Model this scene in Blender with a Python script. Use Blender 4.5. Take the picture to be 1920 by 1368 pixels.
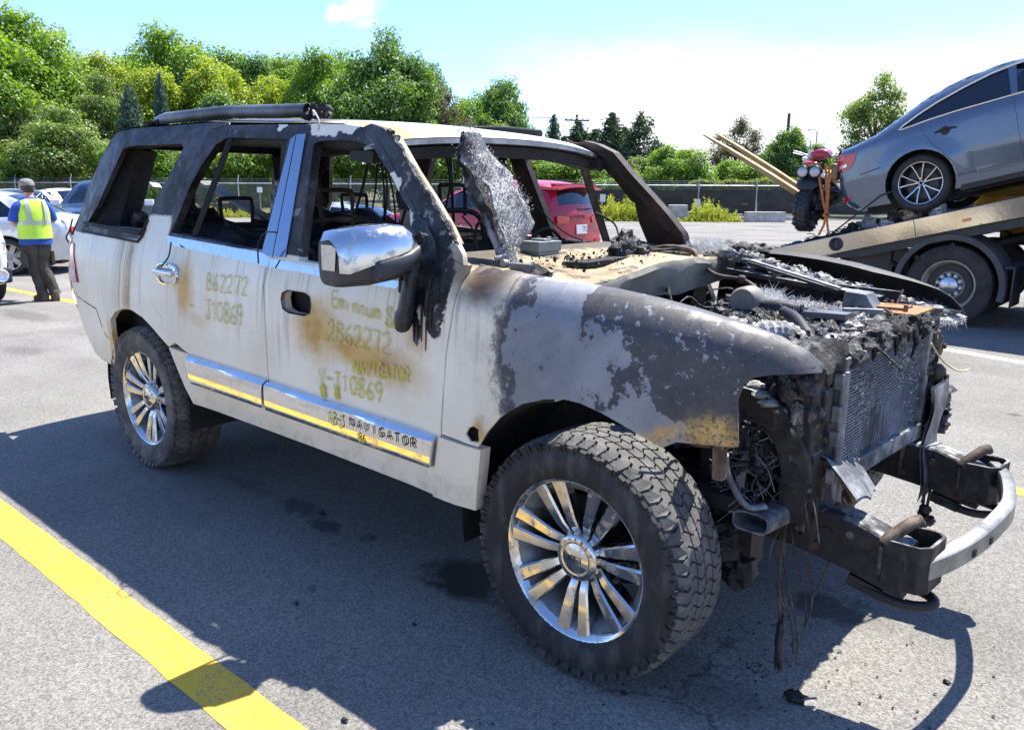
import bpy, bmesh, math, random
from math import sin, cos, pi, radians, sqrt, hypot, atan2
from mathutils import Vector, Matrix

for o in list(bpy.data.objects):
    bpy.data.objects.remove(o)
SC = bpy.context.scene
COL = SC.collection

# ------------------------------------------------------------------ camera
cam_d = bpy.data.cameras.new('camera')
cam = bpy.data.objects.new('camera', cam_d)
COL.objects.link(cam)
CR = Vector((0.74939124, 0.66210939, 0.00489128))
CU = Vector((-0.14581925, 0.15782685, 0.97664089))
CF = Vector((-0.64587113, 0.73259937, -0.21482235))
CP = Vector((1.4210, -2.8779, 1.5617))
cam.matrix_world = Matrix(((CR.x, CU.x, -CF.x, CP.x), (CR.y, CU.y, -CF.y, CP.y), (CR.z, CU.z, -CF.z, CP.z), (0, 0, 0, 1)))
cam_d.sensor_width = 36
cam_d.lens = 1499.76 / 1920 * 36
cam_d.clip_start = 0.05
cam_d.clip_end = 3000
SC.camera = cam

# ------------------------------------------------------------------ sky, sun, exposure
SUN = Vector((0.03, 0.52, 1.0)).normalized()
SUN_EL = math.asin(SUN.z)
SUN_ROT = atan2(SUN.x, SUN.y)
SKY_STRENGTH = 0.112
SUN_STRENGTH = 4.25
EXPOSURE = 1.5
world = bpy.data.worlds.new('World')
SC.world = world
world.use_nodes = True
wt = world.node_tree
wt.nodes.clear()
w_out = wt.nodes.new('ShaderNodeOutputWorld')
w_bg = wt.nodes.new('ShaderNodeBackground')
w_bg.inputs['Strength'].default_value = SKY_STRENGTH
sky = wt.nodes.new('ShaderNodeTexSky')
sky.sky_type = 'NISHITA'
sky.sun_disc = False
sky.sun_elevation = SUN_EL
sky.sun_rotation = SUN_ROT
sky.altitude = 120
sky.air_density = 1.0
sky.dust_density = 0.3
sky.ozone_density = 3.0
w_tc = wt.nodes.new('ShaderNodeTexCoord')
w_map = wt.nodes.new('ShaderNodeMapping')
w_map.inputs['Scale'].default_value = (1.0, 1.0, 2.4)
w_n = wt.nodes.new('ShaderNodeTexNoise')
w_n.inputs['Scale'].default_value = 3.1
w_n.inputs['Detail'].default_value = 7
w_n.inputs['Roughness'].default_value = 0.52
w_sep = wt.nodes.new('ShaderNodeSeparateXYZ')
wt.links.new(w_tc.outputs['Generated'], w_map.inputs['Vector'])
wt.links.new(w_map.outputs['Vector'], w_n.inputs['Vector'])
wt.links.new(w_tc.outputs['Generated'], w_sep.inputs['Vector'])


def wmath(op, a, b=None, c=None):
    n = wt.nodes.new('ShaderNodeMath')
    n.operation = op
    for i, v in enumerate((a, b, c)):
        if v is None:
            continue
        if isinstance(v, (int, float)):
            n.inputs[i].default_value = v
        else:
            wt.links.new(v, n.inputs[i])
    return n.outputs[0]


def wmr(v, a, b, c=0.0, d=1.0):
    n = wt.nodes.new('ShaderNodeMapRange')
    n.interpolation_type = 'SMOOTHSTEP'
    wt.links.new(v, n.inputs['Value'])
    for k, x in (('From Min', a), ('From Max', b), ('To Min', c), ('To Max', d)):
        n.inputs[k].default_value = x
    return n.outputs['Result']


# a bank of cumulus low in the north and north-east, thin blue above it
w_low = wmr(w_sep.outputs['Z'], 0.25, 0.03)
w_az = wmr(w_sep.outputs['X'], -0.80, -0.42)
w_cov = wmath('MULTIPLY', w_low, wmath('MULTIPLY_ADD', w_az, 0.62, 0.05))
w_den = wmath('ADD', w_n.outputs['Fac'], w_cov)
w_cl = wmr(w_den, 0.60, 1.0)


def wisp(d, r):
    n = wt.nodes.new('ShaderNodeVectorMath')
    n.operation = 'DISTANCE'
    wt.links.new(w_tc.outputs['Generated'], n.inputs[0])
    n.inputs[1].default_value = d
    fine = wt.nodes.new('ShaderNodeTexNoise')
    fine.inputs['Scale'].default_value = 26
    fine.inputs['Detail'].default_value = 5
    wt.links.new(w_map.outputs['Vector'], fine.inputs['Vector'])
    return wmr(wmath('MULTIPLY_ADD', fine.outputs['Fac'], r * 2.4, n.outputs['Value']), r * 2.4, r * 1.1)


for (wx, wy, wr) in ((688, 8, .030), (662, 20, .016), (628, 26, .012)):
    wd = (CF + CR * ((wx - 960) / 1499.76) + CU * ((684 - wy) / 1499.76)).normalized()
    w_cl = wmath('MAXIMUM', w_cl, wisp(wd, wr))
w_mix = wt.nodes.new('ShaderNodeMix')
w_mix.data_type = 'RGBA'
wt.links.new(w_cl, w_mix.inputs[0])
w_tint = wt.nodes.new('ShaderNodeMix')
w_tint.data_type = 'RGBA'
w_tint.blend_type = 'MULTIPLY'
w_tint.inputs[0].default_value = 1.0
wt.links.new(sky.outputs['Color'], w_tint.inputs[6])
w_tint.inputs[7].default_value = (0.70, 0.81, 1.04, 1)
wt.links.new(w_tint.outputs[2], w_mix.inputs[6])
w_mix.inputs[7].default_value = (3.7, 3.85, 4.0, 1)
wt.links.new(w_mix.outputs[2], w_bg.inputs['Color'])
wt.links.new(w_bg.outputs[0], w_out.inputs['Surface'])

sun_d = bpy.data.lights.new('sun', 'SUN')
sun_d.energy = SUN_STRENGTH
sun_d.angle = radians(0.53)
sun_d.color = (1.0, 0.945, 0.86)
sun = bpy.data.objects.new('sun', sun_d)
sun.rotation_euler = (-SUN).to_track_quat('-Z', 'Y').to_euler()
sun.location = (0, 0, 30)
COL.objects.link(sun)

SC.view_settings.view_transform = 'Standard'
SC.view_settings.look = 'None'
SC.view_settings.exposure = EXPOSURE
SC.view_settings.gamma = 1
SC.view_settings.use_curve_mapping = False
SC.cycles.max_bounces = 8
SC.cycles.transparent_max_bounces = 16


# ------------------------------------------------------------------ node materials
class NT:
    """small helper that writes a node material"""

    def __init__(s, name):
        s.m = bpy.data.materials.new(name)
        s.m.use_nodes = True
        s.t = s.m.node_tree
        s.t.nodes.clear()
        s.out = s.t.nodes.new('ShaderNodeOutputMaterial')
        s._co = None

    def node(s, typ, **kw):
        n = s.t.nodes.new(typ)
        for k, v in kw.items():
            setattr(n, k, v)
        return n

    def put(s, sock, v):
        if v is None:
            return
        if isinstance(v, (int, float)):
            sock.default_value = v
        elif isinstance(v, (tuple, list)):
            sock.default_value = tuple(v) + ((1,) if len(v) == 3 and sock.type == 'RGBA' else ())
        else:
            s.t.links.new(v, sock)

    def m1(s, op, a, b=None, c=None, clamp=False):
        n = s.node('ShaderNodeMath', operation=op, use_clamp=clamp)
        for i, v in enumerate((a, b, c)):
            s.put(n.inputs[i], v)
        return n.outputs[0]

    def add(s, a, b): return s.m1('ADD', a, b)
    def mul(s, a, b): return s.m1('MULTIPLY', a, b)
    def sub(s, a, b): return s.m1('SUBTRACT', a, b)
    def mx(s, a, b): return s.m1('MAXIMUM', a, b)
    def mn(s, a, b): return s.m1('MINIMUM', a, b)

    def mr(s, v, a, b, c=0.0, d=1.0, smooth=True):
        n = s.node('ShaderNodeMapRange', interpolation_type='SMOOTHSTEP' if smooth else 'LINEAR')
        s.put(n.inputs['Value'], v)
        for k, x in (('From Min', a), ('From Max', b), ('To Min', c), ('To Max', d)):
            s.put(n.inputs[k], x)
        return n.outputs['Result']

    def co(s):
        if s._co is None:
            s._co = s.node('ShaderNodeTexCoord').outputs['Object']
        return s._co

    def xyz(s, v=None):
        n = s.node('ShaderNodeSeparateXYZ')
        s.put(n.inputs[0], v if v is not None else s.co())
        return n.outputs[0], n.outputs[1], n.outputs[2]

    def scaled(s, sc, loc=(0, 0, 0), v=None):
        n = s.node('ShaderNodeMapping')
        n.inputs['Scale'].default_value = sc
        n.inputs['Location'].default_value = loc
        s.put(n.inputs['Vector'], v if v is not None else s.co())
        return n.outputs[0]

    def noise(s, scale, detail=4, rough=0.55, vec=None, dist=0.0, col=False):
        n = s.node('ShaderNodeTexNoise')
        n.inputs['Scale'].default_value = scale
        n.inputs['Detail'].default_value = detail
        n.inputs['Roughness'].default_value = rough
        n.inputs['Distortion'].default_value = dist
        s.put(n.inputs['Vector'], vec if vec is not None else s.co())
        return n.outputs['Color' if col else 'Fac']

    def voro(s, scale, vec=None, feature='F1', out='Distance', rand=1.0):
        n = s.node('ShaderNodeTexVoronoi', feature=feature)
        n.inputs['Scale'].default_value = scale
        n.inputs['Randomness'].default_value = rand
        s.put(n.inputs['Vector'], vec if vec is not None else s.co())
        return n.outputs[out]

    def mix(s, f, a, b):
        n = s.node('ShaderNodeMix', data_type='RGBA')
        s.put(n.inputs[0], f)
        s.put(n.inputs[6], a)
        s.put(n.inputs[7], b)
        return n.outputs[2]

    def fmix(s, f, a, b):
        n = s.node('ShaderNodeMix', data_type='FLOAT')
        s.put(n.inputs[0], f)
        s.put(n.inputs[2], a)
        s.put(n.inputs[3], b)
        return n.outputs[0]

    def ramp(s, f, stops):
        n = s.node('ShaderNodeValToRGB')
        e = n.color_ramp.elements
        while len(e) > 1:
            e.remove(e[-1])
        for i, (p, c) in enumerate(stops):
            q = e[0] if i == 0 else e.new(p)
            q.position = p
            q.color = tuple(c) + (1,)
        s.put(n.inputs[0], f)
        return n.outputs['Color']

    def bump(s, h, strength=0.3, dist=0.01):
        n = s.node('ShaderNodeBump')
        n.inputs['Strength'].default_value = strength
        n.inputs['Distance'].default_value = dist
        s.put(n.inputs['Height'], h)
        return n.outputs[0]

    def bsdf(s, base, rough=0.5, metal=0.0, normal=None, coat=0.0, spec=0.5, alpha=None, trans=None):
        n = s.node('ShaderNodeBsdfPrincipled')
        s.put(n.inputs['Base Color'], base)
        s.put(n.inputs['Roughness'], rough)
        s.put(n.inputs['Metallic'], metal)
        s.put(n.inputs['Coat Weight'], coat)
        s.put(n.inputs['Specular IOR Level'], spec)
        if coat:
            n.inputs['Coat Roughness'].default_value = 0.04
        if normal is not None:
            s.put(n.inputs['Normal'], normal)
        if alpha is not None:
            s.put(n.inputs['Alpha'], alpha)
        if trans is not None:
            s.put(n.inputs['Transmission Weight'], trans)
        s.t.links.new(n.outputs[0], s.out.inputs['Surface'])
        return n

    def blob(s, x, z, cx, cz, rx, rz, soft=0.4, ang=0.0):
        """1 inside an ellipse in the x-z plane, falling to 0 at its edge"""
        dx = s.sub(x, cx)
        dz = s.sub(z, cz)
        if ang:
            c, q = cos(ang), sin(ang)
            ax = s.add(s.mul(dx, c), s.mul(dz, q))
            az = s.sub(s.mul(dz, c), s.mul(dx, q))
            dx, dz = ax, az
        d = s.m1('SQRT', s.add(s.m1('POWER', s.m1('ABSOLUTE', s.mul(dx, 1 / rx)), 2), s.m1('POWER', s.m1('ABSOLUTE', s.mul(dz, 1 / rz)), 2)))
        return s.mr(d, 1.0, 1.0 - soft)


def simple(name, col, rough=0.5, metal=0.0, coat=0.0, var=0.0, vscale=6.0, bump=0.0, bscale=40.0, spec=0.5):
    n = NT(name)
    base = col
    if var:
        f = n.noise(vscale, 5, 0.6)
        base = n.mix(n.mr(f, 0.3, 0.7), tuple(c * (1 - var) for c in col), tuple(min(1, c * (1 + var)) for c in col))
    nm = n.bump(n.noise(bscale, 4), bump, 0.01) if bump else None
    n.bsdf(base, rough, metal, nm, coat, spec)
    return n.m


# ------------------------------------------------------------------ objects
def tag(o, label=None, cat=None, group=None, kind=None):
    if label: o['label'] = label
    if cat: o['category'] = cat
    if group: o['group'] = group
    if kind: o['kind'] = kind
    return o


def thing(name, label, cat, loc=(0, 0, 0), rot=(0, 0, 0), group=None):
    o = bpy.data.objects.new(name, None)
    COL.objects.link(o)
    o.empty_display_size = 0.3
    o.location = loc
    o.rotation_euler = rot
    return tag(o, label, cat, group)


def copy_tree(o, parent=None):
    c = o.copy()
    COL.objects.link(c)
    if parent is not None:
        c.parent = parent
    for ch in list(o.children):
        copy_tree(ch, c)
    return c


class MB:
    """collects plain geometry and links it as one mesh object"""

    def __init__(s):
        s.v, s.f, s.mi = [], [], []
        s.cur = 0

    def add(s, vs, fs):
        b = len(s.v)
        s.v.extend(tuple(p) for p in vs)
        for f in fs:
            s.f.append(tuple(i + b for i in f))
            s.mi.append(s.cur)
        return s

    def box(s, c, d, rot=None, taper=None):
        """box centred at c with sizes d; rot a Matrix; taper scales the top in x,y"""
        hx, hy, hz = d[0] / 2, d[1] / 2, d[2] / 2
        tx, ty = taper or (1, 1)
        P = [(-hx, -hy, -hz), (hx, -hy, -hz), (hx, hy, -hz), (-hx, hy, -hz),
             (-hx * tx, -hy * ty, hz), (hx * tx, -hy * ty, hz), (hx * tx, hy * ty, hz), (-hx * tx, hy * ty, hz)]
        P = [Vector(p) for p in P]
        if rot is not None:
            P = [rot @ p for p in P]
        P = [p + Vector(c) for p in P]
        return s.add(P, [(0, 3, 2, 1), (4, 5, 6, 7), (0, 1, 5, 4), (1, 2, 6, 5), (2, 3, 7, 6), (3, 0, 4, 7)])

    def bar(s, a, b, w, h, up=(0, 0, 1)):
        """rectangular bar from a to b, width w across, height h along up"""
        a, b = Vector(a), Vector(b)
        d = (b - a)
        L = d.length
        d.normalize()
        upv = Vector(up)
        side = d.cross(upv)
        if side.length < 1e-5:
            side = d.cross(Vector((1, 0, 0)))
        side.normalize()
        u2 = side.cross(d).normalized()
        m = Matrix((d, side, u2)).transposed()
        return s.box((a + b) / 2, (L, w, h), m)

    def tube(s, pts, r, n=8, cap=True, squash=1.0):
        """tube along points; r number or list"""
        pts = [Vector(p) for p in pts]
        rs = [r] * len(pts) if isinstance(r, (int, float)) else list(r)
        rings = []
        ref = None
        for i, p in enumerate(pts):
            t = (pts[min(i + 1, len(pts) - 1)] - pts[max(i - 1, 0)])
            if t.length < 1e-9:
                t = Vector((0, 0, 1))
            t.normalize()
            if ref is None:
                ref = t.orthogonal().normalized()
                if abs(t.z) < 0.9:
                    ref = Vector((0, 0, 1)) - t * t.z
                    ref.normalize()
            ref = (ref - t * ref.dot(t))
            if ref.length < 1e-6:
                ref = t.orthogonal()
            ref.normalize()
            q = t.cross(ref)
            rings.append([p + (ref * cos(2 * pi * k / n) * squash + q * sin(2 * pi * k / n)) * rs[i] for k in range(n)])
        V = [v for rg in rings for v in rg]
        F = []
        for i in range(len(rings) - 1):
            for k in range(n):
                a, b = i * n + k, i * n + (k + 1) % n
                F.append((a, b, b + n, a + n))
        if cap:
            F.append(tuple(reversed(range(n))))
            F.append(tuple(range((len(rings) - 1) * n, len(rings) * n)))
        return s.add(V, F)

    def lathe(s, prof, n=32, axis='z', c=(0, 0, 0), closed=False):
        """prof: list of (r, h)"""
        V, F = [], []
        c = Vector(c)
        for (r, h) in prof:
            for k in range(n):
                a = 2 * pi * k / n
                if axis == 'z': p = (r * cos(a), r * sin(a), h)
                elif axis == 'y': p = (r * cos(a), h, r * sin(a))
                else: p = (h, r * cos(a), r * sin(a))
                V.append(Vector(p) + c)
        m = len(prof)
        for i in range(m if closed else m - 1):
            j = (i + 1) % m
            for k in range(n):
                F.append((i * n + k, i * n + (k + 1) % n, j * n + (k + 1) % n, j * n + k))
        return s.add(V, F)

    def prism(s, poly, a, b, axis='y'):
        """polygon in two coordinates extruded between a and b along axis"""
        n = len(poly)
        def P(q, h):
            return (q[0], h, q[1]) if axis == 'y' else ((h, q[0], q[1]) if axis == 'x' else (q[0], q[1], h))
        V = [P(q, a) for q in poly] + [P(q, b) for q in poly]
        F = [tuple(range(n)), tuple(reversed(range(n, 2 * n)))]
        for i in range(n):
            j = (i + 1) % n
            F.append((i, i + n, j + n, j))
        return s.add(V, F)

    def loft(s, rings, cap=True, closed=True):
        n = len(rings[0])
        V = [p for r in rings for p in r]
        F = []
        for i in range(len(rings) - 1):
            for k in range(n if closed else n - 1):
                a, b = i * n + k, i * n + (k + 1) % n
                F.append((a, b, b + n, a + n))
        if cap and closed:
            F.append(tuple(reversed(range(n))))
            F.append(tuple(range((len(rings) - 1) * n, len(rings) * n)))
        return s.add(V, F)

    def build(s, name, mat, parent=None, smooth=None, bevel=0.0, seg=2, loc=None, fix=True):
        me = bpy.data.meshes.new(name)
        me.from_pydata([tuple(v) for v in s.v], [], s.f)
        mats = mat if isinstance(mat, (list, tuple)) else [mat]
        for m in mats:
            me.materials.append(m)
        if len(mats) > 1:
            me.polygons.foreach_set('material_index', s.mi)
        if fix:
            bm = bmesh.new()
            bm.from_mesh(me)
            bmesh.ops.recalc_face_normals(bm, faces=bm.faces)
            bm.to_mesh(me)
            bm.free()
        me.update()
        if smooth is not None:
            me.shade_smooth()
            if smooth < 180:
                me.set_sharp_from_angle(angle=radians(smooth))
        o = bpy.data.objects.new(name, me)
        COL.objects.link(o)
        if parent is not None:
            o.parent = parent
        if loc is not None:
            o.location = loc
        if bevel:
            b = o.modifiers.new('bevel', 'BEVEL')
            b.width = bevel
            b.segments = seg
            b.limit_method = 'ANGLE'
            b.angle_limit = radians(35)
        return o


def catmull(pts, sub=5, closed=False):
    n = len(pts)
    out = []
    rng = range(n if closed else n - 1)
    for i in rng:
        p0 = pts[(i - 1) % n] if closed or i > 0 else pts[0]
        p1, p2 = pts[i], pts[(i + 1) % n]
        p3 = pts[(i + 2) % n] if closed or i + 2 < n else pts[-1]
        for k in range(sub):
            t = k / sub
            q = []
            for d in range(len(p1)):
                a, b, c, e = p0[d], p1[d], p2[d], p3[d]
                q.append(0.5 * ((2 * b) + (-a + c) * t + (2 * a - 5 * b + 4 * c - e) * t * t + (-a + 3 * b - 3 * c + e) * t ** 3))
            out.append(tuple(q))
    if not closed:
        out.append(tuple(pts[-1]))
    return out


def interp(x, xs, yy):
    if x <= xs[0]: return yy[0]
    for i in range(len(xs) - 1):
        if x <= xs[i + 1]:
            t = (x - xs[i]) / (xs[i + 1] - xs[i])
            return yy[i] + (yy[i + 1] - yy[i]) * t
    return yy[-1]


def sheet(outline, holes=(), step=0.05):
    """triangulated (x,z) polygon with holes, cut by a regular grid: returns 2-D points and faces"""
    bm = bmesh.new()
    for loop in [outline] + list(holes):
        vs = [bm.verts.new((p[0], 0, p[1])) for p in loop]
        for i in range(len(vs)):
            bm.edges.new((vs[i], vs[(i + 1) % len(vs)]))
    bmesh.ops.triangle_fill(bm, use_beauty=True, use_dissolve=False, edges=bm.edges[:], normal=(0, -1, 0))
    xs = [p[0] for p in outline]
    zs = [p[1] for p in outline]
    for lo, hi, ax in ((min(xs), max(xs), 0), (min(zs), max(zs), 2)):
        k = math.ceil(lo / step)
        while k * step < hi:
            co = [0, 0, 0]
            no = [0, 0, 0]
            co[ax] = k * step + 0.00013
            no[ax] = 1
            bmesh.ops.bisect_plane(bm, geom=bm.verts[:] + bm.edges[:] + bm.faces[:], plane_co=co, plane_no=no, dist=1e-5)
            k += 1
    bmesh.ops.remove_doubles(bm, verts=bm.verts[:], dist=2e-4)
    bm.verts.index_update()
    P = [(v.co.x, v.co.z) for v in bm.verts]
    F = [tuple(v.index for v in f.verts) for f in bm.faces]
    bm.free()
    return P, F


def shell(P, F, fn, thick):
    """lift 2-D points to fn(x,z) -> y and give the sheet a thickness towards y=0; returns MB-ready verts, faces"""
    V = []
    for (x, z) in P:
        V.append((x, fn(x, z), z))
    n = len(V)
    sgn = 1 if V[0][1] < 0 else -1
    V2 = [(x, y + sgn * thick, z) for (x, y, z) in V]
    cnt = {}
    FF = list(F)
    for f in F:
        for i in range(len(f)):
            a, b = f[i], f[(i + 1) % len(f)]
            cnt.setdefault((min(a, b), max(a, b)), []).append((a, b))
    for f in F:
        FF.append(tuple(i + n for i in reversed(f)))
    for e, l in cnt.items():
        if len(l) == 1:
            a, b = l[0]
            FF.append((b, a, a + n, b + n))
    return V + V2, FF


def panel(name, outline, holes, fn, mat, parent, thick=0.012, step=0.05, smooth=40):
    P, F = sheet(outline, holes, step)
    V, FF = shell(P, F, fn, thick)
    return MB().add(V, FF).build(name, mat, parent, smooth)


# ------------------------------------------------------------------ stroke lettering
FONT = {
    '0': [[(.3, 1), (.08, .8), (.02, .5), (.08, .2), (.3, 0), (.5, .2), (.57, .5), (.5, .8), (.3, 1)]],
    '1': [[(.15, .8), (.32, 1), (.32, 0)]],
    '2': [[(.04, .78), (.2, 1), (.45, .95), (.53, .72), (.35, .42), (.02, 0), (.58, .02)]],
    '3': [[(.05, .88), (.3, 1), (.5, .8), (.4, .58), (.22, .52)], [(.22, .5), (.5, .4), (.52, .15), (.3, 0), (.03, .1)]],
    '6': [[(.48, .98), (.2, .7), (.04, .35), (.12, .06), (.35, 0), (.52, .18), (.42, .42), (.2, .42), (.07, .25)]],
    '7': [[(.03, .97), (.56, .98), (.25, 0)]],
    '8': [[(.3, .52), (.08, .72), (.2, .98), (.42, .97), (.5, .75), (.3, .52), (.06, .28), (.15, .02), (.42, 0), (.54, .25), (.3, .52)]],
    '9': [[(.5, .65), (.3, .5), (.08, .65), (.12, .92), (.36, 1), (.52, .8), (.48, .4), (.36, 0)]],
    'B': [[(.08, 0), (.08, 1)], [(.08, 1), (.42, .95), (.48, .72), (.1, .54)], [(.1, .52), (.5, .45), (.54, .14), (.08, 0)]],
    'J': [[(.1, 1), (.55, 1)], [(.38, .99), (.38, .25), (.25, 0), (.08, .08), (.03, .28)]],
    'V': [[(.02, 1), (.28, 0), (.58, 1)]],
    'N': [[(.05, 0), (.05, 1), (.52, 0), (.52, 1)]],
    'A': [[(.02, 0), (.3, 1), (.58, 0)], [(.13, .36), (.47, .36)]],
    'I': [[(.3, 0), (.3, 1)]],
    'G': [[(.52, .85), (.32, 1), (.08, .8), (.03, .45), (.12, .1), (.35, 0), (.54, .15), (.54, .45), (.32, .45)]],
    'T': [[(.02, 1), (.58, 1)], [(.3, .99), (.3, 0)]],
    'O': [[(.3, 1), (.07, .8), (.02, .5), (.07, .2), (.3, 0), (.53, .2), (.58, .5), (.53, .8), (.3, 1)]],
    'R': [[(.06, 0), (.06, 1), (.4, .97), (.5, .75), (.38, .52), (.08, .48)], [(.25, .48), (.56, 0)]],
    'L': [[(.08, 1), (.08, 0), (.52, 0)]],
    'C': [[(.53, .82), (.33, 1), (.08, .8), (.03, .5), (.08, .2), (.33, 0), (.53, .17)]],
    'Y': [[(.03, 1), (.3, .5), (.3, 0)], [(.57, 1), (.305, .5)]],
    'E': [[(.52, 1), (.07, 1), (.07, 0), (.52, 0)], [(.08, .52), (.44, .52)]],
    'S': [[(.5, .85), (.3, 1), (.08, .8), (.2, .56), (.45, .42), (.52, .18), (.3, 0), (.05, .14)]],
    'm': [[(.03, 0), (.05, .58)], [(.05, .4), (.18, .58), (.27, .45), (.28, 0)], [(.28, .42), (.42, .58), (.52, .45), (.54, 0)]],
    'i': [[(.25, .55), (.25, 0)]],
    'n': [[(.07, 0), (.08, .58)], [(.08, .4), (.3, .58), (.46, .42), (.48, 0)]],
    'u': [[(.06, .58), (.08, .12), (.26, 0), (.46, .16), (.48, .58)], [(.48, .2), (.55, 0)]],
    '-': [[(.02, .5), (.18, .56), (.36, .46), (.5, .54)]],
    '&': [[(.55, 0), (.15, .7), (.28, .95), (.42, .75), (.08, .3), (.2, .02), (.42, .1), (.55, .4)]],
}


def ribbon(mb, pts3, width, nrm, lift=0.0):
    """flat mitred strip through 3-D points; nrm gives the surface normal"""
    n = len(pts3)
    P = [Vector(p) for p in pts3]
    L, R = [], []
    for i in range(n):
        a = (P[i] - P[i - 1]).normalized() if i > 0 else None
        b = (P[i + 1] - P[i]).normalized() if i < n - 1 else None
        if a is not None and b is not None:
            t = a + b
            if t.length < 1e-4: t = a
            t.normalize()
            k = 1 / max(0.6, a.dot(t))
        else:
            t = a if b is None else b
            k = 1
        s_ = Vector(nrm).cross(t).normalized() * (width / 2 * k)
        off = Vector(nrm) * lift
        L.append(P[i] + s_ + off)
        R.append(P[i] - s_ + off)
    V = L + R
    F = [(i, i + 1, n + i + 1, n + i) for i in range(n - 1)]
    mb.add(V, F)


def text_strokes(s, mapfn, nrm, width, jitter=0.0, rnd=None, gap=0.75, lift=0.001):
    """strokes of a string; mapfn(u, v) -> 3-D point; u in letter heights"""
    mb = MB()
    u = 0.0
    k = 0
    for ch in s:
        if ch == ' ':
            u += 0.45
            continue
        for st in FONT[ch]:
            st = catmull(st, 3) if len(st) > 3 else st
            pts = []
            for (a, b) in st:
                ja = rnd.uniform(-jitter, jitter) if rnd else 0
                jb = rnd.uniform(-jitter, jitter) if rnd else 0
                pts.append(mapfn(u + a + ja, b + jb))
            ribbon(mb, pts, width, nrm, lift + 0.00025 * (k % 4))
            k += 1
        u += gap
    return mb

# ------------------------------------------------------------------ the ground
def AT(px, depth):
    """ground point seen in column px at a distance along the view axis"""
    a = (px - 960) / 1499.76
    b = (-CP.z / depth - CF.z - a * CR.z) / CU.z
    return CP + (CF + CR * a + CU * b) * depth


def px_h(py, depth):
    """height of something seen at row py at that distance (near the horizon)"""
    return CP.z + (355 - py) / 1499.76 * depth


def asphalt():
    n = NT('asphalt')
    x, y, z = n.xyz()
    fine = n.voro(150.0, rand=1.0, out='Color')
    sp = n.xyz(fine)[0]
    grain = n.noise(420.0, 2, 0.7)
    mid = n.noise(38.0, 4, 0.6)
    big = n.noise(0.55, 5, 0.6)
    streak = n.noise(1.0, 4, 0.6, n.scaled((0.12, 1.6, 1)))
    g = n.add(n.mul(n.sub(sp, 0.5), 0.42), n.mul(n.sub(grain, 0.5), 0.55))
    g = n.add(g, n.mul(n.sub(mid, 0.5), 0.16))
    v = n.add(0.188, n.mul(g, 0.34))
    v = n.mul(v, n.mr(big, 0.28, 0.72, 0.82, 1.13))
    v = n.mul(v, n.mr(streak, 0.3, 0.7, 0.90, 1.06))
    pits = n.mr(n.noise(75.0, 3, 0.6), 0.60, 0.72)
    v = n.mul(v, n.sub(1.0, n.mul(pits, 0.30)))
    pits2 = n.mr(n.noise(1.0, 3, 0.6, n.scaled((14, 40, 1))), 0.66, 0.76)
    v = n.mul(v, n.sub(1.0, n.mul(pits2, 0.22)))
    # hairline cracks
    wv = n.noise(2.2, 5, 0.7, col=True)
    vm = n.node('ShaderNodeVectorMath', operation='MULTIPLY_ADD')
    n.put(vm.inputs[0], wv)
    vm.inputs[1].default_value = (0.5, 0.5, 0.5)
    n.put(vm.inputs[2], n.co())
    cr = n.voro(0.42, vm.outputs[0], feature='DISTANCE_TO_EDGE')
    crm = n.mul(n.mr(cr, 0.006, 0.0), n.mr(n.noise(0.6, 2, 0.5), 0.52, 0.66))
    v = n.mul(v, n.sub(1.0, n.mul(crm, 0.5)))
    patch = n.mr(n.noise(1.0, 4, 0.6, n.scaled((.9, .35, 1), (3, 8, 0))), 0.56, 0.66)
    v = n.mul(v, n.sub(1.0, n.mul(patch, 0.12)))
    dots = n.mr(n.voro(1.6), 0.10, 0.05)
    dsel = n.mr(n.xyz(n.voro(1.6, out='Color'))[0], 0.62, 0.66)
    v = n.mul(v, n.sub(1.0, n.mul(n.mul(dots, dsel), 0.42)))
    # oil and water stains
    wx = n.add(x, n.mul(n.sub(n.noise(9.0, 5, 0.65), 0.5), 0.34))
    wy = n.add(y, n.mul(n.sub(n.noise(9.0, 5, 0.65, n.scaled((1, 1, 1), (7, 3, 1))), 0.5), 0.34))
    st = None
    for (cx, cy, rx, ry, k) in ((-0.70, -0.72, 0.27, 0.20, 0.85), (-1.87, -0.76, 0.2, 0.08, 0.5), (-1.60, -0.79, 0.13, 0.06, 0.55),
                                (-2.35, -0.76, 0.34, 0.08, 0.28), (0.50, 0.03, 0.20, 0.13, 0.6), (-0.55, -0.35, 0.3, 0.16, 0.4),
                                (-9.6, 0.5, 0.9, 0.25, 0.35), (0.3, -0.75, 0.35, 0.2, 0.3), (-7.2, -0.3, 0.4, 0.2, 0.25),
                                (0.9, -1.4, 0.09, 0.06, 0.4), (-1.1, -1.2, 0.05, 0.03, 0.6), (-1.6, 5.2, 0.8, 0.3, 0.3)):
        b = n.mul(n.blob(wx, wy, cx, cy, rx, ry, 0.5), k)
        st = b if st is None else n.mx(st, b)
    v = n.mul(v, n.sub(1.0, st))
    warm = n.node('ShaderNodeCombineColor')
    n.put(warm.inputs[0], n.mul(v, 1.05))
    n.put(warm.inputs[1], n.mul(v, 1.0))
    n.put(warm.inputs[2], n.mul(v, 0.90))
    h = n.add(n.mul(sp, 0.7), n.mul(grain, 0.6))
    n.bsdf(warm.outputs[0], n.sub(0.92, n.mul(st, 0.45)), 0, n.bump(h, 0.55, 0.006), spec=0.3)
    return n.m


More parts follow.
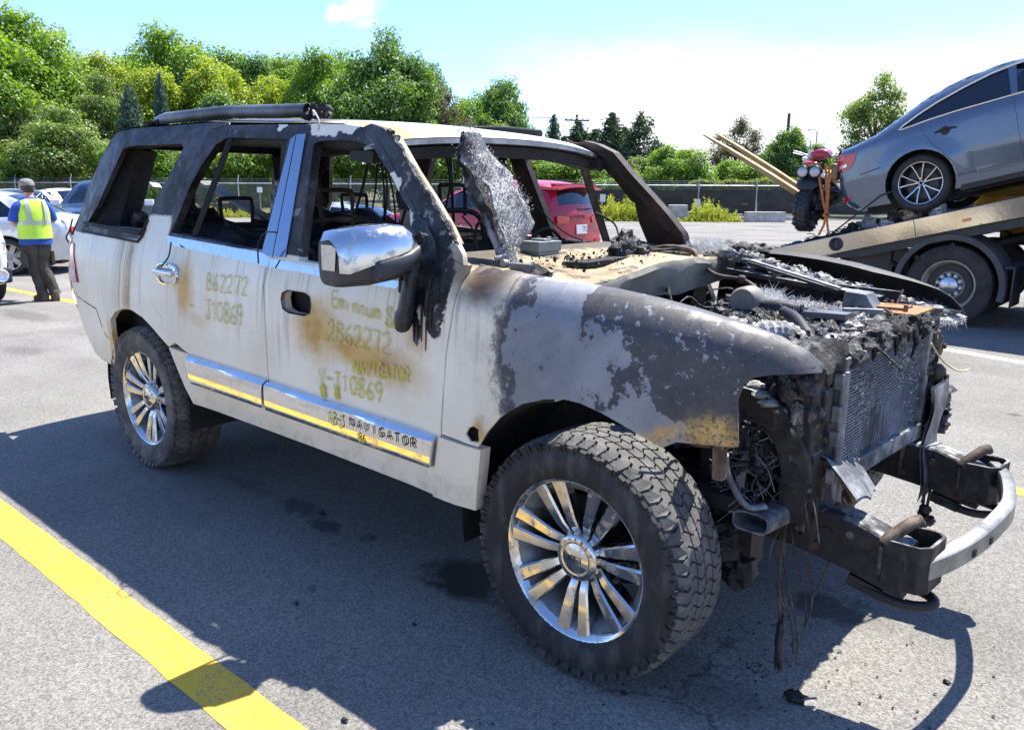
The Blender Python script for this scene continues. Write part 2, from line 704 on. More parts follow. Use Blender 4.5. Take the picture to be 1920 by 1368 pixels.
def road_paint(name, col, wear=0.5):
    n = NT(name)
    chips = n.noise(55.0, 5, 0.75)
    big = n.noise(3.0, 3, 0.6)
    w = n.mr(n.add(n.mul(chips, 0.75), n.mul(big, 0.35)), 0.62 + 0.12 * (1 - wear), 0.72 + 0.12 * (1 - wear))
    g = n.noise(300.0, 2, 0.6)
    cell = n.xyz(n.voro(150.0, out='Color'))[0]
    w = n.mx(w, n.mul(n.mr(cell, .86, .93), n.mr(n.noise(6.0, 4, .65), .38, .62)))
    cr_ = n.mr(n.m1('ABSOLUTE', n.sub(n.noise(2.4, 5, .7), .5)), .006, .0)
    w = n.mx(w, n.mul(cr_, .8))
    c = n.mix(n.mr(g, 0.3, 0.7), tuple(v * 0.86 for v in col), col)
    c = n.mix(n.mul(w, 0.75), c, (0.15, 0.14, 0.12))
    c = n.mix(n.mul(n.mr(n.noise(1.7, 5, .65), .45, .7), .22), c, (0.22, 0.18, 0.11))
    n.bsdf(c, 0.75, 0, n.bump(n.voro(150.0), 0.35, 0.005))
    return n.m


M = {}
M['asphalt'] = asphalt()
M['yellow_paint'] = road_paint('yellow_paint', (0.70, 0.43, 0.035), 0.45)
M['white_paint'] = road_paint('white_paint', (0.74, 0.74, 0.70), 0.5)
M['far_paint'] = road_paint('faded_paint', (0.40, 0.39, 0.36), 0.8)
M['earth'] = simple('earth', (0.09, 0.085, 0.04), 0.95, var=0.4, vscale=0.4, bump=0.6, bscale=3)

FENCE_A = Vector((-24.18, 33.57, 0))
FENCE_D = Vector((7.71, 6.53, 0)).normalized()
FENCE_N = Vector((-FENCE_D.y, FENCE_D.x, 0))     # away from the lot


def FP(s, off=0.0):
    return FENCE_A + FENCE_D * s + FENCE_N * off


MB().box((0, 0, -0.55), (1600, 1600, 1.0)).build('ground', M['earth'])['kind'] = 'structure'
edge = [FP(-90, -0.6), FP(90, -0.6), Vector((80, -60, 0)), Vector((-90, -90, 0))]
o = MB().prism([(p.x, p.y) for p in edge], -0.05, 0.0, 'z').build('parking_lot', M['asphalt'])
tag(o, kind='structure')
# a low hill carries the wood on the left
hb = MB()
rows = []
for i in range(25):
    s = -75 + i * 6
    row = []
    for j in range(9):
        q = FP(s, 3 + j * 9)
        hgt = 3.4 * max(0, min(1, (20 - s) / 60)) * min(1, j / 4) * (0.8 + 0.2 * sin(s * 0.3 + j))
        row.append((q.x, q.y, -0.04 + hgt))
    rows.append(row)
hb.loft(rows, cap=False, closed=False)
tag(hb.build('hill', M['earth'], smooth=180), kind='structure')


def stripe(name, a, b, w, mat, z=0.0018, label=None):
    a, b = Vector(a), Vector(b)
    d = (b - a).normalized()
    s_ = Vector((-d.y, d.x)) * w / 2
    m = MB()
    k = 160
    L, R = [], []
    rr = random.Random(hash((round(a.x, 2), round(a.y, 2))) % 999)
    for i in range(k + 1):
        p = a + (b - a) * i / k
        L.append((p.x + s_.x * rr.uniform(.95, 1.05), p.y + s_.y * rr.uniform(.95, 1.05), z))
        R.append((p.x - s_.x * rr.uniform(.95, 1.05), p.y - s_.y * rr.uniform(.95, 1.05), z))
    m.add(L + R, [(i, i + 1, k + 2 + i, k + 1 + i) for i in range(k)])
    o = m.build(name, mat)
    tag(o, kind='structure')
    return o


stripe('yellow_parking_line', (-12.5, -1.80), (4.0, -1.795), 0.158, M['yellow_paint'])
stripe('yellow_parking_line', (-13.5, 1.20), (5.5, 2.17), 0.13, M['yellow_paint'])
stripe('white_lane_line', (-3.2, 6.75), (6.0, 4.05), 0.13, M['white_paint'])
for k, (s0, s1, off) in enumerate(((2, 26, -6.5), (-2, 30, -10.5), (0, 34, -15), (-6, 30, -19.5), (-3, 32, -3.5))):
    a, b = FP(s0, off), FP(s1, off)
    stripe('faded_lane_line', (a.x, a.y), (b.x, b.y), 0.16, M['far_paint'])


# ------------------------------------------------------------------ vegetation
def leaf_mat(name, c1, c2, trans=0.52, tr_col=None, vs=0.35):
    n = NT(name)
    g = n.node('ShaderNodeNewGeometry').outputs['Random Per Island']
    big = n.noise(vs, 3, 0.6)
    f = n.add(n.mul(g, 0.6), n.mul(n.mr(big, 0.3, 0.7), 0.4))
    col = n.mix(f, c1, c2)
    d = n.node('ShaderNodeBsdfDiffuse')
    n.put(d.inputs[0], col)
    t = n.node('ShaderNodeBsdfTranslucent')
    tc = tr_col or (1.5, 1.5, 0.6)
    vm = n.node('ShaderNodeVectorMath', operation='MULTIPLY')
    n.put(vm.inputs[0], col)
    vm.inputs[1].default_value = tc
    n.put(t.inputs[0], vm.outputs[0])
    gl = n.node('ShaderNodeBsdfGlossy')
    gl.inputs['Roughness'].default_value = 0.45
    gl.inputs['Color'].default_value = (0.8, 0.85, 0.8, 1)
    mx_ = n.node('ShaderNodeMixShader')
    mx_.inputs[0].default_value = trans
    n.t.links.new(d.outputs[0], mx_.inputs[1])
    n.t.links.new(t.outputs[0], mx_.inputs[2])
    m2 = n.node('ShaderNodeMixShader')
    m2.inputs[0].default_value = 0.05
    n.t.links.new(mx_.outputs[0], m2.inputs[1])
    n.t.links.new(gl.outputs[0], m2.inputs[2])
    n.t.links.new(m2.outputs[0], n.out.inputs['Surface'])
    return n.m


M['leaf_maple'] = leaf_mat('leaf_maple', (0.11, 0.19, 0.02), (0.21, 0.35, 0.03))
M['leaf_yellow'] = leaf_mat('leaf_yellow', (0.18, 0.25, 0.018), (0.35, 0.43, 0.03))
M['leaf_dark'] = leaf_mat('leaf_dark', (0.075, 0.145, 0.03), (0.14, 0.255, 0.045), 0.52)
M['leaf_willow'] = leaf_mat('leaf_willow', (0.11, 0.175, 0.04), (0.22, 0.30, 0.08), 0.5)
M['leaf_vine'] = leaf_mat('leaf_vine', (0.10, 0.15, 0.015), (0.25, 0.30, 0.03), 0.5)
M['leaf_brown'] = leaf_mat('leaf_brown', (0.07, 0.075, 0.035), (0.15, 0.14, 0.07), 0.35)
M['needle_blue'] = leaf_mat('needle_blue', (0.05, 0.095, 0.07), (0.12, 0.19, 0.145), 0.25)
M['needle_green'] = leaf_mat('needle_green', (0.03, 0.06, 0.028), (0.085, 0.135, 0.065), 0.22)
M['weed'] = leaf_mat('weed', (0.17, 0.23, 0.02), (0.44, 0.44, 0.06), 0.5)
M['bark'] = simple('bark', (0.075, 0.06, 0.045), 0.95, var=0.35, vscale=5, bump=0.6, bscale=14)
M['bark_grey'] = simple('bark_grey', (0.17, 0.15, 0.13), 0.95, var=0.3, vscale=5)


def leaf_quad(V, F, p, nrm, size, rnd, asp=0.62):
    t = nrm.orthogonal().normalized()
    t = Matrix.Rotation(rnd.uniform(0, 6.283), 3, nrm) @ t
    b = nrm.cross(t)
    k = len(V)
    V.append(p + t * size * 0.5)
    V.append(p + b * size * asp * 0.5 + nrm * size * 0.10)
    V.append(p - t * size * 0.5)
    V.append(p - b * size * asp * 0.5 + nrm * size * 0.10)
    F.append((k, k + 1, k + 2, k + 3))


def rand_dir(rnd):
    z = rnd.uniform(-1, 1)
    a = rnd.uniform(0, 6.283)
    r = sqrt(max(0, 1 - z * z))
    return Vector((r * cos(a), r * sin(a), z))


def broadleaf(name, label, H, W, mat, seed, n_leaf=9000, leaf=0.30, low=0.12, n_blob=34, open_=0.0, bark='bark', shape=1.0):
    """trunk, limbs and a crown of separate leaves gathered in clumps"""
    rnd = random.Random(seed)
    root = thing(name, label, 'tree', group='trees beyond the fence')
    tb = MB()
    th = H * 0.75
    lean = rnd.uniform(-.04, .04)
    trunk = [(lean * t * th * t, rnd.uniform(-.1, .1) * t, t * th - 0.1 * (t == 0)) for t in (0, .15, .35, .6, .8, 1)]
    r0 = 0.022 * H + 0.05
    tb.tube(trunk, [r0 * 1.3, r0, r0 * .8, r0 * .55, r0 * .32, r0 * .1], 8)
    zc = H * (low + 1) / 2
    hz = H * (1 - low) / 2
    blobs = []
    for i in range(n_blob):
        for _ in range(30):
            d = rand_dir(rnd)
            rr = rnd.uniform(0.35, 1.0) ** 0.6
            # fuller below the middle, narrowing towards the top
            zz = d.z * rr
            wid = (1 - max(0, zz) ** 2 * 0.55 * shape) * (0.9 + 0.1 * zz)
            p = Vector((d.x * rr * W / 2 * wid, d.y * rr * W / 2 * wid, zc + zz * hz))
            if all((p - b[0]).length > 0.10 * W for b in blobs):
                break
        rad = rnd.uniform(0.13, 0.23) * W * (0.8 + 0.4 * (1 - abs(zz)))
        p.x *= (1 - rad / W * 0.75)
        p.y *= (1 - rad / W * 0.75)
        p.z = zc + (p.z - zc) * (1 - rad * 0.55 / hz)
        blobs.append((p, rad))
        if i % 2 == 0:
            s_ = trunk[2 if p.z < zc else 3]
            mid = (Vector(s_) + p) / 2 + Vector((0, 0, 0.1 * (p - Vector(s_)).length))
            tb.tube(catmull([tuple(s_), tuple(mid), tuple(p)], 2), [r0 * .34, r0 * .26, r0 * .2, r0 * .13, r0 * .06], 5, cap=False)
    tb.build('trunk', M[bark], root, smooth=60)
    V, F = [], []
    tot = sum(b[1] ** 2 for b in blobs)
    for (c, rad) in blobs:
        k = int(n_leaf * rad * rad / tot)
        squ = rnd.uniform(0.6, 0.9)
        for _ in range(k):
            d = rand_dir(rnd)
            if d.z < -0.35 and rnd.random() < 0.5:
                d.z = -d.z
            # uneven shell: sprays stick out of the clump
            bump_ = 0.82 + 0.18 * sin(d.x * 5 + c.x * 3) * sin(d.y * 5 + c.y * 2) + 0.12 * sin(d.z * 7 + c.z)
            r = rad * bump_ * (rnd.random() ** (0.38 + open_))
            p = c + Vector((d.x * r, d.y * r, d.z * r * squ))
            if rnd.random() < 0.07:
                p += d * rnd.uniform(0, 0.22) * rad
            nr = (d * 0.6 + Vector((0, 0, 0.7)) + rand_dir(rnd) * 0.8).normalized()
            leaf_quad(V, F, p, nr, leaf * rnd.uniform(0.6, 1.25), rnd)
    MB().add(V, F).build('crown', mat, root, fix=False)
    return root


def conifer(name, label, H, W, mat, seed, n_tier=17, bare=0.0, leaf=0.42):
    rnd = random.Random(seed)
    root = thing(name, label, 'tree', group='conifers beyond the fence')
    tb = MB()
    r0 = 0.016 * H + .04
    tb.tube([(0, 0, -.1), (0.02, 0, H * .5), (0, 0, H)], [r0, r0 * .6, .02], 7)
    V, F = [], []
    for i in range(n_tier):
        t = i / (n_tier - 1)
        z = H * (0.08 + 0.90 * t)
        R = W / 2 * (1 - t) ** 0.62 * rnd.uniform(0.8, 1.12) + 0.12
        nb = max(4, int(11 * (1 - t) + 4))
        for k in range(nb):
            a = 2 * pi * (k + rnd.uniform(-.3, .3)) / nb + i * 1.3
            L = R * rnd.uniform(0.75, 1.1)
            dz = -0.18 * L + 0.30 * L * t
            tip = Vector((cos(a) * L, sin(a) * L, z + dz))
            s_ = Vector((0, 0, z))
            tb.tube([s_, (s_ + tip) / 2 + Vector((0, 0, 0.04 * L)), tip], [.035, .025, .01], 4, cap=False)
            if rnd.random() < bare:
                for q in range(5):
                    f = rnd.uniform(.3, 1)
                    p = s_.lerp(tip, f)
                    tb.tube([p, p + rand_dir(rnd) * 0.45], [.014, .005], 3, cap=False)
                continue
            m = int(10 + 34 * L)
            for q in range(m):
                f = rnd.uniform(0.12, 1.06)
                p = s_.lerp(tip, f) + Vector((rnd.gauss(0, .15), rnd.gauss(0, .15), rnd.gauss(-.02, .19))) * (0.7 + 0.3 * L)
                nr = (Vector((0, 0, .6)) + rand_dir(rnd)).normalized()
                leaf_quad(V, F, p, nr, leaf * rnd.uniform(.6, 1.2), rnd, 0.36)
    tb.build('trunk', M['bark_grey'] if bare else M['bark'], root, smooth=60)
    MB().add(V, F).build('crown', mat, root, fix=False)
    return root


def bare_shrub(name, label, H, seed):
    rnd = random.Random(seed)
    root = thing(name, label, 'shrub')
    tb = MB()
    def grow(p, d, L, r, lv):
        q = p + d * L
        tb.tube([p, p.lerp(q, .5) + rand_dir(rnd) * L * .06, q], [r, r * .8, r * .55], 4, cap=False)
        if lv:
            for _ in range(3):
                grow(p.lerp(q, rnd.uniform(.55, 1)), (d + rand_dir(rnd) * .55).normalized(), L * rnd.uniform(.55, .8), r * .55, lv - 1)
    for k in range(7):
        a = k * 0.9
        grow(Vector((0, 0, 0)), Vector((cos(a) * .4, sin(a) * .4, 1)).normalized(), H * .42, .035, 3)
    tb.build('branches', M['bark_grey'], root)
    return root


protos = {
    'maple': lambda l: broadleaf('maple_tree', l, 12, 11, M['leaf_maple'], 11, 36000, .27, .08, 46),
    'maple_b': lambda l: broadleaf('maple_tree', l, 12, 9, M['leaf_maple'], 27, 32000, .26, .08, 44),
    'yellow': lambda l: broadleaf('ash_tree', l, 11, 8, M['leaf_yellow'], 33, 30000, .25, .08, 40),
    'round': lambda l: broadleaf('round_tree', l, 10, 9, M['leaf_dark'], 45, 42000, .23, .05, 48, shape=.7),
    'willow': lambda l: broadleaf('willow_tree', l, 7, 7, M['leaf_willow'], 51, 30000, .20, .0, 40, shape=.8),
    'bush': lambda l: broadleaf('bushy_tree', l, 6, 7, M['leaf_maple'], 66, 30000, .21, .0, 36, shape=.6),
    'open': lambda l: broadleaf('open_tree', l, 9, 6.5, M['leaf_willow'], 72, 18000, .21, .06, 40, open_=.2),
    'brown': lambda l: broadleaf('thin_tree', l, 8, 7, M['leaf_brown'], 83, 12000, .20, .08, 30, open_=.4),
    'dark': lambda l: broadleaf('dense_tree', l, 9, 8, M['leaf_dark'], 94, 30000, .25, .03, 40),
    'spruce': lambda l: conifer('spruce_tree', l, 9, 4.6, M['needle_blue'], 5, 24),
    'pine': lambda l: conifer('pine_tree', l, 9, 5.0, M['needle_green'], 9, 22, .08),
    'bare': lambda l: conifer('half_bare_pine', l, 9, 5.0, M['needle_green'], 19, 20, .5),
}
SIZE = {'maple': (12, 11), 'maple_b': (12, 9), 'yellow': (11, 8), 'round': (10, 9), 'willow': (7, 7), 'bush': (6, 7), 'open': (9, 6.5),
        'brown': (8, 7), 'dark': (9, 8), 'spruce': (9, 4.6), 'pine': (9, 5), 'bare': (9, 5)}
made = {}
# kind, column, top row, width in columns, distance, label
TREES = [
    ('maple', -40, 15, 300, 50, 'tall broad maple at the left end of the wood, cut by the picture edge'),
    ('maple_b', 85, 22, 230, 55, 'tallest maple of the wood, above the man in the yellow vest'),
    ('maple', 165, 95, 170, 66, 'maple behind, filling the dip right of the tallest maple'),
    ('yellow', 215, 95, 150, 60, 'yellow-green ash right of the tallest maple'),
    ('maple_b', 345, 52, 195, 62, 'high-topped maple above the rear half of the burnt roof'),
    ('yellow', 300, 120, 150, 56, 'yellow-green ash in front of the high-topped maple'),
    ('yellow', 425, 102, 150, 60, 'yellow-green ash right of the high-topped maple'),
    ('dark', 490, 105, 130, 68, 'dull dark tree standing back behind the yellow-green ashes'),
    ('yellow', 530, 135, 140, 58, 'lower yellow-green ash left of the round dark tree group'),
    ('maple_b', 600, 90, 150, 57, 'bright slender maple touching the round dense tree on its left side'),
    ('round', 725, 78, 225, 52, 'large round dense tree above the front of the burnt roof'),
    ('brown', 838, 158, 120, 58, 'thin brownish-green tree right of the round dense tree'),
    ('dark', 935, 143, 135, 60, 'dark tree ending the wood against the white cloud'),
    ('maple', 262, 88, 200, 70, 'maple standing back between the tallest maple and the high-topped one'),
    ('maple_b', 432, 92, 190, 71, 'maple standing back right of the high-topped maple'),
    ('maple', 510, 108, 200, 72, 'broad maple standing back in the middle of the wood'),
    ('maple_b', 570, 100, 170, 70, 'maple standing back left of the bright slender maple'),
    ('maple', 655, 96, 180, 68, 'maple standing back between the slender maple and the round dense tree'),
    ('dark', 800, 118, 130, 64, 'dull dark tree standing back behind the round dense tree'),
    ('maple', 890, 168, 170, 66, 'low maple standing back left of the dark end tree'),
    ('yellow', 665, 230, 130, 50, 'small yellow-green tree seen through the front door window'),
    ('dark', 445, 175, 190, 52, 'dense tree low behind the roof rail'),
    ('bush', 590, 215, 170, 48, 'leafy bush behind the fence, seen through the side windows'),
    ('willow', 215, 145, 150, 53, 'greyish willow between the ash and the blue spruces'),
    ('willow', 135, 205, 215, 47, 'big pale willow bush behind the man in the vest'),
    ('bush', 10, 285, 150, 46, 'low leafy bush at the left edge by the fence'),
    ('dark', 40, 170, 210, 52, 'dark-leaved tree under the tall maples'),
    ('bush', 350, 225, 180, 47, 'leafy bush seen through the rear door opening'),
    ('bush', 470, 235, 170, 48, 'leafy bush beside the middle pillar of the burnt car'),
    ('bush', 250, 262, 150, 46.5, 'leafy bush seen through the rear quarter window'),
    ('bush', 815, 235, 190, 47, 'leafy bush above the red car'),
    ('willow', 930, 232, 150, 48, 'pale leafy tree behind the hanging fibre panel'),
    ('yellow', 985, 255, 90, 49, 'small yellow-green tree above the spoiler of the red car'),
    ('bush', 1270, 265, 150, 47, 'rounded green bush behind the concrete block'),
    ('brown', 1372, 218, 120, 52, 'thin tree with a brown top behind the raised forks'),
    ('bush', 1375, 288, 150, 48, 'dense green bush under the brown-topped tree'),
    ('dark', 1462, 232, 105, 51, 'dark pointed tree beside the utility pole, left of the scooter'),
    ('dark', 1530, 262, 90, 52, 'small dark tree behind the scooter handlebar'),
    ('open', 1628, 140, 150, 50, 'airy tree standing alone above the boot of the grey car'),
    ('dark', 1600, 262, 150, 56, 'low tree mass behind the boot of the grey car'),
    ('dark', 1760, 290, 220, 60, 'low trees hidden behind the wheel of the grey car'),
    ('spruce', 262, 178, 92, 49, 'blue spruce left of the roof rail'),
    ('spruce', 320, 160, 60, 51, 'slim blue spruce behind the roof rail end'),
    ('spruce', 1036, 226, 66, 58, 'small spruce tip above the windscreen header'),
    ('pine', 1082, 236, 120, 55, 'dark pine below the cross-armed utility pole'),
    ('pine', 1143, 222, 112, 52, 'dark full pine right of the utility pole'),
    ('pine', 1112, 250, 120, 54, 'broad dark pine filling in between the taller conifers'),
    ('pine', 1168, 246, 110, 55, 'dark pine between the full pine and the half bare one'),
    ('spruce', 1225, 268, 90, 53, 'low blue spruce right of the half bare pine'),
    ('pine', 1055, 262, 110, 54, 'dark pine low behind the far windscreen pillar'),
    ('bush', 1040, 285, 170, 48, 'leafy bush above the red car, seen through the windscreen opening'),
    ('bush', 1130, 300, 150, 47, 'leafy bush at the foot of the conifers'),
    ('willow', 1195, 292, 120, 48, 'pale bush at the foot of the half bare pine'),
    ('bare', 1193, 218, 125, 51, 'half bare grey pine, rightmost of the conifers'),
]
rt = random.Random(4)
for (kind, px, py, wpx, dep, lab) in TREES:
    H0, W0 = SIZE[kind]
    p = AT(px, dep)
    Ht = px_h(py, dep)
    Wt = wpx / 1499.76 * dep
    if kind not in made:
        t = protos[kind](lab)
        made[kind] = t
    else:
        t = copy_tree(made[kind])
    t['label'] = lab
    ground_z = -0.05
    t.location = (p.x, p.y, ground_z)
    t.rotation_euler = (0, 0, rt.uniform(0, 6.28))
    t.scale = (Wt / W0, Wt / W0, Ht / H0 * 1.02)
sh = bare_shrub('bare_shrub', 'leafless grey shrub poking out of the wood above the man', 5, 3)
p = AT(75, 49); sh.location = (p.x, p.y, 2.2)
sh2 = copy_tree(sh); sh2['label'] = 'tall leafless twigs above the green bush by the concrete block'
p = AT(1245, 49); sh2.location = (p.x, p.y, 0); sh2.scale = (.5, .5, 1.0); sh2.rotation_euler = (0, 0, 2)
for s_ in (sh, sh2): s_['group'] = 'leafless shrubs'


# ------------------------------------------------------------------ fence along the lot
M['galv'] = simple('galvanised', (0.42, 0.43, 0.44), 0.45, 0.7, var=0.2, vscale=3)
M['screen'] = simple('privacy_screen', (0.038, 0.036, 0.033), 0.9, var=0.3, vscale=1.2)
M['concrete'] = simple('concrete', (0.40, 0.38, 0.34), 0.9, var=0.25, vscale=3, bump=0.4, bscale=25)
M['wood_pole'] = simple('wood_pole', (0.10, 0.08, 0.065), 0.9, var=0.3, vscale=4)
M['wire'] = simple('wire', (0.38, 0.38, 0.38), 0.6)


def fence_run(s0, s1, label, screen, H=1.95, rail=1.78):
    root = thing('chain_link_fence', label, 'fence', tuple(FP(s0)), (0, 0, atan2(FENCE_D.y, FENCE_D.x)), 'fence along the far side of the lot')
    L = s1 - s0
    n = int(L / 3)
    for i in range(n + 1):
        x = L * i / n
        m = MB()
        m.tube([(x, 0, -.1), (x, 0, H)], .04, 8)
        m.tube([(x, 0, H), (x, .16, H + .28)], .018, 5)
        m.build('post', M['galv'], root, smooth=50)
    m = MB()
    m.tube([(0, 0, rail), (L, 0, rail)], .035, 6)
    m.build('rail', M['galv'], root, smooth=60)
    w = MB()
    pit = 0.11
    k = int((L + rail) / pit)
    for i in range(k):
        x0 = i * pit
        x1 = x0 + rail
        if x1 > L: break
        for (p, q) in (((x0, .05), (x1, rail)), ((x1, .05), (x0, rail))):
            w.add([(p[0], .045, p[1]), (p[0] + .007, .045, p[1]), (q[0] + .007, .045, q[1]), (q[0], .045, q[1])], [(0, 1, 2, 3)])
    o = w.build('chain_mesh', M['galv'], root, fix=False)
    o['kind'] = 'stuff'
    for h in (rail + .12, rail + .24):
        MB().tube([(0, .1, h), (L, .1, h)], .006, 3).build('barbed_wire', M['galv'], root)
    if screen:
        for i in range(n):
            x = L * i / n
            m = MB()
            q = []
            for a in range(7):
                xx = x + .06 + (L / n - .12) * a / 6
                q.append([(xx, -.055 + .02 * sin(a * 2.1 + i), .32), (xx, -.055 + .025 * sin(a * 1.7 + i * 2), .9), (xx, -.055, 1.55 + .02 * sin(a + i))])
            m.loft(q, cap=False, closed=False)
            m.build('screen_panel', M['screen'], root, smooth=180)
        MB().tube([(0, -.02, .82), (L, -.02, .82)], .025, 5).build('rail', M['galv'], root, smooth=60)
    return root


fence_run(-66, -4.5, 'long open chain link fence in front of the wood on the left', False)
fence_run(-4.2, 30, 'chain link fence hung with black privacy screen on the right', True)
# concrete blocks and weeds before the screened fence
M['weed_leaf'] = M['weed']


def conc_block(px, dep, L, H, D, lab, yaw=0.0):
    p = AT(px, dep)
    m = MB()
    m.prism([(-D / 2, -.02), (D / 2, -.02), (D / 2 * .93, H), (-D / 2 * .93, H)], -L / 2, L / 2, 'x')
    o = m.build('concrete_block', M['concrete'], bevel=.03)
    o.location = p
    o.rotation_euler = (0, 0, atan2(FENCE_D.y, FENCE_D.x) + yaw)
    tag(o, lab, 'concrete block', 'concrete barrier blocks by the fence')


conc_block(1433, 40.2, 1.95, .50, .6, 'long low concrete barrier block lying before the black fence screen', .05)
conc_block(1270, 41.3, .95, .80, .8, 'tall square concrete block just beyond the dark windscreen pillar', -.1)
conc_block(1298, 41.8, .55, .45, .5, 'small concrete block half hidden by weeds', .2)
conc_block(1395, 42.3, .7, .2, .4, 'flat concrete footing at the end of the weeds', 0)
conc_block(1478, 42.5, .8, .22, .4, 'flat concrete footing under the fence, left of the burnt tyre stack', 0)
rw = random.Random(8)
wm = MB()
V, F = [], []
for (px0, px1, dep, n_, h0, h1) in ((1100, 1140, 41.5, 240, .5, 1.1), (1140, 1215, 40.6, 620, .7, 1.35), (1205, 1260, 41.6, 220, .4, .8),
                                    (1296, 1350, 40.6, 420, .5, 1.25), (1335, 1378, 40.8, 260, .25, .7), (1090, 1390, 40.2, 500, .1, .3), (40, 800, 42.6, 1500, .2, .6)):
    for _ in range(n_):
        px = rw.uniform(px0, px1)
        p = AT(px, dep + rw.uniform(-.5, 1.2))
        H = rw.uniform(h0, h1) * (0.62 + 0.2 * sin(px * .21) + 0.3 * sin(px * .83 + dep))
        lean = rand_dir(rw) * .14 * H
        k = 9
        for j in range(k):
            f = (j + rw.random()) / k
            q = p + Vector((lean.x * f, lean.y * f, H * f))
            nr = (rand_dir(rw) + Vector((0, 0, .4))).normalized()
            leaf_quad(V, F, q, nr, rw.uniform(.10, .22), rw, .30)
wm.add(V, F)
tag(wm.build('weeds', M['weed'], fix=False), 'tall yellow-green weeds growing along the foot of the fence', 'weeds', kind='stuff')
# creeper on the top of the screened fence
V, F = [], []
for _ in range(5200):
    s_ = rw.uniform(4.8, 11.5)
    hh = 2.08 + .10 * sin(s_ * 2.3) * sin(s_ * 1.7)
    d = rand_dir(rw)
    p = FP(s_, .62 + d.y * .45) + Vector((0, 0, max(.2, hh - abs(rw.gauss(0, .38)))))
    leaf_quad(V, F, p, (rand_dir(rw) + Vector((0, 0, .6)) - FENCE_N * .5).normalized(), rw.uniform(.14, .28), rw, .8)
cv = thing('creeper_hedge', 'bright creeper hedge spilling over the black screened fence', 'hedge')
MB().add(V, F).build('foliage', M['leaf_vine'], cv, fix=False)
m = MB()
for i in range(12):
    p = FP(5.0 + i * .55, .7)
    m.tube([p - Vector((0, 0, .05)), p + Vector((.1, .1, 1.0)), p + Vector((-.1, .2, 1.9))], [.03, .025, .01], 5)
m.build('stem', M['bark'], cv)


# ------------------------------------------------------------------ poles and wires
def pole(px, dep, top_py, lab, cross=True, name='utility_pole'):
    p = AT(px, dep)
    H = px_h(top_py, dep)
    r = thing(name, lab, 'pole', (p.x, p.y, 0), (0, 0, atan2(CR.y, CR.x) + .25))
    MB().tube([(0, 0, -.3), (0, 0, H)], [.17, .11], 9).build('mast', M['wood_pole'], r, smooth=60)
    if cross:
        MB().box((0, -.1, H - .5), (2.3, .1, .12)).build('cross_arm', M['wood_pole'], r)
        for x in (-1.05, -.55, .55, 1.05):
            MB().lathe([(0, 0), (.05, 0), (.05, .06), (.03, .09), (.05, .12), (.02, .18), (0, .18)], 8, 'z', (x, -.1, H - .44)).build('insulator', M['galv'], r, smooth=60)
    return r, H, p


pa, HA, PA = pole(1078, 74, 222, 'wooden utility pole with a cross arm above the conifers')
pb, HB, PB = pole(1466, 64, 218, 'plain wooden utility pole rising out of the dark pointed tree', False)
for (px, dep, tp, lab) in ((1521, 90, 246, 'tall thin street lamp behind the scooter'), (1510, 100, 262, 'shorter thin street lamp left of the tall one')):
    p = AT(px, dep)
    H = px_h(tp, dep)
    r = thing('street_lamp', lab, 'street lamp', (p.x, p.y, 0), (0, 0, 2.6), 'street lamps beyond the fence')
    MB().tube([(0, 0, 0), (0, 0, H - .3), (.15, 0, H), (1.0, 0, H + .05)], [.1, .07, .05, .04], 7).build('mast', M['galv'], r, smooth=60)
    MB().box((1.2, 0, H + .04), (.7, .25, .12), taper=(.7, .7)).build('lamp_head', M['galv'], r, bevel=.02)
ws = thing('power_lines', 'sagging overhead power lines crossing in front of the wood', 'power line')
P0 = AT(-260, 52)
for k, (h0, h1, dx) in enumerate(((px_h(92, 52), HA - .3, .9), (px_h(97, 52), HA - .3, .3), (px_h(106, 52), HA - .35, -.9))):
    a = Vector((P0.x, P0.y, h0))
    b = Vector((PA.x, PA.y, h1)) + CR * dx
    pts = [a.lerp(b, t / 16) - Vector((0, 0, 1.1 * 4 * (t / 16) * (1 - t / 16))) for t in range(17)]
    MB().tube(pts, .028, 4).build('wire', M['wire'], ws)
for k in range(2):
    a = Vector((PA.x, PA.y, HA - .35 - k * .7)) + CR * .7
    b = AT(2300, 95) + Vector((0, 0, 13 - k * .8))
    pts = [a.lerp(b, t / 12) - Vector((0, 0, 1.0 * 4 * (t / 12) * (1 - t / 12))) for t in range(13)]
    MB().tube(pts, .02, 4).build('wire', M['wire'], ws)
lw = [AT(-200, 47) + Vector((0, 0, px_h(258, 47))), AT(90, 50) + Vector((0, 0, px_h(268, 50)))]
MB().tube(lw, .02, 4).build('wire', M['wire'], ws)
# small white notices on posts before the fence
M['sign_white'] = simple('sign_white', (0.7, 0.7, 0.68), .6)
for (px, dep, tp, bp, lab) in ((1129, 41.2, 364, 378, 'small white notice on a thin post behind the red car'), (1306, 41.0, 372, 388, 'small white notice on a thin post by the weeds'), (490, 42, 354, 364, 'small white notice seen through the rear door opening')):
    p = AT(px, dep)
    r = thing('notice_sign', lab, 'sign', (p.x, p.y, 0), (0, 0, atan2(CR.y, CR.x)), 'small white notices along the fence')
    z1, z0 = px_h(tp, dep), px_h(bp, dep)
    MB().tube([(0, .02, 0), (0, .02, z1)], .02, 5).build('post', M['galv'], r)
    MB().box((0, 0, (z0 + z1) / 2), (.28, .012, z1 - z0)).build('plate', M['sign_white'], r)

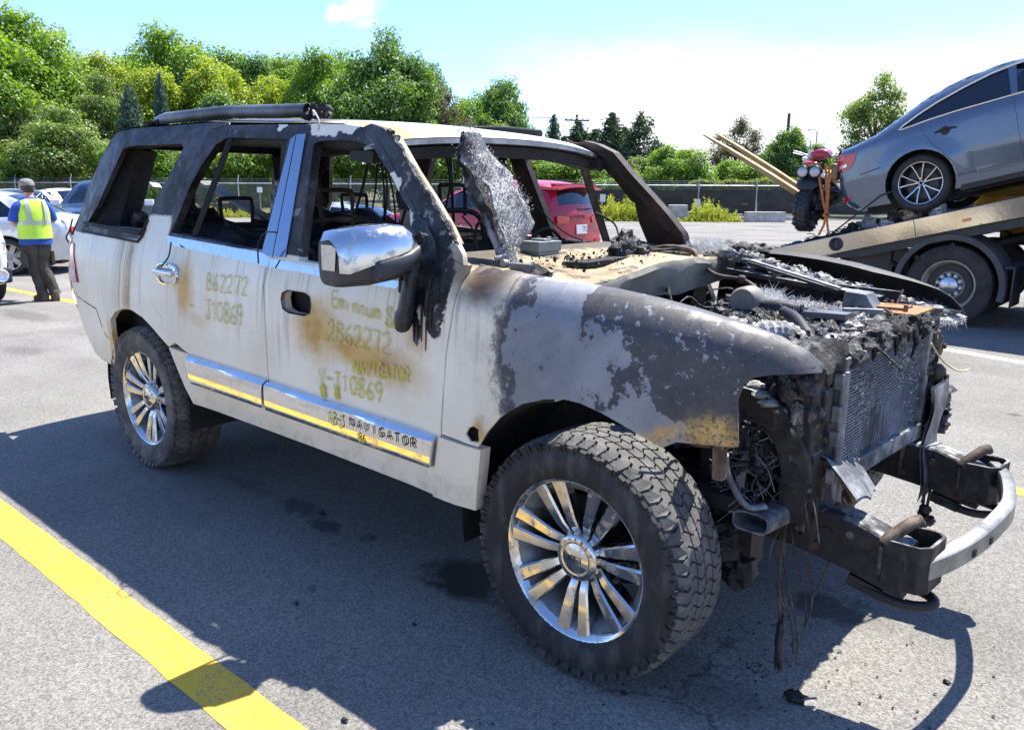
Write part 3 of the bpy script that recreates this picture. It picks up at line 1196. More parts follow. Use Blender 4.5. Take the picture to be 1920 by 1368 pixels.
# ------------------------------------------------------------------ the burnt car: outlines measured in the car's own side view (x forward from the front axle, z up)
OUT = {
    'rear_door': [(-2.798, 1.024), (-2.806, 1.13), (-2.816, 1.234), (-2.759, 1.354), (-2.701, 1.469), (-2.654, 1.559), (-2.608, 1.639), (-2.567, 1.706), (-2.56, 1.796), (-2.515, 1.848), (-2.366, 1.865), (-2.019, 1.853), (-1.764, 1.839), (-1.76, 1.801), (-1.734, 1.589), (-1.709, 1.383), (-1.674, 1.271), (-1.694, 1.225), (-1.702, 1.142), (-1.687, 0.994), (-1.686, 0.899), (-1.68, 0.729), (-1.689, 0.59), (-2.366, 0.6), (-2.389, 0.74), (-2.533, 0.784), (-2.64, 0.889), (-2.738, 0.957)],
    'rear_win': [(-2.642, 1.334), (-2.603, 1.468), (-2.572, 1.573), (-2.514, 1.668), (-2.423, 1.768), (-2.342, 1.799), (-2.281, 1.799), (-1.79, 1.774), (-1.772, 1.636), (-1.762, 1.45), (-1.742, 1.281)],
    'front_door': [(-1.68, 0.729), (-1.686, 0.899), (-1.687, 0.994), (-1.702, 1.142), (-1.694, 1.225), (-1.674, 1.271), (-1.709, 1.383), (-1.734, 1.589), (-1.76, 1.801), (-1.764, 1.839), (-1.585, 1.835), (-1.389, 1.823), (-1.239, 1.803), (-1.144, 1.749), (-1.031, 1.658), (-0.922, 1.568), (-0.791, 1.454), (-0.677, 1.374), (-0.578, 1.324), (-0.517, 1.306), (-0.523, 1.229), (-0.529, 1.128), (-0.546, 1.017), (-0.557, 0.883), (-0.566, 0.71), (-0.606, 0.578), (-1.689, 0.59)],
    'front_win': [(-1.478, 1.263), (-1.582, 1.744), (-1.542, 1.758), (-1.37, 1.755), (-1.256, 1.744), (-1.159, 1.712), (-1.01, 1.604), (-0.921, 1.525), (-0.864, 1.487), (-0.817, 1.386), (-0.772, 1.245), (-1.315, 1.258)],
    'handle_hole': [(-1.563, 1.099), (-1.556, 1.124), (-1.517, 1.139), (-1.397, 1.138), (-1.359, 1.126), (-1.349, 1.092), (-1.355, 1.059), (-1.392, 1.046), (-1.504, 1.046), (-1.549, 1.059)],
    'fender': [(-0.517, 1.306), (-0.523, 1.229), (-0.529, 1.128), (-0.546, 1.017), (-0.557, 0.883), (-0.566, 0.71), (-0.38, 0.703), (-0.333, 0.768), (-0.279, 0.827), (-0.184, 0.89), (-0.095, 0.921), (-0.029, 0.933), (0.034, 0.93), (0.103, 0.913), (0.168, 0.889), (0.244, 0.858), (0.297, 0.837), (0.334, 0.859), (0.49, 0.865), (0.496, 0.868), (0.492, 0.915), (0.484, 1.0), (0.494, 1.041), (0.518, 1.064), (0.561, 1.075), (0.665, 1.086), (0.658, 1.105), (0.617, 1.14), (0.549, 1.173), (0.455, 1.198), (0.332, 1.224), (0.199, 1.248), (0.054, 1.266), (-0.109, 1.278), (-0.293, 1.284), (-0.39, 1.292)],
    'fender_hole': [(-0.439, 0.739), (-0.423, 0.765), (-0.4, 0.775), (-0.375, 0.769), (-0.374, 0.726), (-0.385, 0.704), (-0.415, 0.717)],
    'rocker_end': [(-0.572, 0.7), (-0.36, 0.7), (-0.407, 0.463), (-0.626, 0.458)],
    'quarter': [(-2.798, 1.024), (-2.806, 1.13), (-2.816, 1.234), (-2.759, 1.354), (-2.701, 1.469), (-2.654, 1.559), (-2.608, 1.639), (-2.567, 1.706), (-2.56, 1.796), (-2.515, 1.848), (-2.366, 1.865), (-2.382, 1.882), (-2.606, 1.89), (-3.14, 1.896), (-3.458, 1.902), (-3.757, 1.891), (-3.796, 1.851), (-3.954, 1.693), (-4.104, 1.535), (-4.186, 1.301), (-4.326, 1.226), (-4.349, 1.18), (-4.329, 1.013), (-4.242, 0.971), (-4.023, 0.864), (-3.857, 0.715), (-3.761, 0.637), (-3.641, 0.571), (-3.321, 0.528), (-3.304, 0.665), (-3.289, 0.82), (-3.215, 0.871), (-3.113, 0.899), (-3.005, 0.904), (-2.874, 0.877), (-2.751, 0.828), (-2.656, 0.783), (-2.595, 0.754), (-2.533, 0.784), (-2.64, 0.889), (-2.738, 0.957)],
    'quarter_win': [(-3.803, 1.352), (-2.988, 1.321), (-2.934, 1.379), (-2.924, 1.511), (-2.834, 1.619), (-2.756, 1.764), (-2.793, 1.788), (-3.416, 1.793), (-3.516, 1.777), (-3.607, 1.609), (-3.693, 1.453)],
    'moulding_r': [(-2.389, 0.743), (-1.68, 0.729), (-1.71, 0.594), (-2.366, 0.6)],
    'moulding_f': [(-1.672, 0.725), (-0.58, 0.701), (-0.609, 0.578), (-1.684, 0.591)],
    'rocker': [(-2.595, 0.754), (-2.389, 0.74), (-2.366, 0.6), (-1.689, 0.59), (-0.606, 0.578), (-0.626, 0.458), (-1.348, 0.472), (-1.76, 0.475), (-2.425, 0.478), (-2.5, 0.597)],
    'strip1': [(-1.758, 1.28), (-1.67, 1.271), (-1.728, 1.793), (-1.759, 1.771)],
    'strip2': [(-1.662, 1.272), (-1.569, 1.273), (-1.651, 1.792), (-1.719, 1.792)],
    'sill_r': [(-2.68, 1.319), (-2.634, 1.276), (-1.694, 1.225), (-1.692, 1.263), (-1.746, 1.281)],
    'sill_f': [(-1.687, 1.261), (-1.69, 1.225), (-0.833, 1.202), (-0.811, 1.229)],
    'handle': [(-2.709, 1.145), (-2.693, 1.168), (-2.594, 1.185), (-2.504, 1.172), (-2.473, 1.134), (-2.489, 1.091), (-2.556, 1.072), (-2.673, 1.093)],
}
ZS = [.25, .40, .55, .75, 1.0, 1.15, 1.24, 1.30, 1.82, 1.90, 2.0]
YS = [.945, .965, .985, .995, .990, .975, .950, .930, .740, .690, .62]


def ys(x, z):
    """half width of the burnt car's side at x, z"""
    y = interp(z, ZS, YS)
    if x < -3.2:
        y -= .16 * min((-3.2 - x) / 1.1, 1.05) ** 2.5
    if x > -.2:
        y -= .215 * min((x + .2) / .95, 1.2) ** 2.0
    for cx in (0.0, -3.023):                       # flared wheel arches
        r = hypot(x - cx, z - .40)
        if r < .80:
            y += .016 * max(0, 1 - abs(r - .52) / .28) ** 1.5
    return y


def near(off=0.0):
    return lambda x, z: -(ys(x, z) + off)


def far(off=0.0):
    return lambda x, z: ys(x, z) + off


# ---- materials of the burnt car
def burnt_paint():
    n = NT('burnt_paint')
    x, y, z = n.xyz()
    # shared distortion of every stain's edge
    w1 = n.sub(n.noise(5.0, 6, 0.65), 0.5)
    w2 = n.sub(n.noise(5.0, 6, 0.65, n.scaled((1, 1, 1), (13.1, 4.2, 7.7))), 0.5)
    w3 = n.sub(n.noise(26.0, 5, 0.7), 0.5)
    xw = n.add(x, n.add(n.mul(w1, 0.16), n.mul(w3, 0.05)))
    zw = n.add(z, n.add(n.mul(w2, 0.16), n.mul(w3, 0.05)))
    fine = n.noise(90.0, 4, 0.6)
    # cream white paint, dusty
    base = n.mix(n.mr(n.noise(2.2, 5, 0.6), 0.3, 0.7), (0.73, 0.645, 0.48), (0.85, 0.785, 0.635))
    low = n.mr(z, 0.75, 0.45)
    base = n.mix(n.mul(low, n.mr(n.noise(16, 5, 0.7), 0.42, 0.72, 0.1, 0.55)), base, (0.38, 0.34, 0.26))
    # water runs below the windows
    run = n.noise(1.0, 3, 0.65, n.scaled((42.0, 3.0, 1.5)))
    run2 = n.noise(1.0, 2, 0.6, n.scaled((15.0, 3.0, 0.8), (5, 0, 0)))
    zone = n.mul(n.mr(z, 0.72, 1.18), n.mr(z, 1.36, 1.24))
    rm = n.mul(n.mul(n.mr(run, 0.50, 0.66), n.mr(run2, 0.40, 0.66)), zone)
    base = n.mix(n.mul(rm, 0.85), base, (0.20, 0.185, 0.15))
    rm2 = n.mul(n.mr(run, 0.34, 0.24), zone)
    base = n.mix(n.mul(rm2, 0.6), base, (0.44, 0.39, 0.20))
    qz = n.mul(n.mul(n.mr(x, -3.30, -3.16), n.mr(x, -3.00, -3.03)), n.mul(n.mr(z, .84, .95), n.mr(z, 1.36, 1.24)))
    base = n.mix(n.mul(n.mul(qz, n.mr(n.noise(1.0, 2, .6, n.scaled((60, 3, .7))), .38, .58)), .85), base, (0.34, 0.27, 0.12))
    qe = n.mul(n.mul(n.mr(n.m1('ABSOLUTE', n.add(x, 3.045)), .02, .004), n.mr(n.noise(30, 4, .7), .35, .6)), n.mul(n.mr(z, .84, .95), n.mr(z, 1.30, 1.22)))
    base = n.mix(n.mul(qe, .9), base, (0.17, 0.085, 0.025))
    # rust-brown scorching
    def stain(spec, warp=1.0):
        o = None
        for (cx, cz, rx, rz, k, a) in spec:
            b = n.mul(n.blob(xw if warp else x, zw if warp else z, cx, cz, rx, rz, 0.85, a), k)
            o = b if o is None else n.mx(o, b)
        return o
    ru = stain(((-1.30, 1.00, .26, .19, 1.0, 0), (-1.02, .93, .50, .11, 1.0, -.10), (-2.42, 1.07, .14, .20, 1.0, 0), (-2.30, .93, .16, .05, .35, 0),
                (-3.06, 1.10, .05, .30, .55, 0), (-.70, 1.02, .10, .10, .6, 0), (-.44, 1.27, .10, .10, .9, 0),
                (.42, .885, .13, .07, 1.0, 0), (.27, .86, .11, .05, 1.0, .3), (-.38, .75, .06, .06, .9, 0), (-3.32, .68, .05, .22, .9, 0),
                (-2.66, 1.42, .05, .16, .8, .4), (-1.2, 1.77, .16, .05, .9, 0), (-1.35, 1.86, .3, .04, .8, 0)))
    rcol = n.ramp(n.noise(7.0, 5, 0.65), ((0.30, (0.32, 0.14, 0.025)), (0.48, (0.52, 0.28, 0.055)), (0.68, (0.60, 0.41, 0.14))))
    base = n.mix(n.mul(ru, n.mr(fine, 0.2, 0.5, 0.72, 1.0)), base, rcol)
    # burnt bare steel of the front wings
    fx = n.add(x, n.add(n.mul(w1, 0.20), n.mul(w3, 0.14)))
    edge_x = n.add(-0.36, n.mul(n.m1('ABSOLUTE', n.sub(z, 1.08)), 0.30))
    st = n.mr(n.sub(fx, edge_x), 0.0, 0.015)
    steel_n = n.noise(9.0, 6, 0.66)
    steel = n.mix(n.mr(n.noise(3.0, 4, 0.6), 0.3, 0.7), (0.17, 0.175, 0.19), (0.275, 0.28, 0.295))
    dark_bias = n.add(n.mr(n.add(x, n.mul(n.sub(z, 1.0), 0.9)), 0.12, 0.40, 0, .30), n.mul(n.mr(n.sub(fx, edge_x), 0.17, 0.02), 0.20))
    dk = n.mr(n.add(n.add(n.mul(steel_n, 1.0), n.mul(w3, 0.22)), dark_bias), 0.600, 0.618)
    steel = n.mix(dk, steel, n.mix(n.noise(40, 4, .6), (0.028, 0.028, 0.030), (0.075, 0.073, 0.075)))
    lg = n.mul(dk, n.mr(n.add(n.noise(30.0, 5, 0.75), n.mul(w1, .35)), 0.60, 0.66))
    steel = n.mix(lg, steel, (0.27, 0.275, 0.29))
    steel = n.mix(n.mul(ru, n.mr(fine, 0.3, 0.6)), steel, rcol)
    pink = n.mul(n.mr(n.sub(fx, edge_x), 0.05, 0.0), 0.6)
    steel = n.mix(pink, steel, (0.38, 0.33, 0.34))
    rim_ = n.mul(n.mr(n.m1('ABSOLUTE', n.sub(n.sub(fx, edge_x), 0.004)), 0.028, 0.0), 0.65)
    scorch = n.mul(n.mr(n.sub(fx, edge_x), -.20, .02), n.mul(n.mr(n.noise(10, 5, .7), .3, .65), 0.35))
    base = n.mix(scorch, base, (0.30, 0.22, 0.12))
    steel = n.mix(n.mul(n.mr(n.noise(70, 4, .75), .60, .68), .8), steel, (0.10, 0.10, 0.105))
    col = n.mix(st, base, steel)
    col = n.mix(n.mul(rim_, n.mr(fine, .3, .6)), col, (0.20, 0.15, 0.10))
    # soot
    wk = n.mr(x, -2.98, -2.86, 0.05, 0.30)
    zs = n.add(z, n.mul(wk, n.sub(zw, z)))
    s_hi = n.mr(zs, 1.262, 1.31)
    lift_c = n.mul(n.mul(n.mr(x, -3.02, -2.90), n.mr(x, -2.60, -2.72)), n.mr(zs, 1.46, 1.38))   # pale foot of the pillar behind the rear door
    s_hi = n.mul(s_hi, n.sub(1.0, lift_c))
    pale = stain(((-1.46, 1.84, .34, .085, 1.0, 0), (-1.88, 1.86, .09, .05, .75, 0), (-1.0, 1.56, .055, .10, .8, .9), (-.86, 1.44, .06, .09, .8, .9), (-.55, 1.33, .12, .09, 1.0, 0)))
    s_hi = n.mul(s_hi, n.sub(1.0, n.mul(n.mr(pale, .15, .5), 0.94)))
    s_mir = stain(((-.66, 1.26, .16, .16, 1.0, 0), (-.60, 1.15, .07, .14, 1.0, 0), (-.70, 1.10, .035, .16, .9, 0)))
    s_brn = n.mul(n.blob(xw, zw, -.50, 1.30, .22, .19, 0.9), 0.9)
    halo = n.mul(n.mr(zs, 1.19, 1.29), n.mul(n.mr(x, -1.0, -.7, 0.0, 0.5), n.mr(fx, -.30, -.40)))
    c_soot = n.mix(n.mr(n.noise(11.0, 6, 0.7), 0.35, 0.75), (0.006, 0.0055, 0.0055), (0.040, 0.034, 0.030))
    c_soot = n.mix(n.mul(n.mr(n.noise(1.0, 4, .65, n.scaled((9, 9, 2.2))), .50, .72), .7), c_soot, (0.085, 0.068, 0.052))
    c_soot = n.mix(n.mul(n.mr(n.noise(2.6, 4, .6, n.scaled((1, 1, 1), (1, 6, 2))), .52, .66), .6), c_soot, (0.058, 0.064, 0.080))
    blue = n.mr(n.noise(4.0, 5, 0.7), 0.52, 0.62)
    c_soot = n.mix(n.mul(blue, 0.5), c_soot, (0.075, 0.08, 0.095))
    flake = n.mr(n.add(n.add(n.noise(14.0, 6, 0.7), n.mul(w1, .2)), n.mul(n.mr(x, -1.25, -1.1), .05)), 0.63, 0.66)
    c_soot = n.mix(n.mul(flake, 0.7), c_soot, (0.27, 0.255, 0.24))
    rusty = n.mr(n.noise(6.0, 5, 0.7, n.scaled((1, 1, 1), (3, 9, 2))), 0.60, 0.70)
    c_soot = n.mix(n.mul(rusty, 0.35), c_soot, (0.10, 0.055, 0.025))
    col = n.mix(n.mul(n.mx(halo, n.mul(s_brn, n.sub(1.0, st))), 0.85), col, (0.13, 0.085, 0.04))
    nofend = n.mr(x, -.30, -.42)
    sm = n.mx(n.mul(n.mr(s_hi, .25, .6), n.mx(nofend, n.mr(z, 1.34, 1.38))), n.mr(s_mir, 0.22, 0.42))
    col = n.mix(sm, col, c_soot)
    dk2 = n.mul(n.blob(xw, zw, -.40, 1.27, .17, .15, 0.9), n.sub(1.0, st))
    col = n.mix(n.mul(dk2, .8), col, (0.04, 0.028, 0.02))
    burnt = n.mx(sm, st)
    rough = n.fmix(burnt, n.mr(fine, .3, .7, 0.26, 0.42), n.mr(steel_n, .3, .7, 0.42, 0.72))
    metal = n.mul(n.mul(st, n.sub(1.0, dk)), n.mul(n.sub(1.0, sm), 0.35))
    hgt = n.add(n.mul(burnt, n.add(n.mul(n.mx(dk, flake), 0.4), n.mul(fine, 0.5))), n.mul(n.noise(1.6, 2, .5), .2))
    n.bsdf(col, rough, metal, n.bump(hgt, 0.25, 0.004))
    return n.m


def burnt_roof():
    n = NT('burnt_roof')
    x, y, z = n.xyz()
    f = n.noise(5.0, 6, 0.65)
    front = n.mr(n.add(x, n.mul(n.sub(f, .5), .3)), -1.95, -1.55)
    white = n.mix(n.mr(n.noise(8, 5, .6), .3, .7), (0.42, 0.43, 0.44), (0.66, 0.66, 0.65))
    gold = n.mul(n.mr(n.add(y, n.mul(n.sub(f, .5), .16)), -.50, -.56), n.mr(n.add(y, 0), -.72, -.66))
    white = n.mix(n.mul(gold, .9), white, (0.50, 0.27, 0.05))
    tan = n.mr(y, -.62, -.70)
    white = n.mix(n.mul(tan, .8), white, (0.36, 0.33, 0.27))
    dark = n.mix(n.noise(9, 5, .7), (0.025, 0.022, 0.02), (0.11, 0.10, 0.09))
    c = n.mix(front, dark, white)
    n.bsdf(c, n.mr(f, .3, .7, .35, .6), 0.1, n.bump(n.noise(14, 5, .6), .2, .004))
    return n.m


def mottled(name, stops, scale=8.0, rough=0.6, metal=0.0, bump=0.4, bs=30.0, detail=6, stretch=None, bd=0.008):
    n = NT(name)
    vec = n.scaled(stretch) if stretch else None
    c = n.ramp(n.noise(scale, detail, 0.68, vec), stops)
    n.bsdf(c, rough, metal, n.bump(n.noise(bs, 5, 0.65), bump, bd))
    return n.m


def chrome_mat(name, dirt=0.4, tint=(0.80, 0.81, 0.83), rough=0.07):
    n = NT(name)
    f = n.noise(18.0, 6, 0.7)
    d = n.mul(n.mr(f, 0.48, 0.72), dirt)
    c = n.mix(d, tint, (0.30, 0.26, 0.20))
    n.bsdf(c, n.add(rough, n.mul(d, 0.45)), n.sub(1.0, n.mul(d, .6)), n.bump(n.noise(3.0, 2, .5), .04, .01))
    return n.m


M['burnt_paint'] = burnt_paint()
M['burnt_roof'] = burnt_roof()
M['rust_soot'] = mottled('rust_soot', ((.3, (.010, .008, .007)), (.52, (.030, .019, .014)), (.7, (.085, .045, .026)), (.82, (.12, .11, .10))), 5, .6, 0, .35, 30)
M['soot'] = mottled('soot', ((0.3, (0.006, 0.0055, 0.0055)), (0.55, (0.014, 0.013, 0.0125)), (0.75, (0.042, 0.038, 0.036))), 9, .75, 0, .6, 40)
M['char'] = mottled('char', ((0.3, (0.004, 0.004, 0.005)), (0.5, (0.01, 0.01, 0.011)), (0.72, (0.036, 0.036, 0.038))), 16, .5, 0, .9, 35, bd=.02)
M['ash'] = mottled('ash', ((.28, (.05, .048, .045)), (.45, (.20, .195, .185)), (.62, (.46, .45, .42))), 14, .95, 0, .8, 50, bd=.02)
M['burnt_mix'] = mottled('burnt_debris', ((.33, (.006, .006, .007)), (.49, (.022, .021, .021)), (.58, (.12, .115, .11)), (.70, (.46, .45, .42))), 9, .85, 0, .9, 45, 8, bd=.03)
M['fibre'] = simple('fibre', (0.62, 0.61, 0.58), .8, var=.2, vscale=12)
M['fibre_tan'] = simple('fibre_tan', (0.50, 0.42, 0.24), .8, var=.3, vscale=12)
M['black_steel'] = mottled('black_steel', ((0.3, (0.009, 0.009, 0.011)), (0.55, (0.02, 0.019, 0.021)), (0.74, (0.06, 0.056, 0.054))), 7, .6, .15, .35, 35)
def ashy_steel():
    n = NT('ashy_steel')
    base = n.ramp(n.noise(7, 6, .68), ((.3, (.007, .007, .009)), (.55, (.018, .017, .018)), (.74, (.055, .048, .043))))
    ru_ = n.mr(n.noise(5, 5, .7, n.scaled((1, 1, 1), (3, 1, 8))), .58, .70)
    base = n.mix(n.mul(ru_, .5), base, (.085, .04, .018))
    nz = n.xyz(n.node('ShaderNodeNewGeometry').outputs['Normal'])[2]
    up = n.mul(n.mr(nz, .35, .9), n.mr(n.noise(13, 6, .72), .40, .60))
    base = n.mix(n.mul(up, .8), base, (.34, .34, .345))
    dr = n.mul(n.mr(n.noise(1.0, 4, .7, n.scaled((24, 24, 4))), .56, .70), .35)
    base = n.mix(dr, base, (.13, .125, .12))
    n.bsdf(base, n.mr(n.noise(20, 4, .6), .3, .7, .45, .85), .2, n.bump(n.noise(38, 5, .68), .45, .008))
    return n.m


M['ashy_steel'] = ashy_steel()
M['grey_steel'] = mottled('grey_steel', ((.3, (.06, .062, .066)), (.5, (.17, .175, .18)), (.7, (.36, .36, .35))), 9, .55, .35, .3, 35)
M['rust'] = mottled('rust', ((.3, (.09, .035, .012)), (.5, (.26, .12, .035)), (.7, (.44, .28, .11))), 10, .8, 0, .5, 40)
M['rust_dark'] = mottled('rust_dark', ((0.3, (0.02, 0.015, 0.012)), (0.5, (0.06, 0.038, 0.024)), (0.7, (0.22, 0.165, 0.12))), 10, .75, .1, .5, 40)
M['tan_steel'] = mottled('tan_steel', ((.3, (.10, .075, .045)), (.44, (.24, .175, .09)), (.58, (.33, .26, .15)), (.68, (.40, .34, .23)), (.8, (.30, .15, .04))), 7.5, .65, .1, .35, 12)
def cowl_mat():
    n = NT('cowl_sheet')
    c = n.ramp(n.noise(5.5, 6, .68), ((.32, (.16, .11, .06)), (.48, (.29, .215, .115)), (.62, (.37, .31, .20)), (.75, (.28, .14, .04))))
    x, y, z = n.xyz()
    so = n.mr(n.add(n.noise(7.0, 6, .72, n.scaled((1, 1, 1), (4, 2, 9))), n.mul(n.mr(x, -.75, -.95), .25)), .53, .62)
    c = n.mix(n.mul(so, .85), c, (.03, .026, .022))
    sp = n.mr(n.noise(45.0, 4, .7), .60, .70)
    c = n.mix(n.mul(sp, .6), c, (.06, .045, .03))
    n.bsdf(c, .75, 0, n.bump(n.add(n.noise(14, 5, .6), n.mul(so, .3)), .5, .012))
    return n.m


M['cowl_sheet'] = cowl_mat()
M['tan_dark'] = mottled('tan_dark', ((.3, (.09, .085, .065)), (.5, (.17, .165, .135)), (.7, (.27, .24, .17))), 5, .6, .1, .3, 14)
M['aluminium'] = mottled('aluminium', ((.3, (.11, .11, .105)), (.5, (.24, .24, .22)), (.68, (.38, .37, .33)), (.82, (.34, .21, .08))), 5, .42, .55, .25, 30)
M['fin_metal'] = mottled('fin_metal', ((.3, (.10, .10, .10)), (.52, (.24, .235, .225)), (.72, (.44, .41, .36))), 6, .5, .4, .2, 60)
M['core_metal'] = mottled('core_metal', ((.3, (.012, .013, .018)), (.52, (.035, .04, .05)), (.70, (.17, .16, .15))), 5, .6, .2, .4, 90)
M['chrome'] = chrome_mat('chrome', .85, (.60, .60, .60), .15)
M['chrome_clean'] = chrome_mat('chrome_clean', .35, (.70, .71, .73), rough=.04)
M['pillar_gloss'] = chrome_mat('pillar_gloss', .5, (0.30, 0.34, 0.42), .10)
M['plastic'] = simple('grey_plastic', (0.035, 0.036, 0.040), .5, var=.2, vscale=5, bump=.12, bscale=300)
M['melted'] = mottled('melted_plastic', ((.3, (.010, .010, .011)), (.6, (.022, .022, .024)), (.8, (.05, .05, .055))), 6, .35, 0, .6, 25, bd=.02)
M['lens_red'] = simple('lens_red', (0.42, 0.02, 0.025), .25, coat=.4, var=.2)
M['lens_pale'] = simple('lens_pale', (0.62, 0.30, 0.26), .25, coat=.4)
M['seam'] = simple('seam_dark', (0.012, 0.012, 0.012), .8)
def marker(name, col, gone):
    n = NT(name)
    f = n.noise(34.0, 5, .7)
    st = n.noise(1.0, 3, .6, n.scaled((70, 10, 9)))
    c = n.mix(n.mr(n.add(n.mul(f, .6), n.mul(st, .45)), gone, gone + .14), col, (0.78, 0.69, 0.50))
    n.bsdf(c, .7)
    return n.m


M['chalk'] = marker('paint_marker', (0.58, 0.50, 0.04), .58)
M['chalk_thin'] = marker('paint_marker_faded', (0.54, 0.47, 0.07), .54)


def tyre_mat():
    n = NT('tyre_rubber')
    x, y, z = n.xyz()
    f = n.noise(6.0, 5, .65)
    st = n.noise(1.0, 3, .6, n.scaled((22, 22, 5)))
    d = n.mr(n.add(n.mul(f, .6), n.mul(st, .5)), .50, .72)
    c = n.mix(d, (0.013, 0.013, 0.014), (0.06, 0.058, 0.054))
    n.bsdf(c, .75, 0, n.bump(n.noise(60, 4, .6), .25, .004))
    return n.m


M['tyre'] = tyre_mat()
M['tread'] = mottled('tread_rubber', ((.3, (.05, .049, .047)), (.55, (.10, .098, .093)), (.75, (.18, .175, .165))), 14, .8, 0, .5, 60)
M['muddy_tyre'] = mottled('muddy_tyre', ((.3, (.045, .042, .038)), (.5, (.11, .10, .085)), (.7, (.22, .20, .165))), 9, .9, 0, .8, 40)

SUV = thing('burnt_suv', 'burnt-out white and black estate car without bonnet, bumper or glass', 'car')

# ---- side panels, both sides
BP = M['burnt_paint']
fend_top = OUT['fender'][26:]
fend_top = sorted(fend_top, key=lambda p: p[0])


def ztop_f(x):
    return interp(x, [p[0] for p in fend_top], [p[1] for p in fend_top])


def fend_y(x, z, R=.11, A=.075):
    y = ys(x, z)
    d = ztop_f(x) - z
    if d < R:
        t = 1 - max(d, 0) / R
        y -= A * (1 - sqrt(max(0, 1 - t * t)))
    return y


def smooth_loop(pts, sub=3):
    return catmull(pts, sub, closed=True)


def inset(pts, d):
    """move a loop inwards by d"""
    n = len(pts)
    A = sum(pts[i][0] * pts[(i + 1) % n][1] - pts[(i + 1) % n][0] * pts[i][1] for i in range(n))
    s_ = 1 if A > 0 else -1
    out = []
    for i in range(n):
        a, b, c = Vector(pts[i - 1]), Vector(pts[i]), Vector(pts[(i + 1) % n])
        u, v = (b - a), (c - b)
        if u.length < 1e-6 or v.length < 1e-6:
            out.append(tuple(b)); continue
        u.normalize(); v.normalize()
        nn = Vector((-u.y - v.y, u.x + v.x))
        if nn.length < 1e-4: nn = Vector((-u.y, u.x))
        nn.normalize()
        out.append(tuple(b + nn * d * s_))
    return out


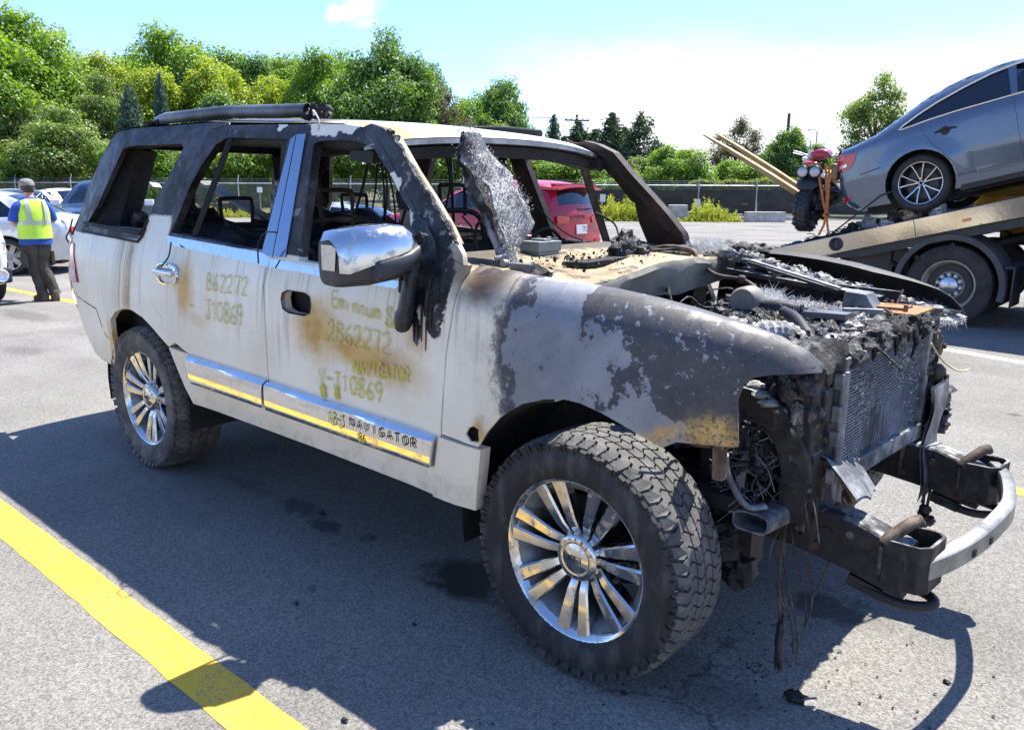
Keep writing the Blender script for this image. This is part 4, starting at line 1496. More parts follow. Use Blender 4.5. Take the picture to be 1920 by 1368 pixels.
TL_X = -4.20
for side, fn in ((-1, near), (1, far)):
    nearside = side < 0
    panel('quarter_panel', inset(OUT['quarter'], .003), [OUT['quarter_win']], fn(), BP, SUV, .03)
    rd = panel('rear_door', inset(OUT['rear_door'], .003), [OUT['rear_win']], fn(.003), BP, SUV, .045)
    holes = [OUT['front_win']] + ([OUT['handle_hole']] if nearside else [])
    fdo = OUT['front_door']
    if not nearside:            # the far door frame follows the further raked far pillar
        def rake(p):
            k = min(1, max(0, (p[0] + 1.30) / .15)) * (.40 * min(.45, max(0, 1.75 - p[1])) if p[1] > 1.3 else .18 * max(0, min(1, (p[1] - 1.0) / .3)))
            return (p[0] - k, p[1])
        fdo = [rake(p) for p in fdo]
        holes = [[(rake(p) if p[0] > -1.3 else (p[0] - .095, p[1])) for p in h_] for h_ in holes]
    fd = panel('front_door', inset(fdo, .003), holes, fn(.003), BP if nearside else M['rust_soot'], SUV, .045)
    # front wing with rolled top flange
    fo = inset(OUT['fender'], .002)
    P, F = sheet(fo, [OUT['fender_hole']] if nearside else [], .025)
    WM = BP if nearside else M['black_steel']
    g = (lambda x, z: -fend_y(x, z)) if nearside else (lambda x, z: fend_y(x, z))
    V, FF = shell(P, F, g, .008)
    m = MB().add(V, FF)
    rows = []
    for i in range(29):
        x = -.40 + 1.03 * i / 28
        zt = ztop_f(x) - .002
        y0 = fend_y(x, zt)
        k = min(1, max(0.05, (.66 - x) / .15))
        k = min(1, max(0.02, (.60 - x) / .30))
        rows.append([(x, side * y0, zt), (x, side * (y0 - .03 * k), zt + .003 * k), (x, side * (y0 - .075 * k), zt - .010 * k)])
    m.loft(rows, cap=False, closed=False)
    m.build('front_wing', WM, SUV, 70)
    # trim
    panel('window_sill_trim', OUT['sill_r'], [], fn(.006), M['chrome_clean'], rd, .01, .08)
    panel('window_sill_trim', OUT['sill_f'], [], fn(.006), M['chrome_clean'], fd, .01, .08)
    if nearside:
        panel('pillar_trim', OUT['strip1'], [], fn(.010), M['pillar_gloss'], rd, .012, .06)
        panel('pillar_trim', OUT['strip2'], [], fn(.0112), M['pillar_gloss'], fd, .012, .06)
    # chrome moulding low on the doors: leans outwards, narrow bevel on top
    for key, dr in (('moulding_r', rd), ('moulding_f', fd)):
        poly = OUT[key]
        def mf(x, z, s_=side):
            zt = .743 - .0232 * (x + 2.39)
            e = zt - z
            y = 1.030 + .04 * e - .75 * e * e
            if e < .018:
                y -= (.018 - e) * 1.0
            return s_ * y
        zt = [(p[0], p[1]) for p in poly]
        P, F = sheet(inset(poly, .002), [], .012)
        V, FF = shell(P, F, mf, .025)
        MB().add(V, FF).build('chrome_moulding', M['chrome_clean'], dr, 25)
    panel('rocker_panel', OUT['rocker'], [], fn(.0), BP, SUV, .04)
    panel('rocker_end', OUT['rocker_end'], [], fn(.012), BP, SUV, .05)
    # tail lamp wraps round the rear corner
    tl = panel('tail_lamp', [(-4.35, 1.20), (-4.05, 1.212), (-3.85, .985), (-4.32, .955)], [], fn(.008), M['lens_red'], SUV, .02, .04)
    panel('lens', [(-4.33, 1.045), (-3.93, 1.06), (-3.87, .990), (-4.315, .96)], [], fn(.012), M['lens_pale'], tl, .004, .04)
    # a-pillar between the door frame and the windscreen opening
    ap = [(-1.28, 1.80), (-1.144, 1.749), (-1.031, 1.658), (-.922, 1.568), (-.791, 1.454), (-.677, 1.374), (-.578, 1.324), (-.517, 1.306),
          (-.535, 1.34), (-.645, 1.435), (-.772, 1.535), (-.905, 1.635), (-1.045, 1.752), (-1.14, 1.795), (-1.22, 1.815)]
    if not nearside:
        ap = [(p[0] - .40 * max(0, 1.75 - p[1]), p[1]) for p in ap]
    panel('windscreen_pillar', ap, [], fn(.004), BP if nearside else M['rust_soot'], SUV, .022 if nearside else .06, .04)
    rim = [(-.58, 1.375), (-.645, 1.435), (-.772, 1.535), (-.905, 1.635), (-1.045, 1.75), (-1.09, 1.775)]
    if not nearside:
        rim = [(p[0] - .40 * max(0, 1.75 - p[1]), p[1]) for p in rim]
    rr = random.Random(5)
    m = MB()
    m.loft([[(x - .002, side * (ys(x, z) - .012), z), (x - .004, side * (ys(x, z) - .040), z - .002), (x - .05, side * (ys(x, z) - .055), z - .03), (x - .06, side * (ys(x, z) - .03), z - .04)] for (x, z) in rim])
    m.build('windscreen_flange', M['tan_steel'] if nearside else M['soot'], SUV, 30)
    if nearside:
        m = MB()
        pts = []
        rs = []
        rc = catmull(rim, 7)
        for (x, z) in rc:
            pts.append((x + .0 + rr.uniform(-.006, .006), -(ys(x, z) + .002 + rr.uniform(-.004, .004)), z + .0 + rr.uniform(-.006, .006)))
            rs.append(rr.uniform(.006, .016))
        m.tube(pts, rs, 7)
        m.build('melted_trim', M['char'], SUV, 50)
    # door inner skins, dark
    for key, x0, x1 in (('r', -2.72, -1.72), ('f', -1.66, -.62)):
        m = MB()
        m.box(((x0 + x1) / 2, side * .875, .88), (x1 - x0, .03, .70))
        m.box(((x0 + x1) / 2, side * .905, 1.215), (x1 - x0, .085, .05))
        m.build('door_inner_skin', M['soot'], rd if key == 'r' else fd)
    # wheel wells
    for cx in (0.0, -3.023):
        m = MB()
        rows = []
        for k in range(15):
            a = radians(-12 + 204 * k / 14) if cx < -1 else radians(100 + 92 * k / 14)
            r = .505
            rows.append([(cx + (.66 if a < 2.85 else .51) * cos(a), side * .955, .41 + (.66 if a < 2.85 else .51) * sin(a))] * (1 if cx > -1 else 0) + [(cx + r * cos(a), side * yy, .41 + r * sin(a)) for yy in (.962, .8, .60)] + [(cx + .1 * cos(a), side * .60, .41 + .1 * sin(a))])  # front wells get an added outer ring that blocks sun leaking behind the wing
        m.loft(rows, cap=False, closed=False)
        m.build('wheel_well', M['soot'], SUV, 60)
    # rear quarter inner lining and pillars seen through the openings
    m = MB()
    m.box((-3.35, side * .84, .95), (1.25, .05, .62))
    m.build('quarter_lining', M['soot'], SUV)
    for (a_, b_, w_, h_) in (((-3.86, side * .70, 1.25), (-3.72, side * .56, 1.80), .30, .12), ((-1.80 - .12 * (side > 0), side * .87, .6), (-1.84 - .12 * (side > 0), side * .68, 1.80), .08, .10)):
        MB().bar(a_, b_, w_, h_).build('inner_pillar', M['soot'], SUV)
    # roof gutter rail on the inside edge
    m = MB()
    m.tube([(x, side * (ys(x, z) - .05), z - .045) for (x, z) in ((-3.8, 1.85), (-3.2, 1.865), (-2.4, 1.845), (-1.8, 1.815), (-1.3, 1.785), (-1.12, 1.73))], .035, 6)
    m.build('roof_side_member', M['soot'], SUV, 60)
    # window divider bar in the rear door
    m = MB()
    m.bar((-2.45, side * .925, 1.26), (-2.30, side * .745, 1.80), .022, .026)
    m.build('window_divider', M['soot'], rd)
    if not nearside:
        m = MB()
        m.bar((-1.20, side * .93, 1.22), (-1.30, side * .765, 1.74), .03, .035)
        m.build('window_divider', M['rust_dark'], fd)

# ---- roof
XR = [-1.09, -1.16, -1.25, -1.40, -1.6, -2.0, -2.4, -2.6, -3.14, -3.46, -3.76, -3.93]
ZE = [1.742, 1.772, 1.800, 1.828, 1.840, 1.858, 1.880, 1.894, 1.900, 1.905, 1.893, 1.845]
ZC = [1.785, 1.802, 1.820, 1.846, 1.872, 1.905, 1.930, 1.938, 1.942, 1.938, 1.920, 1.872]


def roof_rows(dz=0.0, dy=0.0, n=17):
    rows = []
    for x, ze, zc in zip(XR, ZE, ZC):
        ye = (ys(x, min(ze, 1.86)) - .018 - dy) if x < -1.2 else .745 - dy - (x + 1.25) * -.2
        row = []
        for k in range(n):
            t = -1 + 2 * k / (n - 1)
            row.append((x - .09 * t * t * max(0, min(1, (x + 1.6) / .5)), t * ye, ze + (zc - ze) * (1 - abs(t) ** 2.4) + dz))
        rows.append(row)
    return rows


m = MB()
a, b = roof_rows(), roof_rows(-.02, .01)
m.loft(a, cap=False, closed=False)
m.build('roof', M['burnt_roof'], SUV, 40)
m = MB()
m.loft(b, cap=False, closed=False)
m.build('roof_inner', M['soot'], SUV, 40)
# windscreen header: pale lip, dark beam under it
r0 = a[0]
m = MB()
m.loft([[(p[0] + .012, p[1], p[2] - .004), (p[0] + .016, p[1], p[2] - .026), (p[0] - .05, p[1], p[2] - .032), (p[0] - .05, p[1], p[2] - .02)] for p in r0])
m.build('windscreen_header', M['aluminium'], SUV, 30)
m = MB()
m.loft([[(p[0] - .012, p[1] * .98, p[2] - .036), (p[0] - .02, p[1] * .98, p[2] - .085), (p[0] - .16, p[1] * .98, p[2] - .07), (p[0] - .16, p[1] * .98, p[2] - .03)] for p in r0])
m.build('header_beam', M['soot'], SUV, 30)
for x in (-1.75, -2.35, -3.0, -3.55):
    zc = interp(-x, [-q for q in XR], ZC)
    ze = interp(-x, [-q for q in XR], ZE)
    m = MB()
    m.loft([[(x - .03, t * .70, zz - .03), (x + .03, t * .70, zz - .03), (x + .03, t * .70, zz - .055), (x - .03, t * .70, zz - .055)] for t, zz in [(-1 + k / 5, ze + (zc - ze) * (1 - abs(-1 + k / 5) ** 2.4)) for k in range(11)]])
    m.build('roof_bow', M['soot'], SUV)
# roof rails: the near one burnt loose, the far one along the edge
def rail_bar(pts, w, h, mat):
    m = MB()
    rings = []
    for p in pts:
        rings.append([(p[0], p[1] + w * cos(q) * .5, p[2] + h * sin(q) * .5) for q in [2 * pi * k / 12 for k in range(12)]])
    m.loft(rings)
    return m.build('roof_rail', mat, SUV, 50)


M['rail_grey'] = mottled('rail_grey', ((.3, (.045, .045, .05)), (.5, (.085, .085, .09)), (.66, (.30, .31, .33))), 1.4, .45, .4, .2, 40, 3)
rail_bar([(-3.36, -.60, 1.93), (-3.25, -.60, 1.948), (-2.6, -.60, 1.947), (-1.86, -.60, 1.912)], .055, .064, M['rail_grey'])
rail_bar([(-3.3, .60, 1.92), (-2.5, .60, 1.925), (-1.7, .60, 1.885), (-1.45, .60, 1.855)], .045, .04, M['soot'])
rr = random.Random(9)
for (x0, x1, y0) in ((-1.88, -1.66, -.60), (-3.42, -3.30, -.61)):
    m = MB()
    for k in range(14):
        x = rr.uniform(x0, x1)
        m.tube([(x, y0 + rr.uniform(-.03, .03), 1.88), (x + rr.uniform(-.05, .05), y0 + rr.uniform(-.03, .03), 1.91 + rr.uniform(0, .03)), (x + rr.uniform(-.08, .08), y0 + rr.uniform(-.05, .05), 1.90 + rr.uniform(-.02, .03))], [.018, .014, .006], 6)
    m.build('burnt_rail_end', M['char'], SUV, 40)
m = MB()
m.tube(catmull([(-1.62, -.735, 1.87), (-1.58, -.765, 1.885), (-1.53, -.775, 1.84), (-1.545, -.77, 1.80)], 5), .004, 5)
m.build('wire_loop', M['fibre'], SUV, 60)
# rear end: tailgate frame (open glass)
m = MB()
rows = []
for z, x in ((.60, -3.95), (.72, -4.20), (.85, -4.32), (1.0, -4.36), (1.20, -4.355), (1.27, -4.33)):
    rows.append([(x + .12 * t * t, t * ys(-4.2, z), z) for t in [-1 + k / 6 for k in range(13)]])
m.loft(rows, cap=False, closed=False)
m.build('tailgate', BP, SUV, 40)
m = MB()
for s_ in (-1, 1):
    m.loft([[(x, s_ * (y - d), z) for x, y, d, z in q] for q in (((-4.30, .80, 0, 1.25), (-4.33, .80, .10, 1.25), (-4.24, .80, .12, 1.25)), ((-3.93, .665, 0, 1.80), (-3.97, .665, .12, 1.80), (-3.88, .665, .13, 1.80)))])
m.bar((-3.94, -.6, 1.84), (-3.94, .6, 1.84), .08, .08)
m.build('tailgate_frame', M['soot'], SUV, 30)
# floor, firewall and tunnel keep the sky out from under the body
m = MB()
m.box((-1.85, 0, .50), (3.75, 1.60, .10))
m.box((-3.95, 0, .80), (.3, 1.4, .30))
m.build('floor_pan', M['soot'], SUV)
m = MB()
m.box((-.58, 0, .85), (.06, 1.74, .72))
m.build('firewall', M['soot'], SUV)
m = MB()
for s_ in (-1, 1):
    m.box((-1.8, s_ * .48, .42), (4.4, .10, .16))
m.tube([(-3.02, -.80, .40), (-3.02, .80, .40)], .06, 10)
m.lathe([(0, -.16), (.12, -.13), (.16, 0), (.12, .13), (0, .16)], 14, 'x', (-3.02, 0, .40))
m.tube([(0, -.80, .42), (0, -.45, .40), (0, .45, .40), (0, .80, .42)], .05, 8)
m.build('chassis_rails', M['black_steel'], SUV)


# ---- wheels
def suv_wheel(cx, side, muddy=False, camber=0.0, steer=0.0):
    """wheel with tyre, tread blocks, chrome rim with seven double spokes and a centre cap; local y points outwards"""
    root_m = MB()
    root_m.lathe([(.0, -.17), (.17, -.17), (.17, -.13), (.06, -.13), (.06, -.02), (0, -.02)], 28, 'y')
    hub = root_m.build('wheel', M['soot'], SUV, 40)
    hub.location = (cx, side * .845, .40)
    hub.rotation_euler = (0, 0, steer if side > 0 else pi + steer)
    # local frame: +y outwards
    RT = .405
    prof = [(.255, .105), (.268, .128), (.290, .142), (.325, .150), (.355, .146), (.380, .132), (.394, .115), (.396, .06), (.397, 0), (.396, -.06), (.394, -.115), (.38, -.132), (.35, -.146), (.30, -.145), (.268, -.13), (.25, -.12)]
    t = MB()
    t.lathe(prof, 64, 'y')
    # raised ring and shoulder ribs on the sidewall
    for k in range(48):
        a = 2 * pi * k / 48
        for q in range(2):
            aa = a + .05 * q
            c_, s_ = cos(aa), sin(aa)
            r1, r2 = (.352, .386) if q == 0 else (.366, .392)
            m3 = Matrix.Rotation(-aa, 3, 'Y')
            t.box(m3 @ Vector(((r1 + r2) / 2, .139, 0)), (r2 - r1, .012, .022 if q == 0 else .014), m3 @ Matrix.Rotation(.42, 3, 'Z'))
    if muddy:
        # flat-ish at the ground
        t.v = [(v[0], v[1] * (1.06 if v[2] < -.30 else 1.0), max(v[2], -.397)) for v in t.v]
    t.build('tyre', M['muddy_tyre'] if muddy else M['tyre'], hub, 40)
    tr = MB()
    rnd = random.Random(int(cx * 10) + 77 + side)
    N = 56
    for k in range(N):
        a0 = 2 * pi * k / N
        for col in range(6):
            yc = (-.104, -.066, -.022, .022, .066, .104)[col]
            w = (.050, .039, .040, .040, .039, .050)[col]
            ph = (0, .5, .15, .65, .3, .8)[col]
            a = a0 + ph * 2 * pi / N
            L = 2 * pi / N * .405 * (.84 if col in (0, 5) else .89)
            zg = .006 * (-1) ** col
            hgt = .0095
            # six-sided interlocking block
            poly = [(-w / 2, -L / 2 + zg), (0, -L / 2 - zg * .9), (w / 2, -L / 2 + zg), (w / 2, L / 2 + zg), (0, L / 2 - zg * .9), (-w / 2, L / 2 + zg)]
            if col == 0: poly = [(p[0] - .008 * (abs(p[0]) > .01 and p[0] < 0) * (k % 2), p[1]) for p in poly]
            if col == 5: poly = [(p[0] + .008 * (p[0] > .01) * (k % 2), p[1]) for p in poly]
            V = []
            for (rr_, sc) in ((.388, 1.0), (.3965 + hgt, .93)):
                for (py, pt) in poly:
                    yy = yc + py * sc
                    aa = a + pt * sc / .405
                    r_ = rr_ - (.014 if abs(yy) > .118 else 0) - max(0, abs(yy) - .08) * .10
                    V.append((r_ * cos(aa), yy, r_ * sin(aa)))
            tr.add(V, [tuple(range(5, -1, -1)), tuple(range(6, 12))] + [(i, (i + 1) % 6, 6 + (i + 1) % 6, 6 + i) for i in range(6)])
    if muddy:
        tr.v = [(v[0], v[1], max(v[2], -.402)) for v in tr.v]
    tr.build('tread', M['muddy_tyre'] if muddy else M['tread'], hub)
    # rim
    r = MB()
    r.lathe([(.238, .088), (.250, .106), (.262, .126), (.272, .130), (.274, .118), (.268, .10)], 72, 'y')
    rim = r.build('rim', M['chrome'], hub, 50)
    b = MB()
    b.lathe([(.250, .105), (.225, .08), (.215, .02), (.212, -.11)], 48, 'y')
    b.build('rim_barrel', M['grey_steel'], rim, 50)
    for k in range(7):
        a = radians(270) + k * 2 * pi / 7
        for sg in (-1, 1):
            # each spoke runs parallel to its twin
            rings = []
            for (rad, off, w, yo, th) in ((.060, .015, .022, .066, .05), (.085, .019, .029, .084, .05), (.12, .024, .035, .098, .05), (.18, .032, .043, .107, .045), (.235, .039, .052, .115, .035), (.264, .042, .057, .121, .025)):
                cxl, czl = rad, sg * off
                c_, s_ = cos(a), sin(a)
                ring = []
                for (dw, dy) in ((-.5, -th), (-.5, -.006), (-.36, 0), (.36, 0), (.5, -.006), (.5, -th)):
                    lx, lz = cxl, czl + dw * w
                    ring.append((lx * c_ - lz * s_, yo + dy, lx * s_ + lz * c_))
                rings.append(ring)
            MB().loft(rings).build('spoke', M['chrome'], rim, 30)
    cp = MB()
    cp.lathe([(0, .112), (.045, .112), (.050, .108), (.052, .108), (.058, .110), (.074, .106), (.080, .098), (.080, .05)], 40, 'y')
    cap_o = cp.build('centre_cap', M['chrome'], rim, 40)
    # emblem: a cross in a rectangle, and the word round the ring
    e = MB()
    e.box((0, .1135, 0), (.046, .003, .0016)); e.box((0, .1135, .0075), (.050, .003, .0013)); e.box((0, .1135, -.0075), (.050, .003, .0013))
    e.box((.0246, .1136, 0), (.0013, .003, .0137)); e.box((-.0246, .1136, 0), (.0013, .003, .0137)); e.box((0, .1137, 0), (.0016, .003, .022))
    word = 'LINCOLN'
    for rep in range(2):
        for i, ch in enumerate(word):
            th = radians(90 + 65 - i * 21.7 + rep * 180)
            for st in FONT[ch]:
                pts = []
                for (u, v) in st:
                    rr_ = .0605 + v * .0105
                    tt = th - (u - .3) * .0105 / .066
                    # text reads from outside: mirror because +y looks at us
                    pts.append((-rr_ * cos(tt), .1112 - (rr_ - .058) * .22, rr_ * sin(tt)))
                ribbon(e, pts, .0021, (0, 1, 0), .001)
    tag(e.build('cap_lettering', M['plastic'], rim), kind='stuff')
    for k in range(6):
        a = 2 * pi * k / 6 + .3
        rim_n = MB().lathe([(0, .0), (.012, .0), (.012, .03), (.006, .036), (0, .036)], 6, 'y', (.075 * cos(a) * .0 + .0, 0, 0))
    return hub


suv_wheel(0.0, -1)
suv_wheel(0.0, 1)
suv_wheel(-3.023, -1, True)
suv_wheel(-3.023, 1, True)

# ---- door furniture
fdoor = [o for o in SUV.children if o.name.startswith('front_door')][0]
rdoor = [o for o in SUV.children if o.name.startswith('rear_door')][0]
quarter = [o for o in SUV.children if o.name.startswith('quarter_panel')][0]
# dark cavity and bezel of the missing handle
hh = OUT['handle_hole']
m = MB()
big = inset(hh, -.0025)
n_ = len(hh)
V = [(p[0], -(ys(*p) + .006), p[1]) for p in big] + [(p[0], -(ys(*p) + .008), p[1]) for p in hh] + [(p[0], -(ys(*p) - .012), p[1]) for p in hh]
F = [(i, (i + 1) % n_, n_ + (i + 1) % n_, n_ + i) for i in range(n_)] + [(n_ + i, n_ + (i + 1) % n_, 2 * n_ + (i + 1) % n_, 2 * n_ + i) for i in range(n_)]
m.add(V, F)
m.build('handle_opening', M['seam'], fdoor, 30)
m = MB()
m.box((-1.455, -.90, 1.09), (.24, .02, .12))
m.build('handle_cavity', M['seam'], fdoor)
# chrome handle of the rear door: dished cup and grip bar
hc = (-2.59, 1.13)
yb = ys(*hc)
m = MB()
rings = []
for (k, d) in ((1.0, .002), (.97, .014), (.86, .016), (.80, .008), (.70, -.012), (.3, -.018)):
    rings.append([(hc[0] + .112 * k * (abs(cos(q)) ** .7) * (1 if cos(q) > 0 else -1), -(yb + .003 + d), hc[1] + .056 * k * (abs(sin(q)) ** .7) * (1 if sin(q) > 0 else -1)) for q in [2 * pi * i / 28 for i in range(28)]])
m.loft(rings)
hd = m.build('door_handle', M['chrome_clean'], rdoor, 40)
m = MB()
gr = []
for t in range(9):
    u = -1 + t / 4
    gr.append([(hc[0] - .01 + u * .098, -(yb + .022 + .012 * (1 - u * u) + .011 * cos(q)), hc[1] + .008 + .017 * sin(q)) for q in [2 * pi * i / 10 for i in range(10)]])
m.loft(gr)
m.build('grip', M['chrome_clean'], hd, 50)


# ---- lettering on the doors
rj = random.Random(21)


def door_text(s, x0, z0, h, slope, par, mat, w, jit=.055, gap=.75, lift=.005, name='chalk_writing'):
    def mp(u, v):
        x = x0 + u * h
        z = z0 + v * h + slope * u * h
        return (x, -(ys(x, z) + .0045), z)
    mb = text_strokes(s, mp, (0, -1, 0), w, jit, rj, gap, lift)
    mb.build(name, mat, par)


# seen from the car's right side x runs to the right, so the writing is laid along +x
door_text('B62272', -2.196, 1.084, .078, .02, rdoor, M['chalk_thin'], .0055, gap=.82)
door_text('J10869', -2.205, .944, .09, .02, rdoor, M['chalk_thin'], .0055, gap=.63)
door_text('-', -2.36, .955, .08, .0, rdoor, M['chalk_thin'], .0055)
door_text('Eminnum', -1.205, 1.104, .062, -.08, fdoor, M['chalk_thin'], .0055, gap=.70)
door_text('&', -.875, 1.060, .08, 0, fdoor, M['chalk_thin'], .0055)
door_text('2B62272', -1.232, .966, .08, -.02, fdoor, M['chalk_thin'], .0055, gap=.72)
door_text('NAVIGATOR', -1.06, .856, .053, .045, fdoor, M['chalk'], .006, gap=.70)
door_text('V-J10869', -1.292, .772, .070, -.01, fdoor, M['chalk'], .006, gap=.735)
door_text('06', -1.284, .722, .052, .08, fdoor, M['chalk'], .009, gap=1.9)
door_text('88', -1.272, .724, .045, .08, fdoor, M['chalk'], .006, gap=2.0, lift=.006)


def mould_text(s, x0, zf, h, mat, w, gap, name, lift=.0035, jit=0.0, sx=1.0):
    def mp(u, v):
        x = x0 + u * h * sx
        z = zf + v * h - .0232 * (x - x0)
        e = .743 - .0232 * (x + 2.39) - z
        return (x, -(1.0305 + .04 * e - .75 * e * e), z)
    text_strokes(s, mp, (0, -1, 0), w, jit, rj, gap, lift).build(name, mat, fdoor)


mould_text('NAVIGATOR', -1.055, .650, .034, M['plastic'], .0055, 1.0, 'badge_letters', sx=1.32)
mould_text('18-J', -1.205, .632, .05, M['chalk'], .006, .55, 'chalk_writing', .005, .04)
mould_text('86', -1.01, .598, .03, M['chalk'], .006, .7, 'chalk_writing', .005, .04)

# gasket ledge of the rear quarter opening
m = MB()
for (dz, dy, r) in ((.0, .004, .010), (-.045, .006, .007)):
    m = MB()
    m.tube([(x, -(ys(x, z + dz) + dy), z + dz) for (x, z) in ((-3.86, 1.345), (-3.55, 1.336), (-3.2, 1.325), (-2.99, 1.317), (-2.95, 1.345), (-2.935, 1.39))], r, 6)
    m.build('window_gasket', M['soot'], quarter, 60)
m = MB()
m.box((-3.40, -.84, 1.325), (.86, .10, .012))
m.build('window_ledge', M['ashy_steel'], quarter)
# crease and flap lines: narrow recessed grooves read as thin dark strips let into the panel
m = MB()
def seam(pts, w=.006):
    ribbon(m, [(x, -(ys(x, z) + .0), z) for (x, z) in catmull(pts, 4)], w, (0, -1, 0), .0012)
seam([(-4.16, .905), (-3.60, .865), (-3.50, .84), (-3.36, .70)])
m.build('panel_gap', M['seam'], quarter)
# loose wires hanging out of the rear door window
m = MB()
m.tube(catmull([(-2.56, -.965, 1.29), (-2.50, -1.0, 1.265), (-2.53, -1.0, 1.22), (-2.60, -1.005, 1.17)], 5), .004, 5)
m.build('loose_wire', M['seam'], SUV, 60)
m = MB()
m.tube(catmull([(-1.70, -1.0, 1.24), (-1.69, -1.0, 1.33), (-1.65, -.985, 1.375), (-1.60, -.96, 1.375)], 5), .0035, 5)
m.build('loose_wire', M['seam'], SUV, 60)
m = MB()
m.tube(catmull([(-4.27, -.83, 1.205), (-4.22, -.86, 1.24), (-4.20, -.84, 1.29), (-4.19, -.82, 1.36)], 5), .005, 5)
m.build('loose_wire', M['seam'], SUV, 60)
# ---- door mirror
mr_ = MB()
# housing: outer end face towards -y, chrome skull cap over a grey body; x forward, long axis across the car
def ringm(y, x0, x1, z0, z1, n=20, p=.55):
    cx_, cz_ = (x0 + x1) / 2, (z0 + z1) / 2
    out = []
    for i in range(n):
        q = 2 * pi * i / n
        c_, s_ = cos(q), sin(q)
        out.append((cx_ + (x1 - x0) / 2 * abs(c_) ** p * (1 if c_ > 0 else -1), y, cz_ + (z1 - z0) / 2 * abs(s_) ** p * (1 if s_ > 0 else -1)))
    return out


mr_.loft([ringm(-1.262, -.865, -.80, 1.26, 1.38), ringm(-1.258, -.89, -.775, 1.238, 1.40), ringm(-1.24, -.90, -.755, 1.232, 1.412), ringm(-1.16, -.90, -.70, 1.235, 1.425),
          ringm(-1.07, -.89, -.665, 1.25, 1.43), ringm(-1.0, -.87, -.69, 1.285, 1.415), ringm(-.985, -.85, -.72, 1.30, 1.40)])
mir = mr_.build('door_mirror', M['plastic'], SUV, 45)
c_ = MB()
rows = []
for (y, x0, x1, zb, zt) in ((-1.267, -.862, -.772, 1.285, 1.385), (-1.245, -.872, -.747, 1.282, 1.416), (-1.16, -.875, -.69, 1.318, 1.431), (-1.07, -.865, -.655, 1.352, 1.437), (-1.0, -.84, -.68, 1.368, 1.424)):
    rows.append([(x0, y, zt + .001), (x0 + (x1 - x0) * .5, y, zt + .007), (x1 - .03, y, zt + .003), (x1 - .008, y, zt - .018), (x1 + .007, y, zt - .045 if zt - .045 > zb else (zb + zt) / 2), (x1 + .009, y, zb)])
c_.loft(rows, cap=False, closed=False)
c_.loft([[(-.865, -1.2635, 1.29), (-.865, -1.2635, 1.375), (-.80, -1.266, 1.375)], [(-.79, -1.2665, 1.29), (-.78, -1.2665, 1.36), (-.775, -1.266, 1.362)]], cap=False, closed=False)
c_.build('chrome_cap', M['chrome'], mir, 60)
ind = MB()
ind.loft([ringm(-1.175, -.72, -.668, 1.262, 1.318, 12), ringm(-1.165, -.72, -.658, 1.258, 1.326, 12), ringm(-1.06, -.70, -.632, 1.286, 1.352, 12), ringm(-1.0, -.72, -.655, 1.315, 1.372, 12)])
ind.build('indicator_cover', M['plastic'], mir, 45)
mg = MB()
mg.box((-.895, -1.12, 1.33), (.01, .22, .13))
mg.build('mirror_backing', M['seam'], mir)
ml = MB()
rr = random.Random(3)
# burnt ball joint and the drooping, melted foot
for k in range(26):
    p = Vector((-.74 + rr.uniform(-.05, .05), -.985 + rr.uniform(-.035, .03), 1.345 + rr.uniform(-.075, .05)))
    ml.tube([p, p + rand_dir(rr) * .025, p + rand_dir(rr) * .04], [.016, .014, .004], 6)
ml.build('burnt_joint', M['burnt_mix'], mir, 50)
mf_ = MB()
foot = catmull([(-.70, -.985, 1.33), (-.705, -1.0, 1.25), (-.715, -1.01, 1.17), (-.735, -1.012, 1.11), (-.745, -1.008, 1.075)], 4)
mf_.tube([(p[0], p[1] - .006, p[2]) for p in foot], [.034 + .018 * sin(i / len(foot) * 3.0) + (.012 if i > len(foot) * .6 else 0) - (.04 if i == len(foot) - 1 else 0) for i in range(len(foot))], 12, squash=.55)
for (x0, z0, z1, r) in ((-.68, 1.16, 1.03, .007), (-.655, 1.2, 1.0, .006), (-.635, 1.22, 1.08, .008), (-.72, 1.12, 1.03, .006), (-.70, 1.1, 1.035, .005), (-.665, 1.25, 1.12, .02), (-.80, 1.23, 1.165, .012), (-.82, 1.25, 1.19, .01)):
    mf_.tube([(x0, -(ys(x0, z0) + .004), z0), (x0 + .003, -(ys(x0, (z0 + z1) / 2) + .006), (z0 + z1) / 2), (x0 + .005, -(ys(x0, z1) + .004), z1)], [r * 1.5, r, r * .5], 7, squash=.6)
# melted sail over the corner of the door
P, F = sheet([(-.83, 1.40), (-.80, 1.47), (-.74, 1.44), (-.66, 1.36), (-.62, 1.28), (-.60, 1.18), (-.64, 1.14), (-.68, 1.18), (-.74, 1.16), (-.80, 1.21), (-.82, 1.30)], [], .03)
V, FF = shell(P, F, lambda x, z: -(ys(x, z) + .012 + .008 * sin(x * 60) * sin(z * 45)), .02)
mf_.add(V, FF)
mf_.build('melted_foot', M['melted'], mir, 60)

# ------------------------------------------------------------------ burnt car: cabin and engine bay
from mathutils import noise as mnoise


